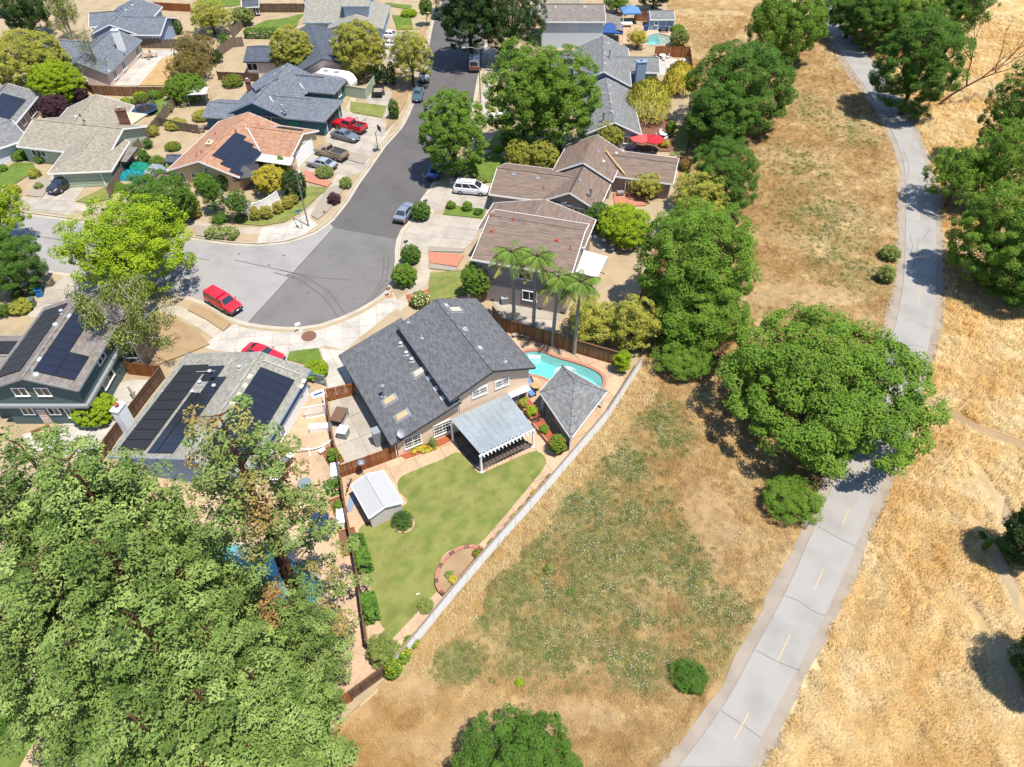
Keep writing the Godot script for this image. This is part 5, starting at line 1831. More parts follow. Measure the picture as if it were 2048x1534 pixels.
	cut_slabs("spa_patio", pv([27,-139.16,33.66,-139.16,32.59,-131.56,25.68,-131.1]), 0.0, Vector2(3, 3), "pale", 0.02, [pool_spa])
	cut_slabs("beige_house_patio", pv([-70.73,-126.67,-72.13,-143.46,-63.47,-143.72,-66.55,-139.16,-66.2,-126.67]), 0.0, Vector2(3, 3), "pale")
	cut_slabs("house_path", pv([-27.94,-117.25,-27.8,-121.63,-26.88,-121.22,-26.52,-115.71,-27.17,-114.58]), 0.2, Vector2(1.3, 1.3), "walk")
	# lawns
	lawn(smooth_ring(pv([-12.91,-34.56,-9.35,-36.74,-10.13,-38.15,-10.33,-39.15,-9.96,-39.89,-8.84,-40.58,-6.71,-41.69,-4.99,-42.65,-3.65,-40.93,-2.84,-40.17,-1.8,-40.75,1.69,-42.65,2.63,-42.59,3.17,-41.81,2.95,-40.87,1.63,-38.81,-3.1,-32.29,-4.98,-32.19,-5.8,-31.34,-5.79,-30.09,-5.32,-29.05,-6.43,-27.83,-8.68,-24.92,-9.22,-24.68,-10.35,-25.98,-11.27,-28.44,-11.72,-29.86,-12.54,-32.68])))
	lawn(pv([-24,-56.72,-21.03,-57.28,-20.13,-55.14,-21.96,-54.68,-24.04,-55.45]), true)
	lawn(pv([-10.02,-70.91,-5.66,-71.63,-4.98,-67.15,-5.83,-66.48,-8.88,-65.54,-10.17,-65.54,-9.91,-68.12]))
	lawn(pv([-9.34,-84.17,-8.97,-86.73,-3.55,-85.44,-3.9,-83.17]), true)
	lawn(pv([-6.63,-97.69,-2.62,-102.71,0.07,-96.79,-1.76,-95.6,-2.81,-92.71,-5.89,-92.42]), true)
	lawn(pv([-4.31,-102.71,-1.54,-111.26,2.89,-109.48,4.36,-104.68,-0.31,-102.71]), false)
	lawn(pv([-36.9,-81.95,-33.28,-81.34,-30.32,-82.31,-28.51,-85.18,-26.97,-89.25,-25.89,-91.03,-29.02,-91.72,-29.81,-88.71,-31.03,-85.44,-33.23,-83.3,-35.76,-82.68]))
	lawn(pv([-27.63,-120.01,-21.16,-118.23,-21.44,-113.83,-27.05,-115.9]))
	lawn(pv([-75.23,-95.75,-74.45,-98.61,-71.53,-98.46,-70.08,-96.19,-71.39,-91.86,-72.83,-91.03]), true)
	lawn(pv([-60.49,-87.51,-57.28,-92.71,-55.68,-88.31,-58.19,-86.99]))
	lawn(smooth_ring(pv([-53.19,-155.26,-52.02,-159.72,-48.68,-161.25,-44.92,-164.06,-45.05,-160.64,-45.28,-155.85])), true)
	lawn(pv([-28.25,-171.58,-22.04,-169.57,-22.03,-167.27,-24.98,-168.25,-27.88,-169.57]), true)
	lawn(pv([-25.72,-163.43,-21.58,-162.8,-20.35,-154.68,-23.64,-154.68]), true)
	lawn(pv([-73.98,-180.75,-62.75,-180.75,-60.13,-170.24,-61.97,-168.91,-69.2,-170.24]), true)
	lawn(pv([-62.17,-121.63,-58.49,-121.22,-57.76,-113.46,-61.59,-117.64]), true)
	lawn(pv([25.92,-110.37,29.31,-111.26,26.34,-101.11,24.01,-100.79]))
	lawn(smooth_ring(pv([-33.37,-36.11,-31.97,-36.85,-30.17,-36.11,-29.08,-34.16,-30.14,-32.92,-32.31,-33.66])), false)
	lawn(pv([-38.39,-20.62,-34.96,-20.98,-32.35,-19.22,-31.96,-14.72,-35.94,-14.72]), true)
	# beds
	sheet("bark_bed", pv([20.78,-113.83,26.35,-113.09,24.95,-101.91,18.73,-102.39]), "bark_mulch")
	sheet("mulch_bed", pv([-10.5,-42.29,-8.81,-43.32,-7.9,-43.75,-5.6,-45.14,-5.18,-44.51,-7.28,-43.14,-9.89,-41.81]), "mulch")
	sheet("mulch_bed", pv([-12.49,-66.48,-9.87,-67.63,-9.42,-64.98,-11.67,-64.24]), "mulch")
	sheet("gravel_bed", pv([-26.22,-91.3,-23.65,-92.14,-25.1,-84.8,-26.03,-82.93,-27.17,-83.92]), "gravel")
	sheet("gravel_bed", pv([-42.21,-81.46,-38.55,-80.74,-36.18,-79.33,-36.44,-77.94,-41.2,-79.09]), "gravel")
	sheet("gravel_bed", pv([-68.06,-89.11,-68.89,-94.14,-66.32,-93.28,-65.57,-88.58]), "gravel")
	sheet("gravel_bed", pv([-10.61,-76.58,-5.98,-76.03,-6.2,-75.26,-10.52,-75.47]), "gravel")
	sheet("gravel_bed", pv([-10.31,-72.89,-6.72,-71.95,-6.86,-71.22,-10.22,-71.84]), "gravel")
	sheet("gravel_bed", pv([-26.77,-102.71,-21.87,-100.16,-22.08,-98,-27.28,-100.79]), "gravel")
	sheet("brick_path", pv([-10.51,-75.36,-6.04,-74.49,-6.79,-72.15,-10.32,-72.99]), "terracotta")
	sheet("terrace", pv([14.23,-89.65,18.54,-90.34,18.45,-86.47,14.13,-85.95]), "terracotta")
	sheet("dry_lawn", pv([-66.2,-126.67,-66.46,-139.16,-64.39,-140.66,-60.25,-126.67]), "field_dry")
	sheet("verge", pv([-37.11,-64.79,-34.74,-63.7,-31.68,-61.39,-32.08,-60.01,-34.71,-62.09,-37.27,-63.7]), "bare_dirt")
	sheet("verge", pv([-43.9,-62.09,-39.73,-63.15,-35.3,-60.35,-32.99,-57.85,-34.51,-56.64,-37.34,-54.68,-38.65,-53.91]), "bare_dirt")
	sheet("verge", pv([-21.1,-129.3,-18.08,-131.56,-18.11,-119.81,-19.27,-112.17,-20.29,-108.6,-20.48,-114.02]), "bare_dirt")
	sheet("verge", pv([-18.91,-154.68,-17.08,-160.03,-17.84,-154.11,-17.95,-146.35,-18.4,-144.77]), "bare_dirt")
	sheet("red_pavers", pv([-29.91,-94.72,-25.83,-92.71,-26.29,-91.3,-30.34,-93.28]), "terracotta")
	sheet("flagstone", pv([-30.51,-96.19,-28.07,-95.01,-28.32,-93.28,-30.5,-94.72]), "brick_pale")
	sheet("neighbour_path", pv([-32.92,-15.33,-32.58,-18.2,-31.56,-17.87,-31.63,-14.72]), "patio0")
	# dark floor and step under the pergola
	cut_slabs("pergola_floor", pv([-5.72,-44.76,-1.19,-48.03,1.8,-43.26,-2.85,-40.63,-4.64,-42.29]), A, Vector2(1.2, 1.2), "slate", 0.012)
	# pools
	var p := pool("turquoise kidney pool with brick coping beside the palms", pool_main, "pool_shell", "brick_pale")
	var st := MB.new()
	st.prism(pv([1.68,-56.72,3.13,-56.56,3.01,-56.08,1.83,-56.16]), -1.2, -0.25)
	world_part(p, "step", st, M.trim_white)
	var cl := thing("pool_cleaner", "white pool cleaner with coiled hose in the kidney pool", "pool cleaner", v3(Vector2(5.56,-53.53), 0))
	var hose := MB.new()
	var pts := []
	for k in 60:
		var a := k * 0.32
		var c := Vector2(5.57,-53.61)
		pts.append(Vector3(c.x + cos(a) * (0.5 + k * 0.012), 0.05, c.y + sin(a) * (0.45 + k * 0.008)))
	pts.append(v3(Vector2(4.94,-52.64), 0.05))
	pts.append(v3(Vector2(5.07,-52.12), 0.05))
	hose.tube(pts, [0.03], 5)
	world_part(cl, "hose", hose, M.trim_white)
	var head := MB.new()
	head.lathe(v3(Vector2(5.49,-54.14), -0.05), [Vector2(0.02, 0.5), Vector2(0.1, 0.1), Vector2(0.3, 0.08), Vector2(0.3, 0), Vector2(0, -0.02)], 12)
	world_part(cl, "head", head, M.trim_white)
	pool("bright blue pool glimpsed through the redwood branches", pool_blue, "pool_blue", "kerb")
	pool("small round turquoise pool at the far blue shed", pool_far, "pool_shell", "kerb")
	pool("small round spa on the white patio", pool_spa, "pool_shell", "kerb", 0.8)
	# round brick planter on the lawn
	var rp := thing("round_planter", "half-round brick planter against the white wall", "planter", v3(Vector2(-4.28,-30.78), GY))
	var c := Vector2(-4.02,-30.59)
	var wd := (Vector2(-2.43,-30.92) - Vector2(-4.72,-27.74)).normalized()
	var wn := Vector2(wd.y, -wd.x)
	if wn.x > 0:
		wn = -wn
	var prev := Vector2.ZERO
	var arc := PackedVector2Array()
	var mid := (Vector2(-2.57,-31.53) + Vector2(-5.36,-28.53)) / 2
	for k in 17:
		var a := PI * k / 16.0
		arc.append(mid + wd * cos(a) * 2.35 + wn * sin(a) * 1.75)
	var soil := MB.new()
	soil.prism(arc, 0.1, 0.42)
	world_part(rp, "soil", soil, M.bare_dirt)
	var coarse := offset_chain(arc, 0.0)
	for k in 16:
		var b := MB.new()
		var o := (arc[k] + arc[k + 1]) / 2 - mid
		var f := 1.0 + 0.3 / o.length()
		b.prism(PackedVector2Array([arc[k].lerp(arc[k + 1], 0.03), arc[k].lerp(arc[k + 1], 0.97), mid + (arc[k + 1] - mid) * f, mid + (arc[k] - mid) * f]), 0.1, 0.52)
		world_part(rp, "brick", b, M.brick_pale if k % 3 else M.brick)
	# brick edging along the wall
	var ed := thing("brick_edging", "low pink brick edging with flower bed along the white wall", "edging", v3(Vector2(0.26,-35.43), GY))
	var e0 := Vector2(3.48,-40.06)
	var e1 := Vector2(-2.86,-31.34)
	var dd := e1 - e0
	var n := 40
	for k in n:
		var b := MB.new()
		b.box(v3(e0 + dd * ((k + 0.5) / n), 0.2), Vector3(dd.length() / n - 0.03, 0.28, 0.2), turned(heading(dd)))
		world_part(ed, "brick", b, M.brick_pale if k % 4 else M.brick)
	sheet("mulch_bed", PackedVector2Array([e0 + Vector2(0.08, 0.06), e1 + Vector2(0.08, 0.06), e1 + Vector2(0.42, 0.34), e0 + Vector2(0.42, 0.34)]), "mulch")
	# raised brick planters by the pergola
	for q in [["raised brick planter with red mulch nearest the house wall", Vector2(0.81,-49.75), Vector2(2.36,-46.96)], ["raised brick planter with flowers nearest the white wall", Vector2(2.54,-46.3), Vector2(4.61,-42.71)]]:
		var a: Vector2 = q[1]
		var d: Vector2 = q[2] - q[1]
		var o := thing("brick_planter", q[0], "planter", v3(a + d / 2, GY))
		var t := turned(heading(d))
		for s in [-1, 1]:
			for k in 8:
				var b := MB.new()
				b.box(Vector3(-d.length() / 2 + (k + 0.5) * d.length() / 8, 0.22, s * 0.55), Vector3(d.length() / 8 - 0.015, 0.44, 0.18))
				part(o, "brick", b, M.brick_pale, Vector3.ZERO, t)
			var b2 := MB.new()
			b2.box(Vector3(s * (d.length() / 2 + 0.1), 0.22, 0), Vector3(0.18, 0.45, 1.26))
			part(o, "brick", b2, M.brick, Vector3.ZERO, t)
		var b3 := MB.new()
		b3.box(Vector3(0, 0.18, 0), Vector3(d.length() - 0.02, 0.36, 0.94))
		part(o, "mulch", b3, M.mulch, Vector3.ZERO, t)
	# raised vegetable beds in the narrow tan yard
	for q in [["raised bed of green vegetables near the side gate", Vector2(-17.36,-43.14), Vector2(-16.17,-41.22), 1.3, true], ["raised bed of seedlings beside the clipped box", Vector2(-15.62,-37.28), Vector2(-14.82,-35.69), 1.1, true], ["empty raised bed of bare soil", Vector2(-14.11,-34.06), Vector2(-13.36,-31.72), 1.3, false]]:
		var a: Vector2 = q[1]
		var d: Vector2 = q[2] - q[1]
		var o := thing("raised_bed", q[0], "raised bed", v3(a + d / 2, GY))
		var t := turned(heading(d))
		for s in [-1, 1]:
			var b := MB.new()
			b.tint = true
			b.box(Vector3(0, 0.15, s * q[3] / 2), Vector3(d.length() + 0.1, 0.3, 0.08))
			part(o, "board", b, M.wood_red, Vector3.ZERO, t)
			var b2 := MB.new()
			b2.tint = true
			b2.box(Vector3(s * d.length() / 2, 0.15, 0), Vector3(0.08, 0.31, q[3] - 0.1))
			part(o, "board", b2, M.wood_red, Vector3.ZERO, t)
		var b3 := MB.new()
		b3.box(Vector3(0, 0.1, 0), Vector3(d.length() - 0.1, 0.2, q[3] - 0.12))
		part(o, "soil", b3, M.bark_mulch, Vector3.ZERO, t)
	# planter wall of the round bed near the sago palm
	var sr := MB.new()
	var sc := Vector2(-9.3,-34.66)
	for k in 20:
		var a0 := TAU * k / 20
		var a1 := TAU * (k + 1) / 20
		sr.prism(PackedVector2Array([sc + Vector2(cos(a0), sin(a0)) * 0.75, sc + Vector2(cos(a1), sin(a1)) * 0.75, sc + Vector2(cos(a1), sin(a1)) * 0.92, sc + Vector2(cos(a0), sin(a0)) * 0.92]), 0.1, 0.26)
	structure("lawn_edging", sr, M.patio0)



# ---------------------------------------------------------------- vehicles
func wheel(parent: Node3D, at: Vector3, r: float, w: float, side: float) -> void:
	var key := "tyre %s %s" % [r, w]
	if not mesh_cache.has(key):
		var t := MB.new()
		var b := Basis(Vector3.RIGHT, PI / 2)
		t.lathe(Vector3.ZERO, [Vector2(r * 0.62, -w / 2), Vector2(r * 0.9, -w / 2), Vector2(r, -w * 0.32), Vector2(r, w * 0.32), Vector2(r * 0.9, w / 2), Vector2(r * 0.62, w / 2)], 18, b)
		var m := MB.new()
		m.lathe(Vector3.ZERO, [Vector2(0, w * 0.36), Vector2(r * 0.2, w * 0.4), Vector2(r * 0.62, w * 0.3), Vector2(r * 0.64, -w * 0.3), Vector2(0, -w * 0.3)], 14, b)
		for k in 5:
			var a := TAU * k / 5
			m.box(Vector3(cos(a) * r * 0.36, sin(a) * r * 0.36, w * 0.38), Vector3(r * 0.5, r * 0.14, 0.03), Basis(Vector3.BACK, a))
		mesh_cache[key] = [t.mesh(), m.mesh()]
	var o := part(parent, "wheel", mesh_cache[key][0], M.rubber, at, turned(0.0 if side > 0 else PI))
	part(o, "rim", mesh_cache[key][1], M.metal)


# body: stations along the length [x, half width, y bottom, y shoulder, y deck, half width of the deck]; cab: list of greenhouse rings [x rear, x front, half width, y]
func car(called: String, label: String, category: String, at: Vector2, dir: Vector2, colour: StandardMaterial3D, stations: Array, cab: Array, wheels: Array, y0 := 0.0, group := "", second: StandardMaterial3D = null) -> Node3D:
	var o := thing(called, label, category, v3(at, y0), heading(dir), group)
	var b := MB.new()
	for i in stations.size() - 1:
		var p: Array = stations[i]
		var q: Array = stations[i + 1]
		var rp := ring_of(p)
		var rq := ring_of(q)
		for k in rp.size() - 1:
			b.face([rp[k], rp[k + 1], rq[k + 1], rq[k]])
	var r0 := ring_of(stations[0])
	r0.reverse()
	b.face(r0)
	b.face(ring_of(stations[-1]))
	part(o, "body", b, colour)
	# greenhouse: pillars and roof in body colour, glass between
	for g in cab:
		var base: Array = g.base      # [x rear, x front, half width, y]
		var top: Array = g.top
		var P := []
		for e in [base, top]:
			P.append(Vector3(e[0], e[3], e[2]))
			P.append(Vector3(e[1], e[3], e[2]))
			P.append(Vector3(e[1], e[3], -e[2]))
			P.append(Vector3(e[0], e[3], -e[2]))
		var c := MB.new()
		c.hexa(P)
		# softened roof edge
		var t0 := MB.new()
		var up_ := 0.05
		t0.taper(Vector3((top[0] + top[1]) / 2, top[3], 0), Vector2(top[1] - top[0], top[2] * 2), Vector2(top[1] - top[0] - 0.25, top[2] * 2 - 0.2), up_)
		part(o, "cabin", c, second if second and g.get("two", false) else colour)
		part(o, "roof", t0, second if second and g.get("two", false) else colour)
		var faces := [[P[0], P[1], P[5], P[4], g.get("sides", 2), "side_window"], [P[2], P[3], P[7], P[6], g.get("sides", 2), "side_window"], [P[1], P[2], P[6], P[5], 1, "windscreen"], [P[3], P[0], P[4], P[7], 1 if g.get("rear", true) else 0, "rear_window"]]
		for f in faces:
			var n: Vector3 = (f[1] - f[0]).cross(f[3] - f[0]).normalized()
			for k in f[4]:
				var u0: float = (k + 0.06) / f[4] + (0.02 if k == 0 else 0.0)
				var u1: float = (k + 0.94) / f[4] - (0.02 if k == f[4] - 1 else 0.0)
				var a: Vector3 = f[0].lerp(f[1], u0)
				var bb: Vector3 = f[0].lerp(f[1], u1)
				var d: Vector3 = f[3].lerp(f[2], u0)
				var e: Vector3 = f[3].lerp(f[2], u1)
				var w := MB.new()
				w.face([a.lerp(d, 0.1) + n * 0.012, bb.lerp(e, 0.1) + n * 0.012, bb.lerp(e, 0.88) + n * 0.012, a.lerp(d, 0.88) + n * 0.012])
				part(o, f[5], w, M.glass)
	for w in wheels:
		for s in [-1, 1]:
			wheel(o, Vector3(w[0], w[2], s * w[1]), w[2], 0.22, s)
			var arch := MB.new()
			arch.lathe(Vector3(w[0], w[2] + 0.02, s * (w[1] + 0.045)), [Vector2(w[2] * 1.02, 0), Vector2(w[2] * 1.16, 0)], 16, Basis(Vector3.RIGHT, PI / 2))
			part(o, "wheel_arch", arch, M.black)
	var f: Array = stations[-1]
	var r: Array = stations[0]
	for s in [-1, 1]:
		var hl := MB.new()
		hl.box(Vector3(f[0] - 0.02, f[3] - 0.08, s * (f[1] - 0.22)), Vector3(0.1, 0.15, 0.36))
		part(o, "headlight", hl, M.glass_pale)
		var tl := MB.new()
		tl.box(Vector3(r[0] + 0.02, r[3] - 0.1, s * (r[1] - 0.16)), Vector3(0.1, 0.2, 0.28))
		part(o, "tail_light", tl, M.red_plastic)
		var mr := MB.new()
		var cb: Dictionary = cab[0]
		mr.box(Vector3(cb.base[1] - 0.25, cb.base[3] + 0.1, s * (cb.base[2] + 0.16)), Vector3(0.1, 0.13, 0.2))
		part(o, "mirror", mr, colour)
	for e in [[f[0] + 0.03, f], [r[0] - 0.03, r]]:
		var bp := MB.new()
		bp.box(Vector3(e[0], e[1][2] + 0.16, 0), Vector3(0.12, 0.2, e[1][1] * 2 - 0.06))
		part(o, "bumper", bp, M.trim_dark)
	var pl := MB.new()
	pl.box(Vector3(f[0] + 0.1, f[2] + 0.22, 0), Vector3(0.02, 0.12, 0.34))
	part(o, "number_plate", pl, M.trim_white)
	var gr := MB.new()
	gr.box(Vector3(f[0] + 0.0, f[3] - 0.12, 0), Vector3(0.05, 0.16, f[1] * 1.0))
	part(o, "grille", gr, M.black)
	return o


func ring_of(s: Array) -> Array:
	var x: float = s[0]
	return [Vector3(x, s[2], s[1] - 0.05), Vector3(x, lerpf(s[2], s[3], 0.5), s[1]), Vector3(x, s[3], s[1] - 0.03), Vector3(x, s[4], s[5]), Vector3(x, s[4] + 0.015, 0), Vector3(x, s[4], -s[5]), Vector3(x, s[3], -s[1] + 0.03), Vector3(x, lerpf(s[2], s[3], 0.5), -s[1]), Vector3(x, s[2], -s[1] + 0.05)]


func sedan(label: String, at: Vector2, dir: Vector2, c: StandardMaterial3D, y0 := GY + 0.05, called := "sedan") -> Node3D:
	return car(called, label, "car", at, dir, c,
		[[-2.3, 0.78, 0.36, 0.78, 0.86, 0.66], [-2.1, 0.86, 0.26, 0.88, 0.98, 0.74], [-1.2, 0.9, 0.22, 0.9, 1.0, 0.78], [0.9, 0.9, 0.22, 0.88, 0.97, 0.78], [1.9, 0.87, 0.24, 0.76, 0.84, 0.7], [2.3, 0.74, 0.32, 0.66, 0.7, 0.56]],
		[{"base": [-1.75, 0.95, 0.78, 0.97], "top": [-0.95, 0.15, 0.6, 1.4]}], [[-1.4, 0.8, 0.33], [1.4, 0.8, 0.33]], y0)


func suv(label: String, at: Vector2, dir: Vector2, c: StandardMaterial3D, y0 := GY + 0.05, called := "suv") -> Node3D:
	return car(called, label, "car", at, dir, c,
		[[-2.3, 0.82, 0.42, 0.95, 1.08, 0.74], [-2.1, 0.93, 0.32, 1.02, 1.14, 0.82], [0.9, 0.95, 0.28, 1.0, 1.1, 0.84], [1.9, 0.92, 0.3, 0.9, 1.0, 0.78], [2.35, 0.8, 0.38, 0.8, 0.86, 0.62]],
		[{"base": [-2.2, 0.95, 0.85, 1.1], "top": [-1.85, 0.2, 0.66, 1.66], "sides": 3}], [[-1.42, 0.85, 0.38], [1.42, 0.85, 0.38]], y0)


func minivan(label: String, at: Vector2, dir: Vector2, c: StandardMaterial3D, y0 := GY + 0.05) -> Node3D:
	var o := car("minivan", label, "car", at, dir, c,
		[[-2.45, 0.84, 0.36, 0.95, 1.05, 0.78], [-2.3, 0.93, 0.28, 1.0, 1.1, 0.84], [1.0, 0.94, 0.25, 0.96, 1.05, 0.84], [2.0, 0.9, 0.26, 0.82, 0.92, 0.74], [2.4, 0.76, 0.36, 0.7, 0.76, 0.58]],
		[{"base": [-2.4, 1.5, 0.85, 1.06], "top": [-2.1, 0.45, 0.7, 1.72], "sides": 3}], [[-1.45, 0.84, 0.34], [1.45, 0.84, 0.34]], y0)
	var rk := MB.new()
	for s in [-1, 1]:
		rk.box(Vector3(-0.8, 1.82, s * 0.6), Vector3(2.2, 0.04, 0.05))
	for x in [-1.6, -0.8, 0.0]:
		rk.box(Vector3(x, 1.84, 0), Vector3(0.06, 0.03, 1.2))
	part(o, "roof_rack", rk, M.trim_dark)
	return o


func pickup(label: String, at: Vector2, dir: Vector2, c: StandardMaterial3D, L: float, crew: bool, y0 := GY + 0.05, shell := false, rack := false) -> Node3D:
	var f := L / 2
	var cr := -0.9 if crew else 0.1      # rear of the cab
	var o := car("pickup_truck", label, "truck", at, dir, c,
		[[-f, 0.86, 0.5, 0.98, 1.02, 0.8], [-f + 0.12, 0.94, 0.42, 1.04, 1.06, 0.86], [cr - 0.05, 0.95, 0.4, 1.04, 1.06, 0.86], [1.3, 0.95, 0.4, 1.04, 1.14, 0.84], [f - 0.4, 0.92, 0.42, 0.98, 1.06, 0.8], [f, 0.82, 0.46, 0.86, 0.92, 0.7]],
		[{"base": [cr, 1.35, 0.84, 1.1], "top": [cr + 0.15, 0.7, 0.68, 1.74], "sides": 2 if crew else 1}], [[-f + 1.2, 0.84, 0.4], [f - 0.95, 0.84, 0.4]], y0)
	if shell:
		var g := MB.new()
		g.taper(Vector3((-f + cr) / 2 + 0.03, 1.06, 0), Vector2(cr + f - 0.08, 1.76), Vector2(cr + f - 0.2, 1.42), 0.66)
		part(o, "camper_shell", g, c)
		for s in [-1, 1]:
			var w := MB.new()
			w.box(Vector3((-f + cr) / 2, 1.36, s * 0.81), Vector3((cr + f) * 0.75, 0.3, 0.03), Basis(Vector3.RIGHT, -s * 0.25))
			part(o, "shell_window", w, M.glass)
	else:
		var bed := MB.new()
		bed.box(Vector3((-f + cr) / 2, 1.075, 0), Vector3(cr + f - 0.3, 0.02, 1.5))
		part(o, "bed_liner", bed, M.dark_plastic)
		var side := MB.new()
		for s in [-1, 1]:
			side.box(Vector3((-f + cr) / 2, 1.2, s * 0.84), Vector3(cr + f - 0.1, 0.32, 0.1))
		side.box(Vector3(-f + 0.08, 1.2, 0), Vector3(0.1, 0.32, 1.6))
		part(o, "bed_side", side, c)
	if rack:
		var rk := MB.new()
		for x in [-f + 0.25, cr - 0.25]:
			for s in [-1, 1]:
				rk.tube([Vector3(x, 1.3, s * 0.84), Vector3(x, 2.0, s * 0.8)], [0.03, 0.03], 5)
			rk.tube([Vector3(x, 2.0, -0.8), Vector3(x, 2.0, 0.8)], [0.03, 0.03], 5)
		part(o, "ladder_rack", rk, M.iron)
	return o


func build_vehicles() -> void:
	var red := paint("paint_red", 226, 22, 42, 0.6)
	var silver := paint("paint_silver", 190, 196, 206)
	var grey := paint("paint_grey", 128, 136, 146)
	var white := paint("paint_white", 246, 246, 246, 0.7)
	var black := paint("paint_black", 48, 44, 52)
	var gold_ := paint("paint_gold", 186, 164, 134)
	var teal := paint("paint_teal", 86, 122, 136)
	var slate := paint("paint_slate", 150, 160, 178)
	pickup("red compact pickup with camper shell at the kerb of the bulb", Vector2(-33.31,-64.63), (Vector2(-31.56,-63.08) - Vector2(-34.6,-65.28)), red, 4.9, false, 0.02, true)
	pickup("red crew-cab pickup with ladder rack on the teal house drive", Vector2(-25.94,-109.48), -(Vector2(-23.73,-108.07) - Vector2(-28.13,-110.55)), red, 5.9, true, GY + 0.05, false, true)
	sedan("grey sedan beside the red crew-cab pickup", Vector2(-26.13,-106.22), Vector2(-24.41,-105.34) - Vector2(-27.75,-107.04), grey)
	pickup("tan single-cab pickup on the salmon house drive", Vector2(-27.28,-100.45), -(Vector2(-25.03,-99.2) - Vector2(-29.26,-101.72)), gold_, 5.5, false)
	sedan("silver sedan beside the tan single-cab pickup", Vector2(-28.13,-97.24), -(Vector2(-26.14,-96.15) - Vector2(-30.18,-97.96)), silver)
	suv("black SUV on the sage house driveway", Vector2(-63.75,-91.36), -(Vector2(-63.18,-93.38) - Vector2(-64.43,-89.33)), black)
	minivan("white minivan with roof rails beside the brown roof garage", Vector2(-5.69,-89.97), Vector2(-4.08,-89.88) - Vector2(-7.48,-90.42), white)
	sedan("silver-blue sedan parked at the kerb beside a round shrub", Vector2(-14.44,-84.15), Vector2(-13.75,-86.71) - Vector2(-15.05,-82.29), slate, 0.02)
	sedan("teal sedan parked alone along the left kerb", Vector2(-16.22,-121.92), -(Vector2(-16.22,-125.69) - Vector2(-16.19,-118.89)), teal, 0.02)
	suv("silver SUV parked in the shade behind the teal sedan", Vector2(-15.79,-130.04), -(Vector2(-15.81,-134.45) - Vector2(-15.87,-126.74)), silver, 0.02)
	sedan("dark car parked at the top of the street", Vector2(-16.23,-163.11), -(Vector2(-16.11,-167.28) - Vector2(-16.31,-160.01)), black, 0.02)
	sedan("white sedan nearest the house on the shared pale drive", Vector2(-24.14,-149.82), Vector2(-22.41,-149.55) - Vector2(-25.88,-150.1), white)
	sedan("second white sedan with sunroof half under the street tree", Vector2(-23.24,-144.7), Vector2(-21.55,-144.43) - Vector2(-24.93,-144.96), white)
	suv("white SUV half hidden under the large maple", Vector2(-1.95,-112.15), -(Vector2(-0.49,-112) - Vector2(-3.27,-112.73)), white)
	sedan("red sedan just showing past the solar roof", Vector2(-26.45,-55.65), Vector2(-25.38,-55.65) - Vector2(-27.43,-56.6), red)
	sedan("blue car parked in the shade of the kerbside tree", Vector2(-11.11,-95.45), Vector2(-10.68,-97.55) - Vector2(-11.44,-93.99), paint("paint_blue", 60, 110, 190), 0.02)
	sedan("dark blue car at the top left corner", Vector2(-108.82,-162.48), Vector2(1, 0.3), paint("paint_navy", 40, 66, 130))
	# two-tone camper van
	var van := car("camper_van", "two-tone brown and cream van with rear windows in the tree shade", "van", Vector2(-6.94,-135.06), Vector2(-7.03,-139.76) - Vector2(-7,-131.6), paint("paint_brown", 176, 108, 58),
		[[-2.5, 0.92, 0.4, 1.1, 1.16, 0.88], [-2.4, 0.98, 0.35, 1.12, 1.18, 0.92], [1.9, 0.98, 0.35, 1.1, 1.16, 0.9], [2.5, 0.9, 0.4, 1.0, 1.06, 0.8]],
		[{"base": [-2.45, 1.9, 0.92, 1.17], "top": [-2.35, 1.3, 0.8, 2.05], "sides": 3, "two": true}], [[-1.6, 0.86, 0.36], [1.7, 0.86, 0.36]], 0.02, "", paint("paint_cream", 200, 206, 212))
	# travel trailer
	var rv := thing("travel_trailer", "white travel trailer with sloped nose beside the teal house", "trailer", v3(Vector2(-30.64,-125.14), GY), heading(Vector2(-26.11,-123.25) - Vector2(-33.69,-125.82)))
	var b := MB.new()
	var prof := [Vector2(-3.4, 0.6), Vector2(2.6, 0.6), Vector2(3.3, 1.0), Vector2(3.4, 1.7), Vector2(2.8, 2.6), Vector2(2.0, 2.95), Vector2(-3.0, 2.95), Vector2(-3.4, 2.7)]
	for i in prof.size():
		var p: Vector2 = prof[i]
		var q: Vector2 = prof[(i + 1) % prof.size()]
		b.face([Vector3(p.x, p.y, 1.2), Vector3(q.x, q.y, 1.2), Vector3(q.x, q.y, -1.2), Vector3(p.x, p.y, -1.2)])
	var sf := []
	for p in prof:
		sf.append(Vector3(p.x, p.y, 1.2))
	b.face(sf)
	var sb := []
	for p in prof:
		sb.push_front(Vector3(p.x, p.y, -1.2))
	b.face(sb)
	part(rv, "body", b, M.trim_white)
	for x in [-2.2, -0.4, 1.2]:
		var w := MB.new()
		w.box(Vector3(x, 1.9, 1.21), Vector3(0.9, 0.6, 0.04))
		part(rv, "window", w, M.glass)
	var st := MB.new()
	st.box(Vector3(0, 1.25, 1.215), Vector3(6.2, 0.2, 0.02))
	part(rv, "stripe", st, M.trim_dark)
	for x in [-1.8, 0.3]:
		var ac := MB.new()
		ac.taper(Vector3(x, 2.95, 0), Vector2(0.9, 0.7), Vector2(0.7, 0.5), 0.25)
		part(rv, "roof_unit", ac, M.trim_grey)
	for x in [-0.6, 0.3]:
		for s in [-1, 1]:
			wheel(rv, Vector3(x, 0.36, s * 1.05), 0.36, 0.22, s)
	var tg := MB.new()
	tg.tube([Vector3(3.2, 0.6, 0.7), Vector3(4.5, 0.55, 0), Vector3(3.2, 0.6, -0.7)], [0.06, 0.06, 0.06], 5)
	part(rv, "hitch", tg, M.iron)
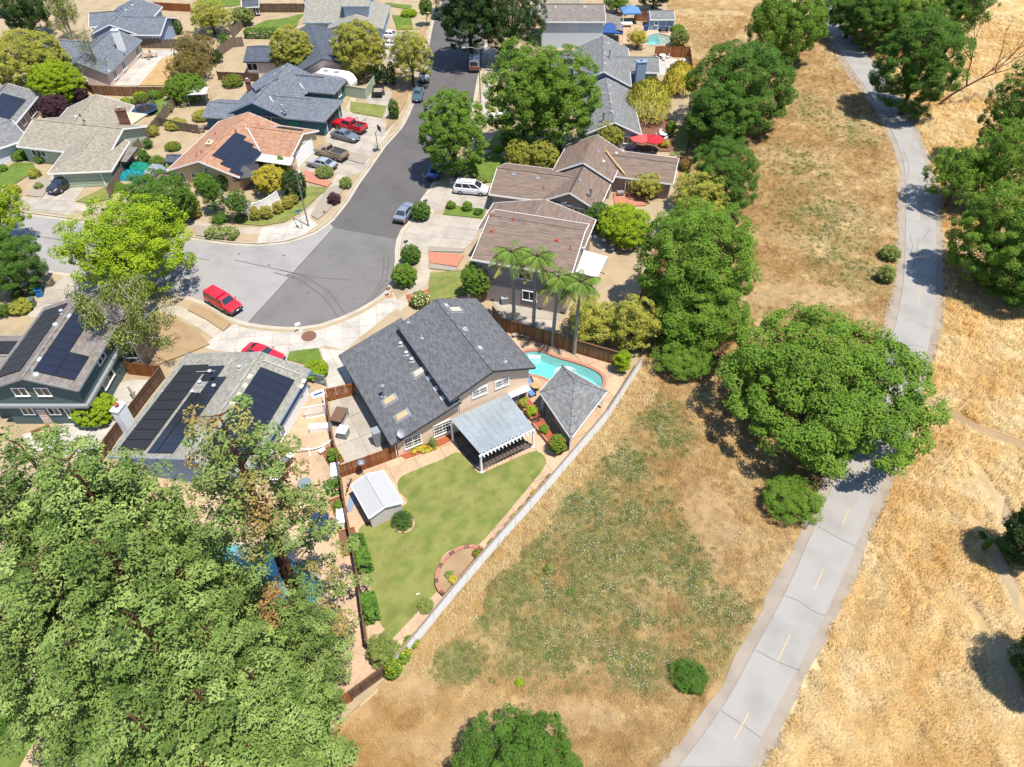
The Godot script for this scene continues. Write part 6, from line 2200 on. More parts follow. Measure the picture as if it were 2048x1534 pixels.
	# small utility trailer
	var ut := thing("utility_trailer", "black utility trailer parked by the pale green fence", "trailer", v3(Vector2(-23.2,-122.83), GY), heading(Vector2(-22.77,-119.89) - Vector2(-23.01,-125.69)))
	var ub := MB.new()
	ub.box(Vector3(0, 0.55, 0), Vector3(3.0, 0.08, 1.7))
	for s in [-1, 1]:
		ub.box(Vector3(0, 0.85, s * 0.85), Vector3(3.0, 0.6, 0.05))
		ub.box(Vector3(s * 1.5, 0.85, 0), Vector3(0.05, 0.6, 1.7))
	part(ut, "bed", ub, M.iron)
	var fl := MB.new()
	fl.box(Vector3(0, 0.6, 0), Vector3(2.9, 0.04, 1.6))
	part(ut, "floor", fl, M.shoulder)
	var th := MB.new()
	th.tube([Vector3(1.5, 0.5, 0.6), Vector3(2.8, 0.5, 0), Vector3(1.5, 0.5, -0.6)], [0.05, 0.05, 0.05], 5)
	part(ut, "hitch", th, M.iron)
	for s in [-1, 1]:
		wheel(ut, Vector3(0, 0.34, s * 1.0), 0.34, 0.2, s)
	# covered boat
	var bt := thing("covered_boat", "long white covered boat on stands against the pale grey house", "boat", v3(Vector2(9.97,-146.6), GY), 0.0)
	var cv := MB.new()
	for i in 8:
		var x0 := -4.2 + i * 1.05
		var w0 := 1.15 * (1.0 - pow(absf(x0 + 0.3) / 4.6, 3))
		var w1 := 1.15 * (1.0 - pow(absf(x0 + 1.35) / 4.6, 3))
		var h0 := 2.1 + 0.12 * sin(i * 2.1)
		var h1 := 2.1 + 0.12 * sin((i + 1) * 2.1)
		cv.face([Vector3(x0, 1.0, w0), Vector3(x0 + 1.05, 1.0, w1), Vector3(x0 + 1.05, h1, w1 * 0.5), Vector3(x0, h0, w0 * 0.5)])
		cv.face([Vector3(x0, h0, w0 * 0.5), Vector3(x0 + 1.05, h1, w1 * 0.5), Vector3(x0 + 1.05, h1, -w1 * 0.5), Vector3(x0, h0, -w0 * 0.5)])
		cv.face([Vector3(x0 + 1.05, 1.0, -w1), Vector3(x0, 1.0, -w0), Vector3(x0, h0, -w0 * 0.5), Vector3(x0 + 1.05, h1, -w1 * 0.5)])
	part(bt, "cover", cv, M.white_cloth)
	var hu := MB.new()
	hu.taper(Vector3(0, 0.35, 0), Vector2(7.0, 1.2), Vector2(8.2, 2.2), 0.7)
	part(bt, "hull", hu, M.navy_cloth)
	for x in [-2.2, 1.8]:
		var s := MB.new()
		s.box(Vector3(x, 0.18, 0), Vector3(0.4, 0.36, 1.6))
		part(bt, "stand", s, M.iron)



# ---------------------------------------------------------------- trees
class Leaves:      # collects leaf faces quickly
	var v := PackedVector3Array()
	var n := PackedVector3Array()
	var c := PackedColorArray()
	var k := 0
	var r := RandomNumberGenerator.new()

	func _init(most: int, seed_: int) -> void:
		v.resize(most * 3)
		n.resize(most * 3)
		c.resize(most * 3)
		r.seed = seed_

	func leaf(p: Vector3, nn: Vector3, along: Vector3, l: float, w: float, col: Color) -> void:
		var i := k * 3
		if i + 3 > v.size():
			return
		var s := nn.cross(along).normalized() * w * 1.15
		var a := along * l
		v[i] = p - a * 0.75 - s
		v[i + 1] = p - a * 0.75 + s
		v[i + 2] = p + a
		for j in 3:
			n[i + j] = nn
			c[i + j] = col
		k += 1

	func rand_dir() -> Vector3:
		var z := r.randf_range(-1, 1)
		var a := r.randf() * TAU
		var q := sqrt(1 - z * z)
		return Vector3(q * cos(a), z, q * sin(a))

	func clump(ctr: Vector3, out: Vector3, rad: float, count: int, l: float, w: float, col: Color, spread: float, flatten := 0.7) -> void:
		for i in count:
			var u := rand_dir()
			if u.dot(out) < -0.2:
				u = -u
			var p := ctr + Vector3(u.x, u.y * flatten, u.z) * rad * (0.45 + 0.55 * sqrt(r.randf()))
			var nn := (u * 0.55 + Vector3.UP * 0.55 + rand_dir() * 0.55).normalized()
			var al := nn.cross(rand_dir()).normalized()
			var g := 1.0 + spread * r.randf_range(-1, 1)
			leaf(p, nn, al, l * r.randf_range(0.7, 1.2), w, Color(col.r * g, col.g * g, col.b * g))

	func mesh() -> ArrayMesh:
		var a := []
		a.resize(Mesh.ARRAY_MAX)
		a[Mesh.ARRAY_VERTEX] = v.slice(0, k * 3)
		a[Mesh.ARRAY_NORMAL] = n.slice(0, k * 3)
		a[Mesh.ARRAY_COLOR] = c.slice(0, k * 3)
		var m := ArrayMesh.new()
		m.add_surface_from_arrays(Mesh.PRIMITIVE_TRIANGLES, a)
		return m


# palettes, linear
var pal := {
	"green": [S(118, 152, 56), S(88, 124, 44), S(142, 174, 70)],
	"deep": [S(94, 130, 52), S(68, 102, 42), S(118, 152, 66)],
	"lime": [S(154, 182, 44), S(122, 156, 34), S(180, 200, 60)],
	"olive": [S(178, 178, 78), S(144, 148, 58), S(202, 198, 100)],
	"yellow": [S(204, 188, 72), S(174, 160, 58), S(220, 204, 92)],
	"dusty": [S(144, 158, 84), S(114, 134, 66), S(172, 180, 106)],
	"dark": [S(66, 94, 46), S(48, 74, 38), S(90, 120, 60)],
	"plum": [S(96, 66, 76), S(72, 50, 60), S(116, 82, 88)],
	"russet": [S(142, 128, 72), S(112, 116, 58), S(160, 120, 78)],
	"redwood": [S(124, 148, 76), S(90, 116, 56), S(154, 176, 100)],
	"rusty": [S(136, 152, 84), S(170, 134, 84), S(118, 146, 80)],
	"willow": [S(190, 186, 78), S(160, 162, 62), S(210, 202, 98)],
}
var leaf_boost := 1.35
var crown_cache := {}


func tone(p: Array, r: RandomNumberGenerator) -> Color:
	var c: Color = p[0].lerp(p[1 + (r.randi() % 2)], r.randf())
	return c * (leaf_boost * r.randf_range(0.88, 1.12))


func limbs(b: MB, hc: float, rx: float, ry: float, r: RandomNumberGenerator, tr: float, n := 7) -> void:
	var fork := maxf(0.5, hc - ry * 0.55)
	b.tube([Vector3(0, -0.15, 0), Vector3(r.randf_range(-0.1, 0.1), fork * 0.5, r.randf_range(-0.1, 0.1)), Vector3(r.randf_range(-0.2, 0.2), fork, r.randf_range(-0.2, 0.2)), Vector3(0, hc + ry * 0.4, 0)], [tr * 1.25, tr, tr * 0.85, tr * 0.2], 7)
	for k in n:
		var a := TAU * (k + r.randf() * 0.6) / n
		var q := Vector3(cos(a), r.randf_range(0.1, 0.8), sin(a))
		var tip := Vector3(q.x * rx * 0.72, hc + q.y * ry * 0.6, q.z * rx * 0.72)
		var mid := Vector3(tip.x * 0.45, lerpf(fork, tip.y, 0.62), tip.z * 0.45)
		b.tube([Vector3(0, fork * r.randf_range(0.75, 1.0), 0), mid, tip], [tr * 0.55, tr * 0.36, tr * 0.08], 5)
		for j in 2:
			var t2 := mid + Vector3(r.randf_range(-1, 1) * rx * 0.35, ry * r.randf_range(0.1, 0.5), r.randf_range(-1, 1) * rx * 0.35)
			b.tube([mid, t2], [tr * 0.25, tr * 0.05], 4)


# kind: leaf size, leaf width ratio, clump radius, layers of cover, lobes
const KINDS := {
	"oak": [0.15, 0.36, 0.95, 1.9, 0.27], "maple": [0.14, 0.45, 0.8, 1.8, 0.3], "round": [0.12, 0.45, 0.6, 2.1, 0.2],
	"loose": [0.14, 0.42, 0.8, 1.2, 0.42], "shrub": [0.1, 0.5, 0.36, 2.0, 0.2], "fine": [0.15, 0.22, 0.7, 1.6, 0.3], "airy": [0.11, 0.45, 0.42, 1.1, 0.4],
}


func leaf_mat(p: String) -> StandardMaterial3D:
	var key := "leaf_" + p
	if not M.has(key):
		var m: StandardMaterial3D = M.leaf.duplicate()
		m.resource_name = key
		m.albedo_color = (pal[p][0] * leaf_boost).linear_to_srgb()
		M[key] = m
	return M[key]


func crown(parent: Node3D, called: String, kind: String, p: String, rx: float, ry: float, hc: float, seed_: int) -> void:      # one of a few crown forms, fitted to this plant
	var R := 0.4
	for q in [0.8, 1.4, 2.2, 3.2, 4.6, 6.6, 9.6]:
		if rx > q * 0.78:
			R = q
	var A := 0.5
	for q in [0.8, 1.25, 1.9, 2.8]:
		if ry / rx > q * 0.8:
			A = q
	var m := crown_mesh(kind, R, R * A, seed_ % (2 if R < 8 else 1))
	var spin := turned((seed_ % 64) * 0.1)
	part(parent, called, m, leaf_mat(p), Vector3(0, hc, 0), Basis.from_scale(Vector3(rx / R, ry / (R * A), rx / R)) * spin)


func crown_mesh(kind: String, rx: float, ry: float, form: int) -> ArrayMesh:
	var key := "%s %.1f %.2f %d" % [kind, rx, ry, form]
	if crown_cache.has(key):
		return crown_cache[key]
	var K: Array = KINDS[kind]
	var cr: float = clampf(K[2] * lerpf(0.55, 1.15, clampf((rx - 1.0) / 7.0, 0, 1)), 0.14, rx * 0.45)
	var l: float = K[0] * lerpf(0.62, 1.2, clampf((rx - 1.0) / 8.0, 0, 1))
	var area := 4.0 * PI * pow((pow(rx * rx, 1.6) + 2 * pow(rx * ry, 1.6)) / 3.0, 1 / 1.6)
	var leafarea := 2.0 * l * l * float(K[1])
	var total := clampi(int(area * float(K[3]) * 1.3 / leafarea), 300, 90000)
	var nc := maxi(12, int(area / (cr * cr * 1.5)))
	var L := Leaves.new(total + nc * 4, hash(key))
	var f := FastNoiseLite.new()
	f.seed = hash(key) % 10000
	f.frequency = 1.0
	var lobe: float = K[4]
	var per := total / nc
	for i in nc:
		var y := 1.0 - 2.0 * (i + 0.5) / nc
		var a := i * 2.39996 + L.r.randf() * 0.5
		var q := sqrt(maxf(0, 1 - y * y))
		var d := Vector3(cos(a) * q, y, sin(a) * q)
		if y < -0.72 and L.r.randf() < 0.7:
			continue
		var rad := 1.06 - lobe * 1.9 * maxf(0, 0.25 + f.get_noise_3dv(d * 2.2)) - lobe * 0.9 * maxf(0, f.get_noise_3dv(d * 5.5 + Vector3.ONE * 7))
		if L.r.randf() < 0.2:
			rad *= L.r.randf_range(0.4, 0.8)
		var ctr := Vector3(d.x * rx, d.y * ry, d.z * rx) * rad - d * cr * 0.75
		var t := L.r.randf()
		var col := Color(0.74, 0.8, 0.76).lerp(Color(1.26, 1.16, 1.24), t) * L.r.randf_range(0.9, 1.1)
		var n := int(per * L.r.randf_range(0.55, 1.45))
		L.clump(ctr, d, cr * L.r.randf_range(0.6, 1.35), n, l, l * float(K[1]), col, 0.18)
	crown_cache[key] = L.mesh()
	return crown_cache[key]


func tree(called: String, label: String, at: Vector2, rx: float, ry: float, hc: float, kind: String, p: String, y0 := 0.05, bark := "bark", group := "") -> Node3D:
	var o := thing(called, label, "tree" if not "shrub" in called and not "bush" in called and not "hedge" in called else "shrub", v3(at, y0), 0.0, group)
	var r := RandomNumberGenerator.new()
	r.seed = hash(label)
	var b := MB.new()
	limbs(b, hc, rx, ry, r, clampf(rx * 0.055, 0.05, 0.45))
	part(o, "trunk", b, M[bark])
	crown(o, "crown", kind, p, rx, ry, hc, r.randi() % 1000)
	return o


var redwood_forms := {}

func redwood_form(p: String, form: int, sparse: float) -> Array:      # trunk and crown of a tree 20 m tall and 5 m wide each way
	var key := "%s %d" % [p, form]
	if redwood_forms.has(key):
		return redwood_forms[key]
	var H := 20.0
	var R := 5.0
	var t := MB.new()
	t.tube([Vector3(0, -0.2, 0), Vector3(0, H * 0.3, 0), Vector3(0, H * 0.95, 0)], [R * 0.12, R * 0.09, 0.04], 8)
	var L := Leaves.new(110000, 60 + form)
	var levels := 20
	for i in levels:
		var f := 0.12 + 0.88 * i / float(levels)
		var y := H * f
		var nb := 6 if f < 0.85 else 4
		for j in nb:
			if L.r.randf() > (sparse if f < 0.55 else 1.0):
				continue
			var a := i * 1.7 + TAU * j / nb + L.r.randf() * 0.6
			var len := R * pow(1.0 - f, 0.5) * L.r.randf_range(0.6, 1.15) + 0.3
			var d := Vector3(cos(a), 0, sin(a))
			var tip := d * len + Vector3(0, y - len * 0.25 + 0.2, 0)
			if j % 3 == 0:
				t.tube([Vector3(0, y, 0), d * len * 0.6 + Vector3(0, y - len * 0.1, 0), tip], [0.05, 0.03, 0.012], 4, false)
			var nk := maxi(1, int(len / 0.8))
			var col := tone(pal[p], L.r)
			if p == "redwood" and L.r.randf() < 0.025:
				col = tone(pal.rusty, L.r)
			col *= 0.95
			for k in nk:
				var s := (k + 0.8) / nk
				if s < 0.4 and nk > 2:
					continue
				var c := Vector3(0, y, 0).lerp(tip, s) + L.rand_dir() * 0.2
				L.clump(c + Vector3.UP * 0.1, (d + Vector3.UP).normalized(), L.r.randf_range(0.55, 1.0), int(L.r.randf_range(62, 95)), 0.16, 0.055, col * L.r.randf_range(0.88, 1.12), 0.16, 0.55)
	redwood_forms[key] = [t.mesh(), L.mesh()]
	return redwood_forms[key]


func redwood(label: String, at: Vector2, H: float, R: float, p: String, form: int, sparse := 1.0, y0 := GY) -> void:
	var o := thing("redwood_tree", label, "tree", v3(at, y0), form * 1.3 + at.x, "redwoods in the corner yard")
	var m := redwood_form(p, form, sparse)
	var b := Basis.from_scale(Vector3(R / 5.0, H / 20.0, R / 5.0))
	part(o, "trunk", m[0], M.bark_red, Vector3.ZERO, b)
	part(o, "crown", m[1], M.needle, Vector3.ZERO, b)


func birch(label: String, at: Vector2, H: float, R: float, seed_: int, dense: int, y0 := GY, p := "dusty") -> void:
	var o := thing("birch_tree", label, "tree", v3(at, y0))
	var r := RandomNumberGenerator.new()
	r.seed = seed_
	var t := MB.new()
	var L := Leaves.new(dense * 60, seed_)
	var stems := 3
	for s in stems:
		var a := TAU * s / stems + 0.4
		var top := Vector3(cos(a) * R * 0.35, H * r.randf_range(0.86, 1.0), sin(a) * R * 0.35)
		t.tube([Vector3(cos(a) * 0.15, -0.1, sin(a) * 0.15), top * Vector3(0.5, 0.5, 0.5), top], [0.15, 0.1, 0.03], 6)
		for k in 14:
			var f := r.randf_range(0.3, 1.0)
			var b := r.randf() * TAU
			var p0 := top * f
			var q := p0 + Vector3(cos(b), 0.35, sin(b)) * R * r.randf_range(0.4, 0.8) * (1.25 - f * 0.7)
			t.tube([p0, q, q + Vector3(cos(b) * 0.3, -0.6, sin(b) * 0.3)], [0.05, 0.025, 0.01], 4, false)
			for j in dense / 42:
				# hanging sprays
				var c := p0.lerp(q, r.randf_range(0.4, 1.05)) + L.rand_dir() * 0.4
				var col := tone(pal[p], L.r)
				for m in 24:
					var pp := c + Vector3(r.randf_range(-0.3, 0.3), -r.randf() * 1.3, r.randf_range(-0.3, 0.3))
					L.leaf(pp, (L.rand_dir() + Vector3.UP * 0.5).normalized(), Vector3(r.randf_range(-0.3, 0.3), -1, r.randf_range(-0.3, 0.3)).normalized(), 0.13, 0.05, col)
	part(o, "trunk", t, M.bark_pale)
	part(o, "crown", L.mesh(), M.leaf)


func weeping(label: String, at: Vector2, H: float, R: float, p: String, seed_: int, y0 := GY) -> void:
	var o := thing("weeping_tree", label, "tree", v3(at, y0))
	var r := RandomNumberGenerator.new()
	r.seed = seed_
	var t := MB.new()
	limbs(t, H * 0.7, R, H * 0.3, r, 0.2)
	var L := Leaves.new(16000, seed_)
	for k in 150:
		var a := k * 2.39996
		var f := sqrt(r.randf())
		var top := Vector3(cos(a) * R * f * 0.9, H * (1.0 - 0.35 * f * f) + r.randf_range(-0.4, 0.3), sin(a) * R * f * 0.9)
		var drop := (0.6 + f * 1.6) * H * 0.22
		var col := tone(pal[p], L.r)
		for m in 70:
			var g := r.randf()
			var pp := top + Vector3(r.randf_range(-0.35, 0.35), -drop * g, r.randf_range(-0.35, 0.35)) + Vector3(cos(a), 0, sin(a)) * 0.3 * g
			L.leaf(pp, (Vector3(cos(a), 0.5, sin(a)) + L.rand_dir() * 0.7).normalized(), Vector3(r.randf_range(-0.3, 0.3), -1, r.randf_range(-0.3, 0.3)).normalized(), 0.2, 0.06, col)
	part(o, "trunk", t, M.bark)
	part(o, "crown", L.mesh(), M.leaf)


func palm(label: String, at: Vector2, H: float, seed_: int, lean: Vector2) -> void:
	var o := thing("palm_tree", label, "tree", v3(at, GY), 0.0, "palms along the pool fence")
	var r := RandomNumberGenerator.new()
	r.seed = seed_
	var t := MB.new()
	var pts := []
	var rad := []
	for k in 19:
		var f := k / 18.0
		pts.append(Vector3(lean.x * f * f, H * f - 0.1, lean.y * f * f))
		rad.append((0.22 - 0.09 * f) * (1.0 + 0.06 * (k % 2)))
	t.tube(pts, rad, 10)
	part(o, "trunk", t, M.bark_palm)
	var top := Vector3(lean.x, H, lean.y)
	var bt := MB.new()
	bt.tube([top - Vector3.UP * 1.3, top - Vector3.UP * 0.5, top + Vector3.UP * 0.3], [0.17, 0.24, 0.1], 8)
	part(o, "crownshaft", bt, M.bark)
	for k in 18:
		var a := k * 2.39996 + r.randf() * 0.3
		var rise := lerpf(1.2, -0.3, k / 17.0) + r.randf_range(-0.1, 0.1)
		var len := r.randf_range(2.3, 2.9)
		var d := Vector3(cos(a), 0, sin(a))
		var L := Leaves.new(140, seed_ * 50 + k)
		var rib := MB.new()
		var rp := []
		var col: Color = S(122, 152, 68) if k < 14 else S(166, 164, 88)
		for i in 13:
			var s := i / 12.0
			rp.append(top + d * len * (s - 0.12 * s * s) * cos(rise * 0.6) + Vector3.UP * (rise * len * s * 0.75 - 2.3 * s * s * (0.8 + 0.2 * sin(k * 3.1))))
		for i in range(2, 62):
			var s := i / 62.0
			var q: Vector3 = (rp[int(s * 12)] as Vector3).lerp(rp[mini(12, int(s * 12) + 1)], s * 12 - int(s * 12))
			var side := d.cross(Vector3.UP)
			for e in [-1, 1]:
				var ll := 0.42 * sin(PI * clampf(s * 0.9 + 0.1, 0, 1)) + 0.12
				var dir: Vector3 = (side * e * 0.75 + d * 0.45 + Vector3.DOWN * r.randf_range(0.5, 1.4)).normalized()
				L.leaf(q + dir * ll, (Vector3.UP + side * e * 0.6).normalized(), dir, ll, 0.022, col * leaf_boost * r.randf_range(0.8, 1.2))
		var fr := part(o, "frond", L.mesh(), M.leaf)
		rib.tube(rp, [0.03, 0.03, 0.03, 0.028, 0.025, 0.022, 0.02, 0.018, 0.015, 0.012, 0.01, 0.008, 0.006], 4, false)
		part(fr, "rib", rib, M.bark)


func bare_tree(label: String, at: Vector2, H: float, seed_: int, lean: Vector3) -> void:
	var o := thing("dead_tree", label, "tree", v3(at, 0))
	var r := RandomNumberGenerator.new()
	r.seed = seed_
	var t := MB.new()
	grow(t, Vector3(0, -0.1, 0), lean.normalized(), H * 0.34, 0.26, 5, r)
	part(o, "trunk", t, M.bark_red)


func grow(t: MB, p: Vector3, d: Vector3, l: float, w: float, depth: int, r: RandomNumberGenerator) -> void:
	var q := p + d * l * 0.5 + Vector3(r.randf_range(-1, 1), r.randf_range(-0.5, 1), r.randf_range(-1, 1)) * l * 0.07
	var e := p + d * l
	t.tube([p, q, e], [w, w * 0.8, w * 0.6], 5, false)
	if depth == 0:
		return
	for k in (3 if depth > 3 else 2 + r.randi() % 2):
		var nd := (d + Vector3(r.randf_range(-1, 1), r.randf_range(-0.6, 0.75), r.randf_range(-1, 1)) * 0.75).normalized()
		grow(t, e, nd, l * r.randf_range(0.6, 0.85), w * 0.58, depth - 1, r)


func build_trees() -> void:
	# beside the trail
	tree("shade_tree", "largest round green tree, overhanging the trail", Vector2(29.47,-46.81),9.61,4.88,5.09, "oak", "green")
	tree("shade_tree", "tall green tree between the brown house yard and the field", Vector2(19.78,-62.34),6.17,7.26,7.48, "oak", "green")
	tree("shade_tree", "green tree leaning out over the field's left edge", Vector2(19.77,-58.83),5.1,3.83,4.03, "oak", "green")
	tree("young_tree", "small green tree at the corner of the white wall", Vector2(18.01,-54.64),3.32,1.49,1.57, "fine", "green")
	tree("shade_tree", "yellowish green tree crown above the brown house terrace", Vector2(23.31,-79.23),3.46,4.28,4.94, "loose", "olive")
	tree("shade_tree", "broad dark green tree at the upper left of the field", Vector2(35.48,-109.91),8.18,6.62,6.89, "oak", "deep")
	tree("shade_tree", "blue-green tree below the broad dark tree at the field", Vector2(30.98,-103.33),4.97,5.06,5.15, "oak", "deep")
	tree("shade_tree", "dark bushy tree on the field edge by the brown roof end", Vector2(27.21,-83.69),4.67,5.62,5.47, "fine", "deep")
	tree("shade_tree", "green tree left of the trail at the top", Vector2(50.03,-137.28),6.89,6.89,7.14, "oak", "green")
	tree("shade_tree", "green tree where the trail leaves the picture", Vector2(67.16,-150.49),6.36,5.17,5.76, "oak", "deep")
	tree("shade_tree", "dense tree right of the trail with dead limbs beside it", Vector2(64.68,-115.34),6.84,8.19,8.33, "oak", "deep")
	tree("shade_tree", "crown behind the dense tree at the top right", Vector2(74.67,-146.57),6.21,5.69,6.43, "oak", "green")
	tree("shade_tree", "tree at the top right edge above the bare branches", Vector2(87.05,-149.14),6.28,6.28,6.98, "loose", "deep")
	tree("shade_tree", "crown between the trail and the dense tree at the top right", Vector2(68.16,-143.84),5.2,5.3,5.88, "oak", "deep")
	tree("shade_tree", "loose crown above the wide green tree at the right edge", Vector2(64.06,-86.14),4.57,5.99,6.91, "loose", "green")
	bare_tree("bare grey-brown dead tree spreading right of the dense trailside tree", Vector2(72.12,-118.72), 15, 5, Vector3(0.9, 0.75, -0.1))
	tree("shade_tree", "tree low over the right side of the trail", Vector2(59.75,-86.49),4.45,4.06,4.94, "loose", "green")
	tree("shade_tree", "tall loose tree at the right edge above the trail bend", Vector2(70.67,-96.79),4.36,7.78,8.66, "loose", "deep")
	tree("shade_tree", "wide green tree at the right edge beside the trail", Vector2(55.82,-68.94),5.25,6.62,6.89, "oak", "green")
	tree("shade_tree", "tree cut by the right edge below the trail bend", Vector2(57.87,-65.05),4.06,4.27,4.53, "oak", "deep")
	tree("young_tree", "young bright green tree beside the trail", Vector2(24.43,-36.7),2.66,1.2,1.2, "fine", "green")
	tree("round_bush", "round dark green bush near the lower trail", Vector2(12.93,-21.44),1.34,0.72,0.46, "fine", "deep", 0.0)
	tree("young_tree", "green tree top at the bottom edge", Vector2(0.48,-14.57),4.03,1.81,2.87, "fine", "deep")
	tree("shade_tree", "dark tree cut by the right edge half way down", Vector2(41.38,-31.16),2.21,3.76,3.96, "oak", "dark")
	tree("shade_tree", "dark tree cut by the lower right edge", Vector2(38.06,-20.79),3.03,4.15,4.32, "oak", "dark")
	# along the street
	tree("street_tree", "olive-green pyramidal tree on the right kerb of the street", Vector2(-8.14,-94.45),4.66,6,6.72, "round", "green")
	tree("street_tree", "large maple over the white SUV", Vector2(1.8,-101.84),5.84,7.67,9.05, "maple", "green")
	tree("street_tree", "second large maple beside the long grey roof", Vector2(7.26,-101.8),5.75,7.13,8.56, "maple", "green")
	tree("street_tree", "dark evergreen shading the top of the street", Vector2(-7.58,-136.83),6.33,7.11,9.54, "maple", "dark")
	tree("conifer_tree", "dark spruce left of the pale grey two-storey house", Vector2(0.18,-137.42),5.95,7.73,8.11, "fine", "dark")
	tree("street_tree", "small street tree beside the two white sedans", Vector2(-17.42,-126.24),3.86,4.73,5.75, "loose", "olive")
	tree("street_tree", "neat round-headed street tree at the top", Vector2(-17.64,-157.14),1.48,1.76,3.62, "round", "deep")
	tree("garden_tree", "dense yellow-green dome tree left of the dark roof", Vector2(-39.46,-131.77),3.75,4.1,4.37, "round", "olive")
	tree("garden_tree", "dense yellow-green dome tree right of the dark roof", Vector2(-27.12,-130.57),4.68,4.63,5.06, "round", "olive")
	tree("street_tree", "big lime-green maple across the side street", Vector2(-43.5,-67.86),7.18,5.41,6.18, "loose", "lime")
	birch("weeping grey-green birch in front of the green house", Vector2(-39.01,-55.74), 10.0, 5.2, 31, 620)
	tree("street_tree", "lime tree cut by the left edge beside the street", Vector2(-64.14,-76.62),4.24,4.11,5.28, "loose", "lime")
	tree("pine_tree", "dark pine at the left edge below the street", Vector2(-58.6,-67.73),4.31,3.65,4.16, "fine", "deep")
	tree("garden_tree", "dark leafy tree behind the lime-green maple", Vector2(-45.94,-81.71),4.43,3.76,3.76, "maple", "deep")
	tree("garden_tree", "crape myrtle left of the curved white fence", Vector2(-39.99,-84.65),1.59,2.44,3.14, "airy", "deep")
	tree("garden_tree", "crape myrtle in front of the curved white fence", Vector2(-35.99,-82.66),1.51,1.85,2.91, "airy", "deep")
	tree("garden_tree", "yellowish tree inside the curved white fence", Vector2(-33.61,-89.62),2.29,1.92,2.36, "round", "yellow")
	tree("garden_tree", "dark clipped tree right of the curved white fence", Vector2(-30.04,-88.52),1.69,2.08,2.22, "shrub", "dark")
	tree("garden_tree", "small tree against the beige gable wall", Vector2(-42.91,-90.01),1.54,1.49,1.57, "shrub", "green")
	tree("garden_tree", "slim tree beside the white patio cover", Vector2(-37.49,-96.84),1.1,1.01,1.43, "shrub", "green")
	tree("garden_tree", "bright tree right of the white patio cover", Vector2(-33.49,-95.31),1.01,1.24,1.64, "shrub", "green")
	tree("garden_tree", "dark tree by the chimney of the salmon house", Vector2(-40.61,-90.85),0.91,1.31,1.41, "shrub", "dark")
	# top left gardens
	tree("garden_tree", "broad olive-lime tree at the left edge", Vector2(-83.04,-125.22),6.43,4.57,5.01, "round", "olive")
	tree("garden_tree", "lime tree beside the purple plums", Vector2(-76.67,-120.18),4.28,3.18,3.43, "round", "lime")
	tree("plum_tree", "purple plum tree nearest the sage house roof", Vector2(-75.32,-114.64),2.3,1.69,1.76, "shrub", "plum")
	tree("plum_tree", "purple plum tree nearest the fence", Vector2(-74.14,-120.21),1.87,1.67,1.73, "shrub", "plum")
	birch("sparse white birch before the beige house roof", Vector2(-72.99,-127.29), 10.5, 3.2, 33, 60)
	birch("grey-green weeping birch at the top left", Vector2(-87.97,-149.31), 9.0, 4.2, 37, 300)
	tree("garden_tree", "dark tree in the top left corner", Vector2(-95.85,-150.68),4.71,4.71,5.34, "maple", "dark")
	tree("garden_tree", "olive tree beside the powder-blue house garden", Vector2(-60.3,-152.19),4.59,3.02,3.58, "loose", "olive")
	tree("garden_tree", "red-tinged photinia along the fence", Vector2(-58.48,-136.03),3.96,2.9,2.97, "airy", "russet")
	tree("garden_tree", "brownish shrub tree below the red-tinged photinia", Vector2(-57.87,-129.77),4.11,2.28,2.3, "airy", "russet")
	tree("garden_tree", "green tree left of the low fence behind the teal house", Vector2(-55.45,-120.81),3.48,2.13,2.16, "shrub", "green")
	tree("garden_tree", "grey-green bush behind the grey fence", Vector2(-55.81,-157.56),2.27,1.81,1.87, "round", "dusty")
	# right-hand gardens
	weeping("golden weeping tree behind the long grey roof", Vector2(22.02,-113.12), 6.6, 3.9, "willow", 41)
	weeping("smaller golden weeping tree beside the spa patio", Vector2(28.72,-123.32), 5.4, 2.6, "yellow", 43)
	tree("garden_tree", "olive tree against the lavender gable wall", Vector2(14.83,-103.09),2.2,2.06,2.3, "shrub", "olive")
	tree("garden_tree", "lemon tree beside the far turquoise pool", Vector2(24.28,-144.51),2.22,1.79,2.14, "loose", "yellow")
	tree("garden_tree", "silvery shrub tree right of the far turquoise pool", Vector2(32.69,-145.78),1.85,1.63,1.7, "shrub", "dusty")
	tree("garden_tree", "green trees behind the blue canopy", Vector2(22.27,-164.33),3.03,2.27,2.69, "loose", "green")
	tree("garden_tree", "deep shade tree at the top edge beyond the blue shed", Vector2(30.27,-165.32),3.7,4.16,4.63, "maple", "dark")
	tree("garden_tree", "dark citrus tree nearest the grey gable wall", Vector2(11.34,-80.87),1.96,1.82,1.87, "shrub", "deep")
	tree("garden_tree", "citrus tree with yellow-green leaves beside the terrace", Vector2(14.3,-77.72),3.29,2.45,2.56, "round", "lime")
	tree("garden_tree", "sprawling small tree by the terrace path", Vector2(18.72,-88.78),2.42,1.95,1.99, "loose", "olive")
	tree("garden_tree", "yellow-green spreading tree behind the pool fence", Vector2(9,-59.36),3.25,2.26,2.38, "loose", "olive")
	tree("garden_tree", "second yellow-green tree at the end of the pool fence", Vector2(12.94,-57.58),2.83,3.31,3.25, "loose", "olive")
	tree("garden_tree", "small bright tree at the corner of the grey-brown wall", Vector2(-4.02,-66.22),1.84,2.35,2.76, "shrub", "green")
	tree("garden_tree", "lemon tree in front of the green house", Vector2(-40.55,-47.03),2.04,1.33,1.33, "shrub", "lime")
	tree("young_tree", "bright green small tree by the red parasols", Vector2(24.91,-106.95),0.78,1.25,1.55, "shrub", "green")
	# palms
	palm("palm nearest the slate roof, first of the row", Vector2(0.22,-60.01), 10.7, 51, Vector2(-0.3, 0.2))
	palm("second palm of the row behind the pool", Vector2(2.32,-59), 10.7, 52, Vector2(0.2, -0.1))
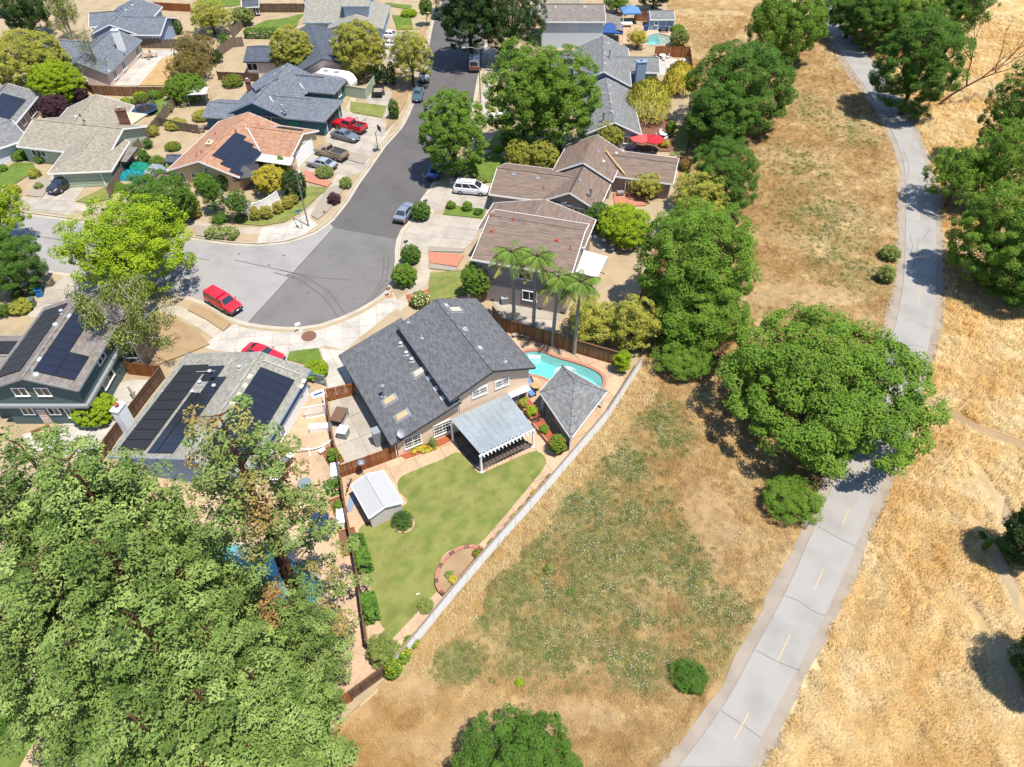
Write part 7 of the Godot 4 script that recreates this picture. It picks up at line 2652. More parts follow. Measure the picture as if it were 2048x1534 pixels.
	palm("third palm of the row behind the pool", Vector2(4.42,-57.68), 9.2, 53, Vector2(0.3, 0.1))
	palm("palm nearest the yellow-green tree, last of the row", Vector2(6.68,-56.4), 9.4, 54, Vector2(0.1, -0.2))
	# redwoods, bottom left
	redwood("rusty-tipped redwood in front of the solar roof", Vector2(-15.59,-25.56), 25, 5.2, "rusty", 9, 0.4)
	redwood("redwood reaching highest at the left edge", Vector2(-27.81,-25.94), 22, 5.6, "redwood", 0)
	redwood("redwood second from the left edge at the back", Vector2(-23.86,-24.04), 23, 5.4, "redwood", 1)
	redwood("redwood nearest the solar house corner", Vector2(-23.5,-26.15), 20, 4.6, "redwood", 2)
	redwood("redwood below the small green lawn patch", Vector2(-20.91,-22.87), 18, 4.6, "redwood", 3)
	redwood("redwood in the middle of the back row", Vector2(-20.89,-19.74), 22, 5.0, "redwood", 0)
	redwood("redwood at the left edge half way down the cluster", Vector2(-24.99,-19.56), 20, 5.0, "redwood", 2)
	redwood("redwood left of the bright blue pool", Vector2(-18.84,-20.76), 17, 4.4, "redwood", 1)
	redwood("redwood in the centre of the cluster", Vector2(-18.62,-16.66), 20, 5.0, "redwood", 3)
	redwood("redwood below the bright blue pool", Vector2(-16.55,-17.74), 16, 4.3, "redwood", 0)
	redwood("redwood low at the left of the cluster", Vector2(-22.34,-16.22), 18, 4.6, "redwood", 1)
	redwood("redwood low in the centre of the cluster", Vector2(-15.75,-14.15), 17, 4.6, "redwood", 2)
	redwood("redwood beside the bright red-brown fence", Vector2(-14.26,-16.16), 14, 4.2, "redwood", 3)
	redwood("redwood at the bottom edge left of centre", Vector2(-18.47,-12.96), 17, 4.8, "redwood", 0)
	redwood("redwood at the bottom edge nearest the fence", Vector2(-14.59,-13.4), 12, 4.2, "redwood", 1)
	redwood("low redwood at the right end beside the tan yard", Vector2(-14.04,-21.85), 11, 3.0, "redwood", 2)
	redwood("redwood cut by the left edge beside the patio", Vector2(-30.67,-24.35), 20, 5.0, "redwood", 3)
	redwood("redwood cut by the left edge below the middle", Vector2(-28.01,-18.4), 18, 5.0, "redwood", 0)
	redwood("redwood tip at the very bottom of the cluster", Vector2(-15.6,-11.45), 14, 4.6, "redwood", 3)
	tree("garden_tree", "dark broadleaf tree at the bottom left corner", Vector2(-35.35,-18.62),2.07,0.93,1.26, "maple", "deep")



# ---------------------------------------------------------------- shrubs and flowers
func bush(called: String, label: String, at: Vector2, rx: float, ry: float, hc: float, p: String, group := "", blossom := Color(0, 0, 0), kind := "shrub") -> Node3D:
	var o := thing(called, label, "shrub", v3(at, GY), 0.0, group)
	var r := RandomNumberGenerator.new()
	r.seed = hash(label) + int(at.x * 10)
	var b := MB.new()
	for k in 4:
		var a := TAU * k / 4.0
		b.tube([Vector3(0, -0.1, 0), Vector3(cos(a) * rx * 0.6, hc, sin(a) * rx * 0.6)], [0.05, 0.02], 4, false)
	part(o, "stem", b, M.bark)
	crown(o, "foliage", kind, p, rx, ry, hc, r.randi() % 1000)
	if blossom.a > 0 and blossom != Color(0, 0, 0):
		var L := Leaves.new(400, r.seed % 9999)
		for k in int(clampf(40 * rx * rx, 16, 300)):
			var d := L.rand_dir()
			d.y = absf(d.y)
			L.leaf(Vector3(d.x * rx, hc + d.y * ry, d.z * rx) * 1.02, (d + Vector3.UP).normalized(), d.cross(Vector3(0.3, 0.9, 0.2)).normalized(), 0.07, 0.06, blossom)
		part(o, "blossom", L.mesh(), M.leaf)
	return o


func hedge(label: String, a: Vector2, b: Vector2, w: float, hgt: float, p: String, y0 := GY) -> void:
	var d := b - a
	var o := thing("hedge", label, "hedge", v3((a + b) / 2, y0), heading(d))
	var L := Leaves.new(26000, hash(label))
	var n := clampi(int((d.length() * (w + 2 * hgt) + w * hgt * 2) * 12), 30, 700)
	for k in n:
		var q := Vector3(L.r.randf_range(-0.5, 0.5), L.r.randf(), L.r.randf_range(-0.5, 0.5))
		var out := Vector3.UP
		match L.r.randi() % 5:
			0: q.z = 0.5; out = Vector3.BACK
			1: q.z = -0.5; out = Vector3.FORWARD
			2: q.x = signf(q.x) * 0.5; out = Vector3.RIGHT * signf(q.x)
			_: q.y = 1.0
		L.clump(Vector3(q.x * d.length(), q.y * hgt, q.z * w), out, 0.22, 26, 0.09, 0.045, tone(pal[p], L.r), 0.18)
	part(o, "foliage", L.mesh(), M.leaf)
	var c := MB.new()
	for k in 5:
		c.tube([Vector3(d.length() * (k / 4.0 - 0.5) * 0.9, -0.1, 0), Vector3(d.length() * (k / 4.0 - 0.5) * 0.9, hgt * 0.8, 0)], [0.04, 0.02], 4, false)
	part(o, "stem", c, M.bark)


func build_shrubs() -> void:
	var K := "clipped shrubs beside the bulb"
	bush("round_shrub", "round clipped shrub nearest the silver-blue sedan", Vector2(-12.18,-83.23),1.3,1.35,1.14, "deep", K)
	bush("round_shrub", "upper of the two ball shrubs on the bulb pavement", Vector2(-12.52,-73.33),1.21,1.3,1.09, "deep", K)
	bush("round_shrub", "largest ball shrub on the bulb pavement", Vector2(-12.82,-68.84),1.52,1.47,1.25, "green", K)
	K = "small shrubs in the strip between the driveways"
	bush("round_shrub", "small clipped shrub near the pavement end of the strip", Vector2(-8.34,-85.89),0.68,0.64,0.49, "green", K)
	bush("round_shrub", "small clipped shrub in the middle of the strip", Vector2(-6.09,-85.38),0.71,0.76,0.6, "green", K)
	bush("round_shrub", "small loose shrub at the garage end of the strip", Vector2(-4.53,-84.36),0.61,0.51,0.37, "deep", K)
	K = "shrubs in the corner verge"
	bush("verge_shrub", "grey-green shrub on the corner verge near the driveway", Vector2(-23.67,-91.55),0.92,0.88,0.71, "dusty", K)
	bush("verge_shrub", "dark red shrub on the corner verge", Vector2(-24.59,-87.27),0.93,0.84,0.67, "plum", K)
	bush("verge_shrub", "agave and grey shrub beside the silver sedan", Vector2(-27.28,-94.81),1.38,0.77,0.61, "dusty", K)
	hedge("long loose rosemary hedge on the corner kerb", Vector2(-39.57,-79.33), Vector2(-35.79,-78.86), 1.7, 0.9, "dusty")
	K = "roses along the curved white fence"
	bush("rose_bush", "rose bush at the left end of the curved fence row", Vector2(-34.25,-82.99),0.7,1.13,0.94, "olive", K, S(226, 130, 110))
	bush("rose_bush", "second rose bush along the curved fence", Vector2(-32.9,-83.41),0.84,1.06,0.88, "olive", K, S(226, 130, 110))
	bush("rose_bush", "middle rose bush along the curved fence", Vector2(-31.62,-84.62),0.74,1.01,0.83, "olive", K, S(226, 130, 110))
	bush("rose_bush", "fourth rose bush along the curved fence", Vector2(-30.66,-85.9),0.78,1.01,0.83, "olive", K, S(226, 130, 110))
	bush("rose_bush", "rose bush at the right end of the curved fence row", Vector2(-30.08,-87.03),0.72,1.03,0.85, "olive", K, S(226, 130, 110))
	K = "clipped shrubs at the sage house"
	bush("round_shrub", "ball shrub under the left window of the sage house", Vector2(-74.01,-99.87),1.17,0.82,0.65, "green", K)
	bush("round_shrub", "ball shrub nearest the sage garage", Vector2(-70.42,-99.01),0.97,0.78,0.62, "green", K)
	bush("round_shrub", "yellowish ball shrub at the lawn edge of the sage house", Vector2(-69.41,-94.54),0.91,0.71,0.56, "olive", K)
	bush("round_shrub", "clipped shrub left of the sage house lawn", Vector2(-74.88,-96.2),0.7,0.6,0.45, "green", K)
	bush("round_shrub", "clipped shrub at the pavement end of the sage house lawn", Vector2(-70.1,-89.95),0.91,0.67,0.52, "olive", K)
	bush("round_shrub", "low shrub at the right pier of the sage garage", Vector2(-60.03,-93.54),0.79,0.49,0.35, "green", K)
	bush("round_shrub", "low shrub beside the right pier of the sage garage", Vector2(-59.13,-94.28),0.58,0.43,0.3, "green", K)
	bush("round_shrub", "tuft plant on the gravel of the sage house", Vector2(-67.26,-91.18),0.6,0.51,0.37, "dusty", K)
	bush("round_shrub", "big clipped shrub at the corner of the solar house drive", Vector2(-20.44,-53.17),1.4,0.83,0.66, "lime")
	bush("loquat_shrub", "broad loquat shrub left of the brown roof", Vector2(0.88,-96.79),1.9,2.39,2.2, "olive", "loquat shrubs")
	bush("loquat_shrub", "second broad loquat shrub touching the brown roof", Vector2(4.64,-96.98),2.38,2.28,2.1, "olive", "loquat shrubs")
	hedge("low hedge between the curved lawn and the dark roof", Vector2(-53.44,-150.71), Vector2(-47.18,-150.71), 2.2, 1.4, "deep")
	K = "columnar cypresses by the travel trailer"
	bush("cypress", "columnar cypress nearest the travel trailer", Vector2(-23.8,-127.48),0.62,1.86,1.71, "dark", K)
	bush("cypress", "middle columnar cypress by the travel trailer", Vector2(-22.53,-126.99),0.66,1.97,1.82, "dark", K)
	bush("cypress", "columnar cypress nearest the street", Vector2(-21.23,-127.01),0.79,2.15,1.98, "deep", K)
	bush("flowering_shrub", "upright shrub with pink flowers on the verge", Vector2(-19.33,-113.49),0.9,1.74,1.6, "deep", "", S(200, 90, 90))
	bush("flowering_shrub", "white rose bush at the corner of the slate roof", Vector2(-10.63,-64.86),1.16,0.96,0.78, "dusty", "", S(250, 246, 228, 0.7))
	# main garden
	hedge("dark hedge against the fence half way down the lawn", Vector2(-12.96,-32.68), Vector2(-11.83,-30.09), 0.9, 1.5, "deep")
	hedge("second dark hedge against the fence near the lawn's tip", Vector2(-11.34,-27.53), Vector2(-10.71,-25.77), 0.9, 1.4, "deep")
	bush("garden_shrub", "grey-green shrub at the tip of the lawn", Vector2(-9.52,-23.09),1.21,1.41,1.2, "dusty", "", Color(0, 0, 0), "fine")
	K = "sunflowers outside the white wall"
	bush("sunflower_plant", "sunflower plant at the upper end outside the wall", Vector2(-7.61,-24.07),0.6,0.34,0.31, "green", K, S(250, 210, 40))
	bush("sunflower_plant", "middle sunflower plant outside the wall", Vector2(-8.05,-22.96),0.59,0.79,0.72, "green", K, S(250, 210, 40))
	bush("sunflower_plant", "sunflower plant nearest the bottom gate", Vector2(-8.57,-21.74),0.61,1.15,1.06, "green", K, S(250, 210, 40))
	bush("garden_shrub", "small olive shrub beside the white wall near the lawn's tip", Vector2(-6.74,-27.01),0.63,0.41,0.28, "dusty")
	hedge("bright yellow flower strip below the house windows", Vector2(-9.3,-42.53), Vector2(-7.4,-43.38), 0.6, 0.35, "yellow")
	bush("garden_shrub", "tall flowering spire at the end of the flower strip", Vector2(-7.45,-43.34),0.38,0.76,0.59, "green", "", S(226, 150, 170))
	bush("garden_shrub", "pale succulent in the round planter", Vector2(-5.05,-29.66),0.36,0.16,0.45, "dusty")
	bush("garden_shrub", "golden succulent in the round planter", Vector2(-4.74,-29.2),0.4,0.18,0.47, "yellow")
	bush("garden_shrub", "red geranium in the round planter", Vector2(-2.85,-31.53),0.45,0.27,0.55, "green", "", S(226, 40, 44))
	K = "plants in the raised brick planters"
	bush("garden_shrub", "succulent at the house end of the first brick planter", Vector2(1.14,-48.44),0.54,0.54,0.9, "olive", K)
	bush("garden_shrub", "succulent at the gate end of the first brick planter", Vector2(1.91,-47.23),0.54,0.54,0.9, "lime", K)
	bush("garden_shrub", "succulent at the pergola end of the second planter", Vector2(3.07,-45.03),0.48,0.36,0.73, "green", K)
	bush("garden_shrub", "red geraniums nearest the white wall in the second planter", Vector2(4.18,-42.71),0.84,0.95,1.27, "green", K, S(226, 50, 44))
	K = "small plants along the white wall"
	var e0 := Vector2(3.65,-39.83)
	var e1 := Vector2(-2.57,-31.34)
	var say := ["nearest the second brick planter", "second from the planter end", "third from the planter end", "fourth from the planter end", "fifth from the planter end", "sixth from the planter end", "seventh from the planter end", "third from the round planter", "second from the round planter", "nearest the round planter"]
	for k in 10:
		var at := e0.lerp(e1, (k + 0.4) / 10.0)
		bush("bedding_plant", "small bedding plant along the wall, " + say[k], at, [0.3, 0.36, 0.42][k % 3], 0.28, 0.25, ["green", "olive", "yellow", "green"][k % 4], K, [S(226, 60, 60), Color(0, 0, 0), S(230, 60, 110), Color(0, 0, 0)][k % 4])
	hedge("clipped box cube by the narrow yard fence", Vector2(-16.25,-38.81), Vector2(-15.65,-37.93), 1.0, 1.0, "deep")
	bush("vegetable_patch", "leafy vegetables filling the first raised bed", Vector2(-16.52,-41.68),0.6,1.05,0.67, "green")
	bush("vegetable_patch", "leafy seedlings in the second raised bed", Vector2(-15.09,-36.15),0.44,0.86,0.49, "green")
	# sago palm
	var sp := thing("sago_palm", "dark sago palm in a round lawn bed", "shrub", v3(Vector2(-9.4,-34.76), GY))
	var tk := MB.new()
	tk.tube([Vector3(0, -0.1, 0), Vector3(0, 0.5, 0)], [0.2, 0.16], 8)
	part(sp, "trunk", tk, M.bark)
	for k in 34:
		var a := k * 2.39996
		var rise := lerpf(1.4, 0.1, k / 33.0)
		var L := Leaves.new(60, 700 + k)
		var d := Vector3(cos(a), 0, sin(a))
		for i in range(2, 26):
			var s := i / 26.0
			var q := Vector3(0, 0.5, 0) + d * 1.05 * s * cos(rise * 0.7) + Vector3.UP * (sin(rise) * s - 0.45 * s * s)
			for e in [-1, 1]:
				var dd: Vector3 = (d.cross(Vector3.UP) * e + d * 0.5 + Vector3.UP * 0.25).normalized()
				L.leaf(q + dd * 0.09, (Vector3.UP + d * 0.3).normalized(), dd, 0.1, 0.018, S(74, 104, 48) * 1.2)
		part(sp, "frond", L.mesh(), M.leaf)
	# other gardens
	K = "shrubs along the fence of the trampoline garden"
	bush("garden_shrub", "bright shrub left of the trampoline", Vector2(-64.18,-116.88),1.34,1.14,0.94, "lime", K)
	bush("garden_shrub", "bright shrub behind the trampoline", Vector2(-63.2,-119.97),1.19,0.99,0.81, "lime", K)
	bush("garden_shrub", "dark shrub behind the trampoline nearest the fence corner", Vector2(-61.41,-121.68),1.29,0.76,0.6, "green", K)
	bush("garden_shrub", "white-flowering shrub right of the trampoline", Vector2(-57.41,-115.96),0.83,0.93,0.76, "dusty", K, S(240, 240, 240))
	K = "shrubs round the vegetable plot"
	bush("garden_shrub", "shrub above the green tarpaulins", Vector2(-54.71,-98.33),0.93,1.25,1.05, "deep", K)
	bush("garden_shrub", "shrub at the foot of the grey fence by the pavement", Vector2(-55.98,-90.94),1.06,0.49,0.35, "green", K)
	bush("garden_shrub", "shrub left of the crape myrtles", Vector2(-42.57,-83.62),1.06,2.24,1.96, "olive", K)
	bush("garden_shrub", "dry grass clump behind the vegetable plot", Vector2(-54.18,-110.37),1.69,0.76,0.6, "olive", K)
	bush("garden_shrub", "small shrub between the vegetable plot and the little shed", Vector2(-52.35,-97.22),1.11,1.01,0.83, "green", K)
	bush("garden_shrub", "flowering shrub beside the low fence of the teal house", Vector2(-49.53,-126.88),1.86,0.99,0.81, "green", K, S(220, 100, 90))
	bush("garden_shrub", "creeper under the white awning of the teal house", Vector2(-50.79,-113.39),1.6,0.8,0.64, "olive", K)
	K = "plants at the green house drive"
	bush("garden_shrub", "yellow-green shrub beside the blue bin", Vector2(-56.33,-63.84),1.38,0.73,0.57, "olive", K)
	bush("garden_shrub", "dark shrub above the blue bin", Vector2(-56.18,-67.08),0.82,0.92,0.74, "deep", K)
	bush("garden_shrub", "red-flowering shrub at the left edge", Vector2(-58,-66.33),0.7,0.5,0.36, "deep", K, S(210, 40, 60))
	bush("garden_shrub", "fan palm tuft at the end of the white wall", Vector2(11.44,-53.58),0.88,1.49,1.57, "lime", "", Color(0, 0, 0), "fine")
	bush("garden_shrub", "yellow flowers beside the red parasols", Vector2(23.53,-103.67),0.85,0.55,0.6, "yellow")
	bush("garden_shrub", "dark shrub under the second weeping tree", Vector2(33.83,-153.95),1.53,0.69,0.54, "green")
	bush("garden_shrub", "low shrub on the pavement verge of the brown house", Vector2(-4.4,-93.19),0.94,0.53,0.39, "dusty")
	bush("garden_shrub", "yellow-green shrub at the top lawn by the street", Vector2(-21.99,-163.08),1.71,0.77,0.61, "lime")
	K = "weeds standing in the field"
	bush("field_weed", "small green weed in the middle of the green patch", Vector2(4.73,-28.43),0.4,0.18,-0.13, "deep", K)
	bush("field_weed", "yellow-green weed near the tree at the bottom", Vector2(0.51,-21.17),0.29,0.29,-0.03, "lime", K)
	bush("field_weed", "grey-green weed at the upper right of the green patch", Vector2(12.22,-30.55),0.37,0.17,-0.15, "dusty", K)
	bush("field_weed", "pale weed near the wall in the green patch", Vector2(2.98,-30.28),0.37,0.51,0.17, "dusty", K)
	bush("field_weed", "dark weed at the right of the golden field", Vector2(40.06,-33.7),0.43,0.19,-0.12, "deep", K)
	bush("field_weed", "bright weed near the right edge dark tree", Vector2(39.6,-32.37),0.29,0.88,0.51, "green", K)
	bush("field_weed", "weed at the left shoulder of the trail bend", Vector2(47.28,-74.32),1.25,1.01,0.63, "dusty", K)
	bush("field_weed", "second weed at the left shoulder of the trail bend", Vector2(44.95,-69.56),1.05,1.27,0.87, "dusty", K)
	K = "shrubs filling the upper left gardens"
	bush("garden_shrub", "olive shrub along the long grey fence below the awning", Vector2(-56.73,-107.39),1.03,1.03,0.84, "olive", K, Color(0, 0, 0), "airy")
	bush("garden_shrub", "green shrub along the long grey fence beside the sage chimney", Vector2(-56.07,-103.34),0.85,0.94,0.77, "deep", K, Color(0, 0, 0), "airy")
	bush("garden_shrub", "leafy shrub right of the greenhouse", Vector2(-49.46,-94.24),1.01,1.11,0.92, "green", K, Color(0, 0, 0), "airy")
	bush("garden_shrub", "red-dotted tomato bushes in the vegetable plot", Vector2(-52.14,-102.99),1.23,0.6,0.45, "green", K, S(220, 70, 60))
	bush("garden_shrub", "pink oleander at the wall end of the powder-blue house", Vector2(-67.89,-152.45),1.21,1.65,1.42, "deep", K, S(224, 150, 140))
	bush("garden_shrub", "bushes at the fence corner above the dry lawn", Vector2(-57.69,-122.44),1.38,1.07,0.89, "green", K, Color(0, 0, 0), "airy")
	bush("garden_shrub", "dark bush between the photinia and the leaning fence", Vector2(-55.48,-137.44),1.31,1.31,1.11, "dark", K, Color(0, 0, 0), "airy")
	bush("garden_shrub", "dark bush under the olive tree at the top", Vector2(-56.16,-145.45),1.27,1.38,1.17, "deep", K, Color(0, 0, 0), "airy")
	bush("garden_shrub", "dark bushes left of the crape myrtles on the corner", Vector2(-44.89,-83.06),1.4,1.21,1.02, "dark", K, Color(0, 0, 0), "airy")
	bush("garden_shrub", "low green bush under the crape myrtle", Vector2(-38.93,-82.69),1.4,0.63,0.48, "deep", K, Color(0, 0, 0), "airy")
	bush("garden_shrub", "low dark bush at the fence foot by the street corner", Vector2(-36.26,-82.78),1.07,0.48,0.34, "deep", K, Color(0, 0, 0), "airy")
	bush("garden_shrub", "tangled plants at the left edge above the green house", Vector2(-57.95,-62.79),1.02,1.02,0.84, "deep", K, Color(0, 0, 0), "airy")
	bush("garden_shrub", "red-leaved maple bush by the dark fence end", Vector2(25.31,-96.65),0.88,0.88,0.81, "russet", "", S(206, 96, 80), "airy")
	bush("garden_shrub", "bush in the shade below the large maples", Vector2(-0.54,-104.82),1.32,1.12,0.93, "deep", "", Color(0, 0, 0), "airy")
	bush("garden_shrub", "agapanthus clump on the upper lawn of the brown house", Vector2(-2.07,-102.45),1,0.45,0.31, "lime", "", Color(0, 0, 0), "airy")



# ---------------------------------------------------------------- street furniture and garden things
func boxy(called: String, label: String, category: String, at: Vector2, turn: float, parts_: Array, y0 := GY, group := "") -> Node3D:      # parts: [name, material, [[centre, size], ...]]
	var o := thing(called, label, category, v3(at, y0), turn, group)
	for p in parts_:
		var b := MB.new()
		b.tint = true
		for q in p[2]:
			b.box(q[0], q[1])
		part(o, p[0], b, M[p[1]])
	return o


func lamp_post(label: String, at: Vector2, arm: Vector2) -> void:
	var o := thing("street_lamp", label, "street lamp", v3(at, GY), heading(arm), "street lamps")
	var b := MB.new()
	b.lathe(Vector3.ZERO, [Vector2(0.2, 0), Vector2(0.2, 0.12), Vector2(0.12, 0.3)], 10)
	part(o, "base", b, M.galvanised)
	var p := MB.new()
	p.tube([Vector3(0, 0.1, 0), Vector3(0, 8.4, 0)], [0.11, 0.06], 10)
	part(o, "pole", p, M.galvanised)
	var a := MB.new()
	a.tube([Vector3(0, 8.2, 0), Vector3(0.25, 8.75, 0), Vector3(1.0, 9.1, 0), Vector3(2.2, 9.15, 0)], [0.05, 0.045, 0.04, 0.035], 8)
	part(o, "arm", a, M.galvanised)
	var h := MB.new()
	h.taper(Vector3(2.45, 9.06, 0), Vector2(0.7, 0.26), Vector2(0.5, 0.16), 0.14)
	part(o, "lamp_head", h, M.metal_pale)


func lounger(label: String, at: Vector2, turn: float, mat: String) -> void:
	var o := thing("sun_lounger", label, "sun lounger", v3(at, GY), turn, "loungers in the narrow yard")
	var f := MB.new()
	for s in [-1, 1]:
		f.box(Vector3(0, 0.3, s * 0.32), Vector3(1.9, 0.05, 0.05))
	part(o, "frame", f, M.dark_plastic)
	for x in [-0.8, 0.75]:
		for s in [-1, 1]:
			var l := MB.new()
			l.box(Vector3(x, 0.15, s * 0.3), Vector3(0.05, 0.3, 0.05))
			part(o, "leg", l, M.dark_plastic)
	var c := MB.new()
	for k in 4:
		c.box(Vector3(-0.72 + k * 0.33, 0.37, 0), Vector3(0.31, 0.1, 0.62))
	part(o, "seat_cushion", c, M[mat])
	var b := MB.new()
	for k in 2:
		b.box(Vector3(0.58 + k * 0.3, 0.47 + k * 0.17, 0), Vector3(0.33, 0.1, 0.62), Basis(Vector3.BACK, 0.52))
	part(o, "back_cushion", b, M[mat])


func parasol(label: String, at: Vector2, rad: float, hgt: float, mat: String, open := true, tilt := 0.0) -> void:
	var o := thing("parasol", label, "parasol", v3(at, GY))
	o.rotation.z = tilt
	var p := MB.new()
	p.tube([Vector3(0, -0.02, 0), Vector3(0, hgt, 0)], [0.03, 0.025], 6)
	p.lathe(Vector3.ZERO, [Vector2(0.3, 0), Vector2(0.3, 0.06), Vector2(0.05, 0.12)], 12)
	part(o, "pole", p, M.metal)
	var c := MB.new()
	if open:
		for k in 8:
			var a0 := TAU * k / 8
			var a1 := TAU * (k + 1) / 8
			c.face([Vector3(0, hgt, 0), Vector3(cos(a1) * rad, hgt - rad * 0.32, sin(a1) * rad), Vector3(cos(a0) * rad, hgt - rad * 0.32, sin(a0) * rad)])
			c.face([Vector3(cos(a0) * rad, hgt - rad * 0.32, sin(a0) * rad), Vector3(cos(a1) * rad, hgt - rad * 0.32, sin(a1) * rad), Vector3(cos(a1) * rad, hgt - rad * 0.32 - 0.12, sin(a1) * rad), Vector3(cos(a0) * rad, hgt - rad * 0.32 - 0.12, sin(a0) * rad)])
	else:
		c.lathe(Vector3(0, hgt * 0.42, 0), [Vector2(0.05, 0), Vector2(0.2, 0.1), Vector2(0.16, hgt * 0.3), Vector2(0.05, hgt * 0.56), Vector2(0, hgt * 0.6)], 10)
	part(o, "canopy", c, M[mat])


func pop_up(label: String, at: Vector2, turn: float, s: float, hgt: float, mat: String) -> void:
	var o := thing("canopy_tent", label, "canopy", v3(at, GY), turn)
	for x in [-1, 1]:
		for z in [-1, 1]:
			var l := MB.new()
			l.tube([Vector3(x * s, 0, z * s), Vector3(x * s, hgt, z * s)], [0.03, 0.03], 5)
			part(o, "leg", l, M.metal)
	var c := MB.new()
	var e := [Vector3(-s, hgt, s), Vector3(s, hgt, s), Vector3(s, hgt, -s), Vector3(-s, hgt, -s)]
	for k in 4:
		c.face([e[k], e[(k + 1) % 4], Vector3(0, hgt + 1.0, 0)])
		c.face([e[k] - Vector3.UP * 0.3, e[(k + 1) % 4] - Vector3.UP * 0.3, e[(k + 1) % 4], e[k]])
	part(o, "canopy", c, M[mat])


func table_set(label: String, at: Vector2, turn: float, top: String, chair: String, round_ := true) -> void:
	var o := thing("patio_table", "table of the " + label, "table", v3(at, GY), turn)
	var t := MB.new()
	if round_:
		t.lathe(Vector3(0, 0.7, 0), [Vector2(0, 0.04), Vector2(0.62, 0.04), Vector2(0.62, 0), Vector2(0, 0)], 16)
	else:
		t.box(Vector3(0, 0.72, 0), Vector3(1.7, 0.05, 0.95))
	part(o, "table_top", t, M[top])
	for k in 4:
		var l := MB.new()
		var a := TAU * (k + 0.5) / 4
		l.tube([Vector3(cos(a) * 0.5, 0, sin(a) * 0.42), Vector3(cos(a) * 0.4, 0.7, sin(a) * 0.34)], [0.025, 0.025], 5)
		part(o, "leg", l, M.iron)
	var w := ["near side", "right side", "far side", "left side"]
	for k in 4:
		var a := TAU * k / 4
		var c := at + Vector2(sin(a), cos(a)).rotated(-turn) * (1.05 if round_ else 1.15)
		var d := boxy("patio_chair", "chair at the %s of the %s" % [w[k], label], "chair", c, turn + a, [["seat", chair, [[Vector3(0, 0.42, 0), Vector3(0.48, 0.05, 0.46)]]], ["backrest", chair, [[Vector3(0, 0.68, 0.23), Vector3(0.48, 0.46, 0.05)]]]])
		for x in [-1, 1]:
			for z in [-1, 1]:
				var l := MB.new()
				l.box(Vector3(x * 0.21, 0.2, z * 0.2), Vector3(0.035, 0.42, 0.035))
				part(d, "leg", l, M.iron)


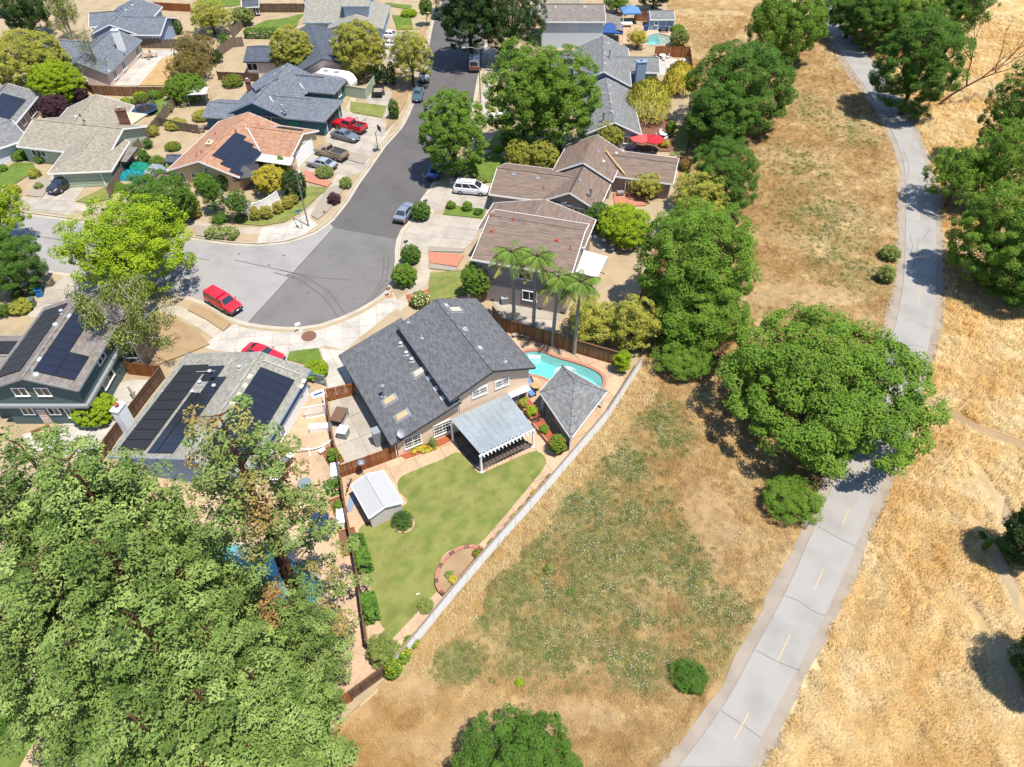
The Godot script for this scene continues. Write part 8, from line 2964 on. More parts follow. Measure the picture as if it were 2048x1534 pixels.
func build_small_things() -> void:
	lamp_post("street lamp on the pale corner pavement", Vector2(-27.01,-81.46), Vector2(0.5, 1))
	lamp_post("street lamp beside the camper van", Vector2(-5.38,-119.61), Vector2(-1, 0.05))
	# street name sign
	var sn := thing("street_sign", "street name sign with blue blades on the corner", "sign", v3(Vector2(-27.65,-80.66), GY))
	var b := MB.new()
	b.tube([Vector3.ZERO, Vector3(0, 2.9, 0)], [0.035, 0.03], 6)
	part(sn, "post", b, M.galvanised)
	for k in 2:
		b = MB.new()
		b.box(Vector3(0, 2.75 - k * 0.25, 0), Vector3(0.9, 0.2, 0.03), turned(0.5 + k * 1.5))
		part(sn, "name_blade", b, M.teal_cloth)
	# hydrant
	var hy := thing("fire_hydrant", "yellow fire hydrant on the corner gravel", "hydrant", v3(Vector2(-25.37,-84.42), GY))
	b = MB.new()
	b.lathe(Vector3.ZERO, [Vector2(0.16, 0), Vector2(0.16, 0.06), Vector2(0.11, 0.08), Vector2(0.11, 0.5), Vector2(0.15, 0.52), Vector2(0.13, 0.62), Vector2(0, 0.72)], 12)
	part(hy, "barrel", b, M.line_yellow)
	b = MB.new()
	b.tube([Vector3(-0.22, 0.42, 0), Vector3(0.22, 0.42, 0)], [0.06, 0.06], 8)
	part(hy, "outlet", b, M.line_yellow)
	# mailboxes
	for q in [["brown mailbox on a brick pad at the bulb", Vector2(-14.43,-66.48), "wood_brown", "terracotta"], ["dark mailbox above the round shrub by the silver-blue sedan", Vector2(-11.8,-85.95), "trim_dark", "walk0"], ["dark mailbox above the upper ball shrub", Vector2(-13.44,-76.14), "trim_dark", "walk0"], ["white mailbox post beside the round brown tree well", Vector2(-23.67,-60.01), "trim_white", "walk0"]]:
		var m := thing("mailbox", q[0], "mailbox", v3(q[1], GY), 0.6, "mailboxes round the bulb")
		b = MB.new()
		b.box(Vector3(0, 0.5, 0), Vector3(0.1, 1.0, 0.1))
		part(m, "post", b, M.trim_white)
		b = MB.new()
		b.tint = true
		b.box(Vector3(0, 1.08, 0), Vector3(0.55, 0.18, 0.24))
		b.taper(Vector3(0, 1.17, 0), Vector2(0.55, 0.24), Vector2(0.55, 0.1), 0.09)
		part(m, "box", b, M[q[2]])
		b = MB.new()
		b.box(Vector3(0, 0.03, 0), Vector3(0.75, 0.08, 0.75))
		part(m, "footing", b, M[q[3]])
	# tree well in the apron
	layer += 0.01
	b = MB.new()
	var tw := PackedVector2Array()
	for k in 24:
		tw.append(Vector2(-22.46,-59.25) + Vector2(cos(TAU * k / 24), sin(TAU * k / 24)) * 0.82)
	b.prism(tw, 0.1, GY + 0.085)
	structure("tree_well", b, M.bark_mulch)
	# bins and boxes
	boxy("wheelie_bin", "blue wheeled bin on the green house drive", "bin", Vector2(-55.49,-66.48), 0.3, [["body", "blue_bin", [[Vector3(0, 0.5, 0), Vector3(0.6, 0.9, 0.65)]]], ["lid", "blue_bin", [[Vector3(0, 0.99, 0.03), Vector3(0.66, 0.07, 0.74)]]], ["wheel", "rubber", [[Vector3(-0.25, 0.12, -0.34), Vector3(0.08, 0.24, 0.2)], [Vector3(0.25, 0.12, -0.34), Vector3(0.08, 0.24, 0.2)]]]])
	boxy("wheelie_bin", "grey-green wheeled bin beside the yellow-green shrub", "bin", Vector2(-55.48,-64.61), 0.3, [["body", "green_bin", [[Vector3(0, 0.5, 0), Vector3(0.7, 0.9, 0.8)]]], ["lid", "green_bin", [[Vector3(0, 0.99, 0.03), Vector3(0.76, 0.07, 0.9)]]]])
	boxy("utility_box", "grey-green utility box on the verge by the flowering shrub", "utility box", Vector2(-19.67,-113.46), 0.2, [["cabinet", "green_bin", [[Vector3(0, 0.5, 0), Vector3(0.8, 1.0, 0.7)]]], ["lid", "trim_grey", [[Vector3(0, 1.03, 0), Vector3(0.86, 0.06, 0.76)]]]])
	boxy("air_conditioner", "grey air conditioner beside the grey-brown wall", "air conditioner", Vector2(-0.87,-65.16), 0.15, [["casing", "grey_plastic", [[Vector3(0, 0.45, 0), Vector3(0.85, 0.85, 0.85)]]], ["top_grille", "metal_pale", [[Vector3(0, 0.9, 0), Vector3(0.8, 0.05, 0.8)]]], ["fan", "black", [[Vector3(0, 0.935, 0), Vector3(0.5, 0.02, 0.12)], [Vector3(0, 0.94, 0), Vector3(0.12, 0.02, 0.5)]]]])
	# basketball hoop
	var bh := thing("basketball_hoop", "portable basketball hoop on the pavement", "basketball hoop", v3(Vector2(-20.62,-102.71), GY), 0.6)
	b = MB.new()
	b.tube([Vector3(0, 0.1, 0), Vector3(0, 2.9, 0), Vector3(0.6, 3.1, 0)], [0.06, 0.05, 0.05], 7)
	part(bh, "pole", b, M.iron)
	b = MB.new()
	b.box(Vector3(0.65, 3.3, 0), Vector3(0.05, 0.8, 1.15))
	part(bh, "backboard", b, M.trim_dark)
	b = MB.new()
	b.taper(Vector3(-0.3, 0, 0), Vector2(1.1, 0.8), Vector2(0.8, 0.5), 0.25)
	part(bh, "base", b, M.dark_plastic)
	b = MB.new()
	for k in 12:
		var a := TAU * k / 12
		var a2 := TAU * (k + 1) / 12
		b.tube([Vector3(0.92 + cos(a) * 0.22, 3.05, sin(a) * 0.22), Vector3(0.92 + cos(a2) * 0.22, 3.05, sin(a2) * 0.22)], [0.012, 0.012], 4, false)
	part(bh, "rim", b, M.rust_red)
	pergola()
	gazebo()
	# white garden shed on the patio
	var sh := thing("garden_shed", "small shed with pale grey roof beside the lawn", "shed", v3(Vector2(-12.38,-37.28), GY))
	var f := gable(sh, Vector2(-10.67,-34.94), Vector2(-12.72,-38.31), 3.1, 1.95, 2.5, "wall_shed", "roof_light", "trim_white", 0.12)
	var h2 := thing("patio_heater", "metal roof fan unit behind the shed roof", "fan unit", v3(Vector2(-13.53,-39.94), GY))
	b = MB.new()
	b.tube([Vector3.ZERO, Vector3(0, 1.9, 0)], [0.03, 0.03], 6)
	part(h2, "pole", b, M.metal)
	b = MB.new()
	b.lathe(Vector3(0, 1.9, 0), [Vector2(0.35, 0), Vector2(0.3, 0.12), Vector2(0, 0.2)], 10)
	part(h2, "hood", b, M.metal)
	# side yard
	boxy("storage_cabinet", "tall grey storage cabinet under the eave", "cabinet", Vector2(-12.31,-44), 0.51, [["body", "wall_shed", [[Vector3(0, 0.95, 0), Vector3(1.6, 1.9, 0.8)]]], ["door", "trim_grey", [[Vector3(-0.39, 0.95, 0.42), Vector3(0.74, 1.75, 0.04)], [Vector3(0.39, 0.95, 0.42), Vector3(0.74, 1.75, 0.04)]]], ["top", "trim_grey", [[Vector3(0, 1.93, 0), Vector3(1.7, 0.06, 0.9)]]]])
	boxy("workbench", "workbench with rusty brown top in the side yard", "workbench", Vector2(-16.83,-46.7), 1.35, [["top", "wood_dark", [[Vector3(0, 0.95, 0), Vector3(1.9, 0.06, 1.2)]]], ["leg", "trim_grey", [[Vector3(-0.85, 0.46, -0.5), Vector3(0.1, 0.92, 0.1)], [Vector3(0.85, 0.46, -0.5), Vector3(0.1, 0.92, 0.1)], [Vector3(-0.85, 0.46, 0.5), Vector3(0.1, 0.92, 0.1)], [Vector3(0.85, 0.46, 0.5), Vector3(0.1, 0.92, 0.1)]]], ["shelf", "trim_grey", [[Vector3(0, 0.3, 0), Vector3(1.6, 0.04, 1.0)]]]])
	boxy("storage_cabinet", "pale low cabinet beside the workbench", "cabinet", Vector2(-16.16,-44.76), 1.35, [["body", "trim_grey", [[Vector3(0, 0.45, 0), Vector3(1.0, 0.9, 0.9)]]], ["top", "trim_white", [[Vector3(0, 0.93, 0), Vector3(1.04, 0.05, 0.94)]]]])
	# narrow yard
	lounger("left blue-cushioned lounger under the redwood edge", Vector2(-17.08,-34.56), 1.38, "navy_cloth")
	lounger("middle blue-cushioned lounger beside the folded parasol", Vector2(-16.31,-34.36), 1.3, "navy_cloth")
	lounger("dark grey lounger without cushions on the right", Vector2(-15.53,-33.86), 1.25, "dark_plastic")
	parasol("folded navy parasol beside the loungers", Vector2(-16.18,-35.48), 0.4, 2.3, "navy_cloth", false, 0.12)
	var sb := 0
	for q in [["white storage box under the fence near the box hedge", Vector2(-16.13,-40.17)], ["white storage box under the fence beside the loungers", Vector2(-14.73,-35.17)]]:
		boxy("storage_box", q[0], "storage box", q[1], 1.75, [["body", "trim_white", [[Vector3(0, 0.32, 0), Vector3(1.5, 0.6, 0.7)]]], ["lid", "trim_white", [[Vector3(0, 0.66, 0), Vector3(1.56, 0.07, 0.78)]]]])
	boxy("planter_bench", "long white slatted bench below the lattice", "bench", Vector2(-18.49,-45.4), 0.1, [["seat", "trim_white", [[Vector3(0, 0.75, 0), Vector3(2.0, 0.06, 0.6)]]], ["front", "trim_white", [[Vector3(0, 0.4, 0.27), Vector3(2.0, 0.64, 0.05)]]], ["leg", "trim_white", [[Vector3(-0.95, 0.36, -0.2), Vector3(0.1, 0.7, 0.1)], [Vector3(0.95, 0.36, -0.2), Vector3(0.1, 0.7, 0.1)]]]])
	var hm := thing("hammock_stand", "white curved hammock stand on the tan slab", "hammock stand", v3(Vector2(-18.42,-43.02), GY), 0.35)
	b = MB.new()
	var hp := []
	for k in 15:
		var x := -1.7 + k * 3.4 / 14
		hp.append(Vector3(x, 0.25 + 0.27 * x * x, 0))
	b.tube(hp, [0.05], 6)
	part(hm, "beam", b, M.trim_white)
	for x in [-0.7, 0.7]:
		b = MB.new()
		b.box(Vector3(x, 0.06, 0), Vector3(0.1, 0.1, 1.1))
		b.box(Vector3(x, 0.2, 0), Vector3(0.08, 0.3, 0.08))
		part(hm, "foot", b, M.trim_white)
	boxy("cooler", "red and white cooler near the first raised bed", "cooler", Vector2(-17.83,-42.65), 0.8, [["body", "red_plastic", [[Vector3(0, 0.18, 0), Vector3(0.6, 0.36, 0.38)]]], ["lid", "trim_white", [[Vector3(0, 0.39, 0), Vector3(0.62, 0.08, 0.4)]]]])
	boxy("barbecue", "steel barbecue against the white wall of the solar house", "barbecue", Vector2(-20.94,-40.98), 1.05, [["cart", "iron", [[Vector3(0, 0.4, 0), Vector3(1.5, 0.75, 0.6)]]], ["hood", "metal", [[Vector3(0, 0.95, 0), Vector3(0.8, 0.34, 0.55)]]], ["shelf", "trim_white", [[Vector3(-0.85, 0.8, 0), Vector3(0.5, 0.05, 0.55)], [Vector3(0.85, 0.8, 0), Vector3(0.5, 0.05, 0.55)]]]])
	boxy("counter", "outdoor counter with red front beside the barbecue", "counter", Vector2(-21.03,-39.37), 1.05, [["base", "brick", [[Vector3(0, 0.42, 0), Vector3(1.6, 0.84, 0.7)]]], ["top", "trim_white", [[Vector3(0, 0.87, 0), Vector3(1.7, 0.07, 0.8)]]]])
	table_set("glass patio set half under the rusty redwood", Vector2(-18.55,-38.59), 0.3, "glass_pale", "skylight_tan")
	var toy := boxy("inflatable_float", "white and blue pool float behind the picket gate", "pool float", Vector2(-19.67,-50.25), 0.5, [["ring", "trim_white", [[Vector3(0, 0.1, 0.3), Vector3(1.1, 0.2, 0.2)], [Vector3(0, 0.1, -0.3), Vector3(1.1, 0.2, 0.2)], [Vector3(0.6, 0.1, 0), Vector3(0.2, 0.19, 0.7)], [Vector3(-0.6, 0.1, 0), Vector3(0.2, 0.19, 0.7)]]], ["floor", "blue_cloth", [[Vector3(0, 0.06, 0), Vector3(0.9, 0.04, 0.4)]]]])
	boxy("surfboard", "grey-blue board lying beside the shed", "board", Vector2(-14.19,-36.96), 1.42, [["deck", "trim_blue", [[Vector3(0, 0.06, 0), Vector3(1.9, 0.07, 0.6)], [Vector3(0, 0.03, 0), Vector3(2.3, 0.05, 0.36)]]]])
	bicycle()
	boxy("paving_slab", "white square slab on the lawn", "slab", Vector2(-7.49,-28.13), 0.3, [["plate", "trim_white", [[Vector3(0, 0.05, 0), Vector3(0.45, 0.06, 0.55)], [Vector3(0, 0.085, 0), Vector3(0.3, 0.02, 0.06)]]]])
	var br := thing("stone_bench", "curved stone bench between the palms and the fence", "bench", v3(Vector2(1.05,-59), GY), -0.25)
	for k in 5:
		b = MB.new()
		var a := -0.6 + k * 0.3
		b.box(Vector3(sin(a) * 1.4, 0.42, 1.1 - cos(a) * 1.2), Vector3(0.46, 0.1, 0.4), turned(-a))
		part(br, "seat_stone", b, M.wall_taupe)
	for x in [-0.6, 0.6]:
		b = MB.new()
		b.box(Vector3(x, 0.18, 0.05), Vector3(0.2, 0.4, 0.3))
		part(br, "leg", b, M.wall_taupe)
	# pool side
	for q in [["white and blue pool chair nearest the house corner", Vector2(1.75,-51.83), 0.3], ["white pool chair beside the green bin", Vector2(1.88,-50.25), 0.5]]:
		boxy("pool_chair", q[0], "chair", q[1], q[2], [["seat", "sky_cloth", [[Vector3(0, 0.38, 0), Vector3(0.7, 0.06, 1.0)]]], ["backrest", "white_cloth", [[Vector3(0, 0.68, -0.55), Vector3(0.7, 0.6, 0.08)]]], ["frame", "trim_dark", [[Vector3(-0.36, 0.3, 0), Vector3(0.05, 0.6, 1.0)], [Vector3(0.36, 0.3, 0), Vector3(0.05, 0.6, 1.0)]]]])
	var rt := thing("round_table", "round brown table between the pool chairs", "table", v3(Vector2(2.41,-50.96), GY))
	b = MB.new()
	b.lathe(Vector3(0, 0.66, 0), [Vector2(0, 0.05), Vector2(0.5, 0.05), Vector2(0.5, 0), Vector2(0, 0)], 18)
	part(rt, "table_top", b, M.trim_tan)
	b = MB.new()
	b.lathe(Vector3.ZERO, [Vector2(0.3, 0), Vector2(0.06, 0.1), Vector2(0.06, 0.66)], 10)
	part(rt, "pedestal", b, M.iron)
	# parasols and canopies in the other gardens
	parasol("faded coral parasol behind the brown roof", Vector2(19.42,-102.39), 1.6, 2.6, "coral_cloth")
	parasol("bright red parasol behind the brown roof", Vector2(21.45,-102.07), 1.6, 2.6, "red_cloth")
	parasol("closed red parasol beside the bright small tree", Vector2(24.25,-107.39), 0.4, 2.6, "red_cloth", false)
	table_set("white set under the closed red parasol", Vector2(23.83,-106.7), 0.2, "trim_white", "trim_white")
	pop_up("pale blue pop-up canopy by the far pool", Vector2(24.71,-159.42), 0.05, 1.9, 2.3, "sky_cloth")
	pop_up("bright blue canopy beside the pale grey house", Vector2(19.5,-149.05), -0.1, 2.4, 2.2, "blue_cloth")
	boxy("picnic_table", "dark picnic table beside the far pool", "picnic table", Vector2(31.02,-153.82), 0.0, [["top", "iron", [[Vector3(0, 0.75, 0), Vector3(1.8, 0.07, 0.8)]]], ["bench", "iron", [[Vector3(0, 0.45, 0.8), Vector3(1.8, 0.06, 0.3)], [Vector3(0, 0.45, -0.8), Vector3(1.8, 0.06, 0.3)]]], ["leg", "iron", [[Vector3(-0.7, 0.37, 0), Vector3(0.08, 0.72, 1.4)], [Vector3(0.7, 0.37, 0), Vector3(0.08, 0.72, 1.4)]]]])
	boxy("wheelie_bin", "blue bin beside the far pool", "bin", Vector2(27.37,-154.11), 0.1, [["body", "blue_cloth", [[Vector3(0, 0.5, 0), Vector3(0.6, 0.95, 0.6)]]], ["lid", "blue_cloth", [[Vector3(0, 1.0, 0.02), Vector3(0.66, 0.06, 0.68)]]]])
	boxy("garden_table", "white table under the pale blue canopy", "table", Vector2(23.74,-156.43), 0.0, [["top", "trim_white", [[Vector3(0, 0.75, 0), Vector3(2.2, 0.06, 1.3)]]], ["leg", "trim_white", [[Vector3(-1.0, 0.37, 0.5), Vector3(0.08, 0.74, 0.08)], [Vector3(1.0, 0.37, 0.5), Vector3(0.08, 0.74, 0.08)], [Vector3(-1.0, 0.37, -0.5), Vector3(0.08, 0.74, 0.08)], [Vector3(1.0, 0.37, -0.5), Vector3(0.08, 0.74, 0.08)]]]])
	table_set("pale set beside the spa patio fence", Vector2(28.52,-139.16), 0.1, "trim_white", "trim_white")
	table_set("brown dining set on the beige house patio", Vector2(-69.01,-139.66), 0.25, "wood_pale", "wood_pale", false)
	trampoline()
	# vegetable plot
	for q in [["bright green tarpaulin heap by the grey fence", Vector2(-55.42,-96.79), 1.5, "green_cloth", 3], ["turquoise tarpaulin heap below the green one", Vector2(-55.49,-94.43), 1.5, "teal_cloth", 5], ["small turquoise tarpaulin heap on the right", Vector2(-53.75,-93.28), 1.0, "teal_cloth", 8]]:
		tarp(q[0], q[1], q[2], q[3], q[4])
	var gh := thing("greenhouse", "small greenhouse with ribbed pale roof", "greenhouse", v3(Vector2(-51.95,-94.72), GY))
	var gf := gable(gh, Vector2(-49.82,-92.11), Vector2(-51.43,-93.84), 2.6, 1.8, 2.4, "wall_taupe", "metal_roof", "trim_grey", 0.1)
	panels(gf, gf.ra + gf.per * 0.1, 3, 1, Vector2(0.75, 1.1), "glass_pale", "roof_pane", 0.04)
	var ls := thing("garden_shed", "low dark-roofed shed between vegetable plot and salmon roof", "shed", v3(Vector2(-50.88,-98.92), GY))
	gable(ls, Vector2(-50.26,-96.67), Vector2(-48.02,-96.52), 2.4, 1.9, 2.4, "wall_taupe", "roof_charcoal", "trim_dark", 0.15)
	boxy("wheelbarrow", "grey wheelbarrow on the terrace", "wheelbarrow", Vector2(15.16,-89.11), 0.2, [["tray", "trim_grey", [[Vector3(0, 0.55, 0), Vector3(0.95, 0.3, 0.65)]]], ["handle", "wood_pale", [[Vector3(-0.7, 0.5, 0.28), Vector3(0.8, 0.04, 0.04)], [Vector3(-0.7, 0.5, -0.28), Vector3(0.8, 0.04, 0.04)]]], ["leg", "iron", [[Vector3(-0.3, 0.2, 0.25), Vector3(0.04, 0.42, 0.04)], [Vector3(-0.3, 0.2, -0.25), Vector3(0.04, 0.42, 0.04)]]], ["wheel", "rubber", [[Vector3(0.5, 0.18, 0), Vector3(0.36, 0.36, 0.1)]]]])
	var lg := thing("driftwood_log", "weathered log standing on the pale side slab", "log", v3(Vector2(-37.96,-49.54), GY))
	b = MB.new()
	b.tube([Vector3(0.2, -0.05, 0.2), Vector3(0, 0.7, 0), Vector3(-0.4, 1.5, -0.4)], [0.2, 0.16, 0.1], 7)
	part(lg, "stem", b, M.bark_pale)
	b = MB.new()
	b.tube([Vector3(0, 0.7, 0), Vector3(0.3, 1.2, -0.1)], [0.09, 0.04], 5)
	part(lg, "stub", b, M.bark_pale)
	boxy("sofa", "tan outdoor sofa on the green house patio", "sofa", Vector2(-45.02,-44.76), 0.6, [["seat", "wood_brown", [[Vector3(0, 0.25, 0), Vector3(1.6, 0.4, 0.8)]]], ["backrest", "wood_brown", [[Vector3(0, 0.55, -0.4), Vector3(1.6, 0.5, 0.15)]]], ["cushion", "skylight_tan", [[Vector3(0, 0.49, 0.05), Vector3(1.4, 0.1, 0.6)]]]])
	# white awning and porch clutter of the teal house
	boxy("awning", "white cloth awning left of the teal house annex", "awning", Vector2(-52.88,-119.21), 0.1, [["cloth", "white_cloth", [[Vector3(0, 2.2, 0), Vector3(3.2, 0.06, 3.0)]]], ["leg", "metal", [[Vector3(-1.5, 1.1, 1.4), Vector3(0.06, 2.2, 0.06)], [Vector3(1.5, 1.1, 1.4), Vector3(0.06, 2.2, 0.06)], [Vector3(-1.5, 1.1, -1.4), Vector3(0.06, 2.2, 0.06)], [Vector3(1.5, 1.1, -1.4), Vector3(0.06, 2.2, 0.06)]]]])
	boxy("garden_bench", "grey picnic bench in the vegetable plot", "bench", Vector2(-50,-109.13), 0.1, [["top", "wood_grey", [[Vector3(0, 0.72, 0), Vector3(1.9, 0.06, 0.8)]]], ["seat", "wood_grey", [[Vector3(0, 0.42, 0.7), Vector3(1.9, 0.05, 0.3)], [Vector3(0, 0.42, -0.7), Vector3(1.9, 0.05, 0.3)]]], ["leg", "wood_grey", [[Vector3(-0.7, 0.35, 0), Vector3(0.08, 0.7, 1.3)], [Vector3(0.7, 0.35, 0), Vector3(0.08, 0.7, 1.3)]]]])
	# gate walk stone at the field corner
	b = MB.new()
	b = MB.new()
	b.prism(pv([-11.16,-19.88,-9.87,-20.94,-9.61,-20.59,-10.74,-19.46]), -0.05, 0.05)
	structure("threshold_slab", b, M.patio0)
	# courtyard canopy behind the curved fence, with pots
	pop_up("grey shade canopy inside the curved white fence", Vector2(-37.49,-91.86), 0.3, 1.8, 2.2, "dark_plastic")
	var pots := ["left clay pot by the curved fence", "middle clay pot by the curved fence", "right clay pot by the curved fence"]
	for k in 3:
		var pt := thing("plant_pot", pots[k], "pot", v3(Vector2(-34.98,-86.21).lerp(Vector2(-33.58,-87.51), k / 2.0), GY), 0.0, "clay pots")
		b = MB.new()
		b.lathe(Vector3.ZERO, [Vector2(0.0, 0), Vector2(0.2, 0), Vector2(0.3, 0.42), Vector2(0.33, 0.42), Vector2(0.33, 0.5), Vector2(0.27, 0.5), Vector2(0.25, 0.4), Vector2(0, 0.4)], 14)
		part(pt, "pot", b, M.terracotta)
		crown(pt, "plant", "shrub", "green", 0.35, 0.3, 0.6, k)


func pergola() -> void:
	var o := thing("pergola", "white patio cover with pale metal roof behind the main house", "pergola", v3(Vector2(-2.93,-43.02), GY))
	var a := Vector2(-5.76,-44.34)
	var b := Vector2(-0.43,-47.71)
	var c := Vector2(2.03,-43.44)
	var d := Vector2(-2.85,-40.36)
	var n := 9
	for k in n:
		var m := MB.new()
		var t0 := (k + 0.01) / n
		var t1 := (k + 0.99) / n
		roof_face(m, [v3(a.lerp(b, t0), 3.0), v3(d.lerp(c, t0), 2.78), v3(d.lerp(c, t1), 2.78), v3(a.lerp(b, t1), 3.0)], v3((b - a).normalized(), 0), 0.03)
		world_part(o, "roof_sheet", m, M.metal_roof)
	for k in 15:
		var m := MB.new()
		var t := (k + 0.5) / 15
		var e := (d - a).normalized() * 0.45
		beam(m, v3(a.lerp(b, t), 2.88), v3(d.lerp(c, t) + e, 2.62), 0.06, 0.14)
		world_part(o, "rafter", m, M.trim_white)
	var bm := MB.new()
	beam(bm, v3(d.lerp(c, -0.02), 2.46), v3(d.lerp(c, 1.02), 2.46), 0.1, 0.2)
	beam(bm, v3(a, 2.7), v3(b, 2.7), 0.1, 0.2)
	world_part(o, "beam", bm, M.trim_white)
	for p in [d.lerp(c, 0.01), d.lerp(c, 0.99), a.lerp(d, 0.04), b.lerp(c, 0.04)]:
		var m := MB.new()
		m.lathe(v3(p, GY), [Vector2(0.17, 0), Vector2(0.17, 0.12), Vector2(0.12, 0.16), Vector2(0.11, 2.2), Vector2(0.16, 2.24), Vector2(0.16, 2.34)], 14)
		world_part(o, "post", m, M.trim_white)
	# low railing of the raised floor
	var r := MB.new()
	var e0 := d.lerp(c, 0.06)
	var e1 := d.lerp(c, 0.8)
	beam(r, v3(e0, 0.55), v3(e1, 0.55), 0.04, 0.06)
	for k in 14:
		r.box(v3(e0.lerp(e1, k / 13.0), 0.36), Vector3(0.05, 0.4, 0.05))
	world_part(o, "railing", r, M.iron)


func gazebo() -> void:
	var o := thing("gazebo", "pool gazebo with grey hip roof against the white wall", "gazebo", v3(Vector2(6.13,-47.49), GY))
	var ap := Vector2(6.12,-49.19)
	var l := Vector2(2.67,-48.23)
	var n := Vector2(5.38,-42.3)
	var r := Vector2(9.24,-48.3)
	var back := l + (r - n) * 0.62
	var ridge := ap.lerp(n, 0.06)
	var m := MB.new()
	for t in [[l, n], [n, r], [r, back], [back, l]]:
		var f := [v3(t[0], 2.6), v3(t[1], 2.6), v3(ridge, 3.75)]
		if (f[1] - f[0]).cross(f[2] - f[0]).y < 0:
			f.reverse()
		roof_face(m, f, v3((t[1] - t[0]).normalized(), 0), 0.12)
	var rf := world_part(o, "roof", m, M.roof_grey)
	var cap := MB.new()
	for t in [l, n, r, back]:
		beam(cap, v3(t, 2.64), v3(ridge, 3.79), 0.22, 0.05)
	part(rf, "hip_cap", cap, M.roof_grey)
	var fz := MB.new()
	for t in [[l, n], [n, r], [r, back], [back, l]]:
		beam(fz, v3(t[0], 2.5), v3(t[1], 2.5), 0.06, 0.2)
	world_part(o, "fascia", fz, M.trim_white)
	for t in [l, n, r, back]:
		var p := MB.new()
		var q: Vector2 = t.lerp(ridge, 0.1)
		p.box(v3(q, 1.3), Vector3(0.16, 2.4, 0.16))
		world_part(o, "post", p, M.trim_white)
	var w := MB.new()
	var wa := l.lerp(ridge, 0.12)
	var wb := n.lerp(ridge, 0.12)
	beam(w, v3(wa.lerp(wb, 0.4), 1.2), v3(wb, 1.2), 0.1, 2.1)
	world_part(o, "wall", w, M.wall_taupe)
	# iron arch gate
	var g := thing("iron_gate", "black iron arched gate between the brick planters", "gate", v3(Vector2(2.89,-46.7), GY), 0.9)
	var b := MB.new()
	for s in [-1, 1]:
		b.tube([Vector3(s * 0.55, 0, 0), Vector3(s * 0.55, 1.7, 0)], [0.03, 0.03], 6)
	var arc := []
	for k in 11:
		arc.append(Vector3(-0.55 * cos(PI * k / 10), 1.7 + 0.5 * sin(PI * k / 10), 0))
	b.tube(arc, [0.03], 6)
	part(g, "frame", b, M.iron)
	for k in 8:
		var c := MB.new()
		c.tube([Vector3(-0.48 + k * 0.137, 0.08, 0), Vector3(-0.48 + k * 0.137, 1.72, 0)], [0.012, 0.012], 4)
		part(g, "bar", c, M.iron)


func trampoline() -> void:
	var o := thing("trampoline", "round black trampoline with safety net", "trampoline", v3(Vector2(-60.89,-115.71), GY))
	var b := MB.new()
	b.lathe(Vector3(0, 0.7, 0), [Vector2(0, 0), Vector2(1.55, 0), Vector2(1.55, -0.02), Vector2(0, -0.02)], 24)
	part(o, "mat", b, M.black)
	b = MB.new()
	b.lathe(Vector3(0, 0.72, 0), [Vector2(1.5, 0.02), Vector2(1.9, 0.02), Vector2(1.9, -0.05), Vector2(1.5, -0.05)], 24)
	part(o, "pad", b, M.blue_cloth)
	for k in 6:
		var a := TAU * k / 6
		b = MB.new()
		b.tube([Vector3(cos(a) * 1.9, 0, sin(a) * 1.9), Vector3(cos(a) * 1.9, 2.4, sin(a) * 1.9)], [0.04, 0.04], 6)
		part(o, "pole", b, M.metal)
	var net: StandardMaterial3D = M.dark_plastic.duplicate()
	net.transparency = BaseMaterial3D.TRANSPARENCY_ALPHA
	net.albedo_color.a = 0.35
	b = MB.new()
	b.lathe(Vector3(0, 0.75, 0), [Vector2(1.86, 0), Vector2(1.86, 1.65)], 24)
	part(o, "net", b, net)


func tarp(label: String, at: Vector2, rad: float, mat: String, seed_: int) -> void:
	var o := thing("tarpaulin", label, "tarpaulin", v3(at, GY))
	var f := FastNoiseLite.new()
	f.seed = seed_
	f.frequency = 0.5
	var b := MB.new()
	var N := 12
	var P := []
	for j in N + 1:
		for i in N + 1:
			var u := Vector2(i / float(N) - 0.5, j / float(N) - 0.5) * 2
			var q := clampf(1.0 - pow(maxf(absf(u.x), absf(u.y)), 3), 0, 1)
			P.append(Vector3(u.x * rad * (1 + 0.2 * f.get_noise_2d(i, j)), q * (0.9 + 0.6 * f.get_noise_2d(i * 1.3, j * 1.3 + 9)), u.y * rad * 0.8))
	for j in N:
		for i in N:
			var k := j * (N + 1) + i
			b.face([P[k], P[k + N + 1], P[k + N + 2]])
			b.face([P[k], P[k + N + 2], P[k + 1]])
	part(o, "sheet", b, M[mat])


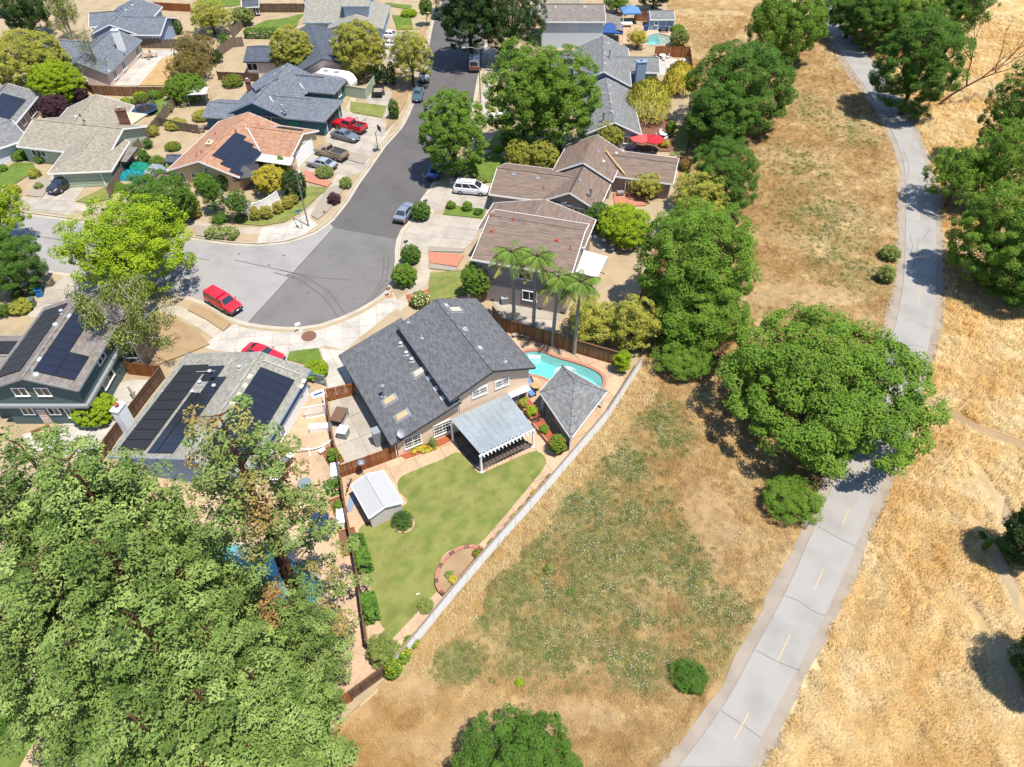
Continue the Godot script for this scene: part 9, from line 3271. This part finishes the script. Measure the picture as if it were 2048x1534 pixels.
func bicycle() -> void:
	var o := thing("bicycle", "red bicycle leaning on the fence behind the shed", "bicycle", v3(Vector2(-14.66,-38.48), GY), 1.4)
	o.rotation.x = 0.15
	for x in [-0.52, 0.52]:
		var b := MB.new()
		for k in 16:
			var a := TAU * k / 16
			var a2 := TAU * (k + 1) / 16
			b.tube([Vector3(x + cos(a) * 0.33, 0.34 + sin(a) * 0.33, 0), Vector3(x + cos(a2) * 0.33, 0.34 + sin(a2) * 0.33, 0)], [0.025, 0.025], 5, false)
		part(o, "wheel", b, M.rubber)
	var f := MB.new()
	f.tube([Vector3(-0.52, 0.34, 0), Vector3(-0.05, 0.34, 0), Vector3(0.38, 0.8, 0), Vector3(-0.2, 0.8, 0), Vector3(-0.52, 0.34, 0)], [0.025], 6)
	f.tube([Vector3(-0.05, 0.34, 0), Vector3(-0.24, 0.92, 0)], [0.022, 0.022], 6)
	f.tube([Vector3(0.52, 0.34, 0), Vector3(0.36, 0.98, 0)], [0.022, 0.022], 6)
	part(o, "frame", f, M.bike_red)
	f = MB.new()
	f.tube([Vector3(0.32, 1.0, -0.28), Vector3(0.37, 1.0, 0), Vector3(0.32, 1.0, 0.28)], [0.018], 5)
	part(o, "handlebar", f, M.iron)
	f = MB.new()
	f.box(Vector3(-0.26, 0.95, 0), Vector3(0.26, 0.06, 0.14))
	part(o, "saddle", f, M.black)



# ---------------------------------------------------------------- grass
func tuft(seed_: int, blades: int, spread: float, hgt: float, w: float) -> ArrayMesh:
	var r := RandomNumberGenerator.new()
	r.seed = seed_
	var v := PackedVector3Array()
	var n := PackedVector3Array()
	var c := PackedColorArray()
	var ix := PackedInt32Array()
	for k in blades:
		var a := r.randf() * TAU
		var p := Vector3(cos(a), 0, sin(a)) * spread * sqrt(r.randf())
		var d := Vector3(r.randf_range(-1, 1), 0, r.randf_range(-1, 1)) * hgt * 0.75
		var s := Vector3(-d.z, 0, d.x).normalized() * w
		var h := hgt * r.randf_range(0.6, 1.2)
		var g := r.randf_range(1.0, 1.5)
		var i := v.size()
		v.append_array([p - s, p + s, p + d * 0.5 + Vector3.UP * h * 0.7 + s * 0.7, p + d * 0.5 + Vector3.UP * h * 0.7 - s * 0.7, p + d + Vector3.UP * h])
		for j in 5:
			n.append((Vector3.UP - d.normalized() * 0.35).normalized())
			c.append(Color(g, g, g))
		ix.append_array([i, i + 2, i + 1, i, i + 3, i + 2, i + 3, i + 4, i + 2])
	var arr := []
	arr.resize(Mesh.ARRAY_MAX)
	arr[Mesh.ARRAY_VERTEX] = v
	arr[Mesh.ARRAY_NORMAL] = n
	arr[Mesh.ARRAY_COLOR] = c
	arr[Mesh.ARRAY_INDEX] = ix
	var m := ArrayMesh.new()
	m.add_surface_from_arrays(Mesh.PRIMITIVE_TRIANGLES, arr)
	return m


func scatter(called: String, label: String, m: ArrayMesh, xf: Array, cols: Array) -> void:
	var mm := MultiMesh.new()
	mm.transform_format = MultiMesh.TRANSFORM_3D
	mm.use_colors = true
	mm.mesh = m
	mm.instance_count = xf.size()
	for i in xf.size():
		mm.set_instance_transform(i, xf[i])
		mm.set_instance_color(i, cols[i])
	var o := MultiMeshInstance3D.new()
	o.name = numbered(called)
	o.multimesh = mm
	o.material_override = M.blade
	add_child(o)
	tag(o, label, "grass")
	stuff(o)


func build_grass() -> void:
	var r := RandomNumberGenerator.new()
	r.seed = 77
	var lots := pv([54.96,-304.38,34.79,-173.63,30.25,-138.67,32.37,-129.3,28.34,-111.26,25.02,-99.54,22.28,-85.44,17.13,-73.74,13.56,-62.09,13.71,-55.29,9.58,-46.83,3.13,-37.93,-2.26,-30.78,-4.55,-27.61,-8.94,-21.45,-10.24,-20.09,-13.8,-16.42,-15.04,-12.96,-62.1,-12.96,-341.1,-304.38])
	var track := pv([41.16,-49.99,42.94,-48.81,44.79,-46.26,48.77,-43.72,52.28,-41.3])
	var wall := pv([13.47,-54.17,9.41,-47.05,2.96,-38.17,-2.44,-30.98,-4.73,-27.8,-7.27,-24.1])
	var tall := [[], []]
	var short := [[], []]
	var weed := [[], []]
	var white := [[], []]
	for k in 190000:
		var z := -14.0 - 150.0 * pow(r.randf(), 1.35)
		var half := (absf(z) * 0.7071 + 36.8) * 0.735
		var p := Vector2(r.randf_range(-14, half + 2), z)
		if p.x < 30 and Geometry2D.is_point_in_polygon(p, lots):
			continue
		var s := side_of_trail(p)
		if absf(s) < 2.7 + 0.5 * noise_b.get_noise_2d(p.x * 30, p.y * 30):
			continue
		var n := noise_a.get_noise_2d(p.x * 10, p.y * 10)
		var c := field_color(p, s)
		var b := turned(r.randf() * TAU)
		if s > 0:
			var near := false
			for i in track.size() - 1:
				if Geometry2D.get_closest_point_to_segment(p, track[i], track[i + 1]).distance_to(p) < 0.75:
					near = true
			if near or spot(dirt_spots, p) > 0.35:
				continue
			var hgt := clampf(0.75 + n * 1.2 + r.randf_range(-0.2, 0.3), 0.35, 1.5)
			tall[0].append(Transform3D(b * Basis.from_scale(Vector3(1, hgt, 1)), Vector3(p.x, -0.02, p.y)))
			tall[1].append(c * r.randf_range(1.0, 1.45))
		else:
			var wd := 1e9
			for i in wall.size() - 1:
				wd = minf(wd, Geometry2D.get_closest_point_to_segment(p, wall[i], wall[i + 1]).distance_to(p))
			if wd < 2.2 + n * 1.5 and p.y > -56:
				var hg := r.randf_range(0.5, 1.1)
				tall[0].append(Transform3D(b * Basis.from_scale(Vector3(1, hg, 1)), Vector3(p.x, -0.02, p.y)))
				tall[1].append(gold[r.randi() % 3] * r.randf_range(0.85, 1.15))
				continue
			var g := field_green(p)
			if spot(dirt_spots, p) > 0.4 and r.randf() < 0.75:
				continue
			if r.randf() < g * 0.6:
				weed[0].append(Transform3D(b * Basis.from_scale(Vector3.ONE * r.randf_range(0.6, 1.5)), Vector3(p.x, -0.02, p.y)))
				weed[1].append(greens[r.randi() % 3] * r.randf_range(0.6, 1.1))
				if g > 0.6 and r.randf() < 0.1 and p.x > 2 and p.y > -50:
					white[0].append(Transform3D(b, Vector3(p.x, r.randf_range(0.1, 0.2), p.y)))
					white[1].append(Color(0.75, 0.75, 0.72))
			else:
				short[0].append(Transform3D(b * Basis.from_scale(Vector3(1, r.randf_range(0.5, 1.4), 1)), Vector3(p.x, -0.02, p.y)))
				short[1].append(c * r.randf_range(0.7, 1.35))
	scatter("tall_dry_grass", "tall golden grass right of the trail and along the white wall", tuft(1, 22, 0.3, 0.36, 0.011), tall[0], tall[1])
	scatter("cut_dry_grass", "short cut straw-coloured grass left of the trail", tuft(2, 16, 0.28, 0.15, 0.015), short[0], short[1])
	scatter("green_weeds", "low green weeds in patches of the mown field", tuft(3, 16, 0.2, 0.12, 0.03), weed[0], weed[1])
	var fl := MB.new()
	fl.tint = true
	for k in 4:
		fl.box(Vector3(r.randf_range(-0.5, 0.5), 0.02 * k, r.randf_range(-0.5, 0.5)), Vector3(0.035, 0.015, 0.035))
	scatter("white_wildflowers", "tiny white wildflowers among the green weeds", fl.mesh(), white[0], white[1])
	# turf of the gardens
	var turf := [[], []]
	for l in lawns:
		var lo := Vector2.INF
		var hi := -Vector2.INF
		for p in l[0]:
			lo = lo.min(p)
			hi = hi.max(p)
		var dens := 16.0 if lo.y > -70 else 7.0
		for k in int((hi.x - lo.x) * (hi.y - lo.y) * dens):
			var p := Vector2(r.randf_range(lo.x, hi.x), r.randf_range(lo.y, hi.y))
			if Geometry2D.is_point_in_polygon(p, l[0]):
				turf[0].append(Transform3D(turned(r.randf() * TAU) * Basis.from_scale(Vector3(1, r.randf_range(0.6, 1.3), 1)), Vector3(p.x, l[2], p.y)))
				var t := lawn_tone(p, l[1])
				var base: Color = S(124, 150, 68) if l[1] else S(158, 164, 92)
				turf[1].append(Color(base.r * t.r, base.g * t.g, base.b * t.b) * r.randf_range(0.75, 1.35))
	scatter("turf", "short mown turf of the house lawns", tuft(4, 14, 0.2, 0.05, 0.012), turf[0], turf[1])
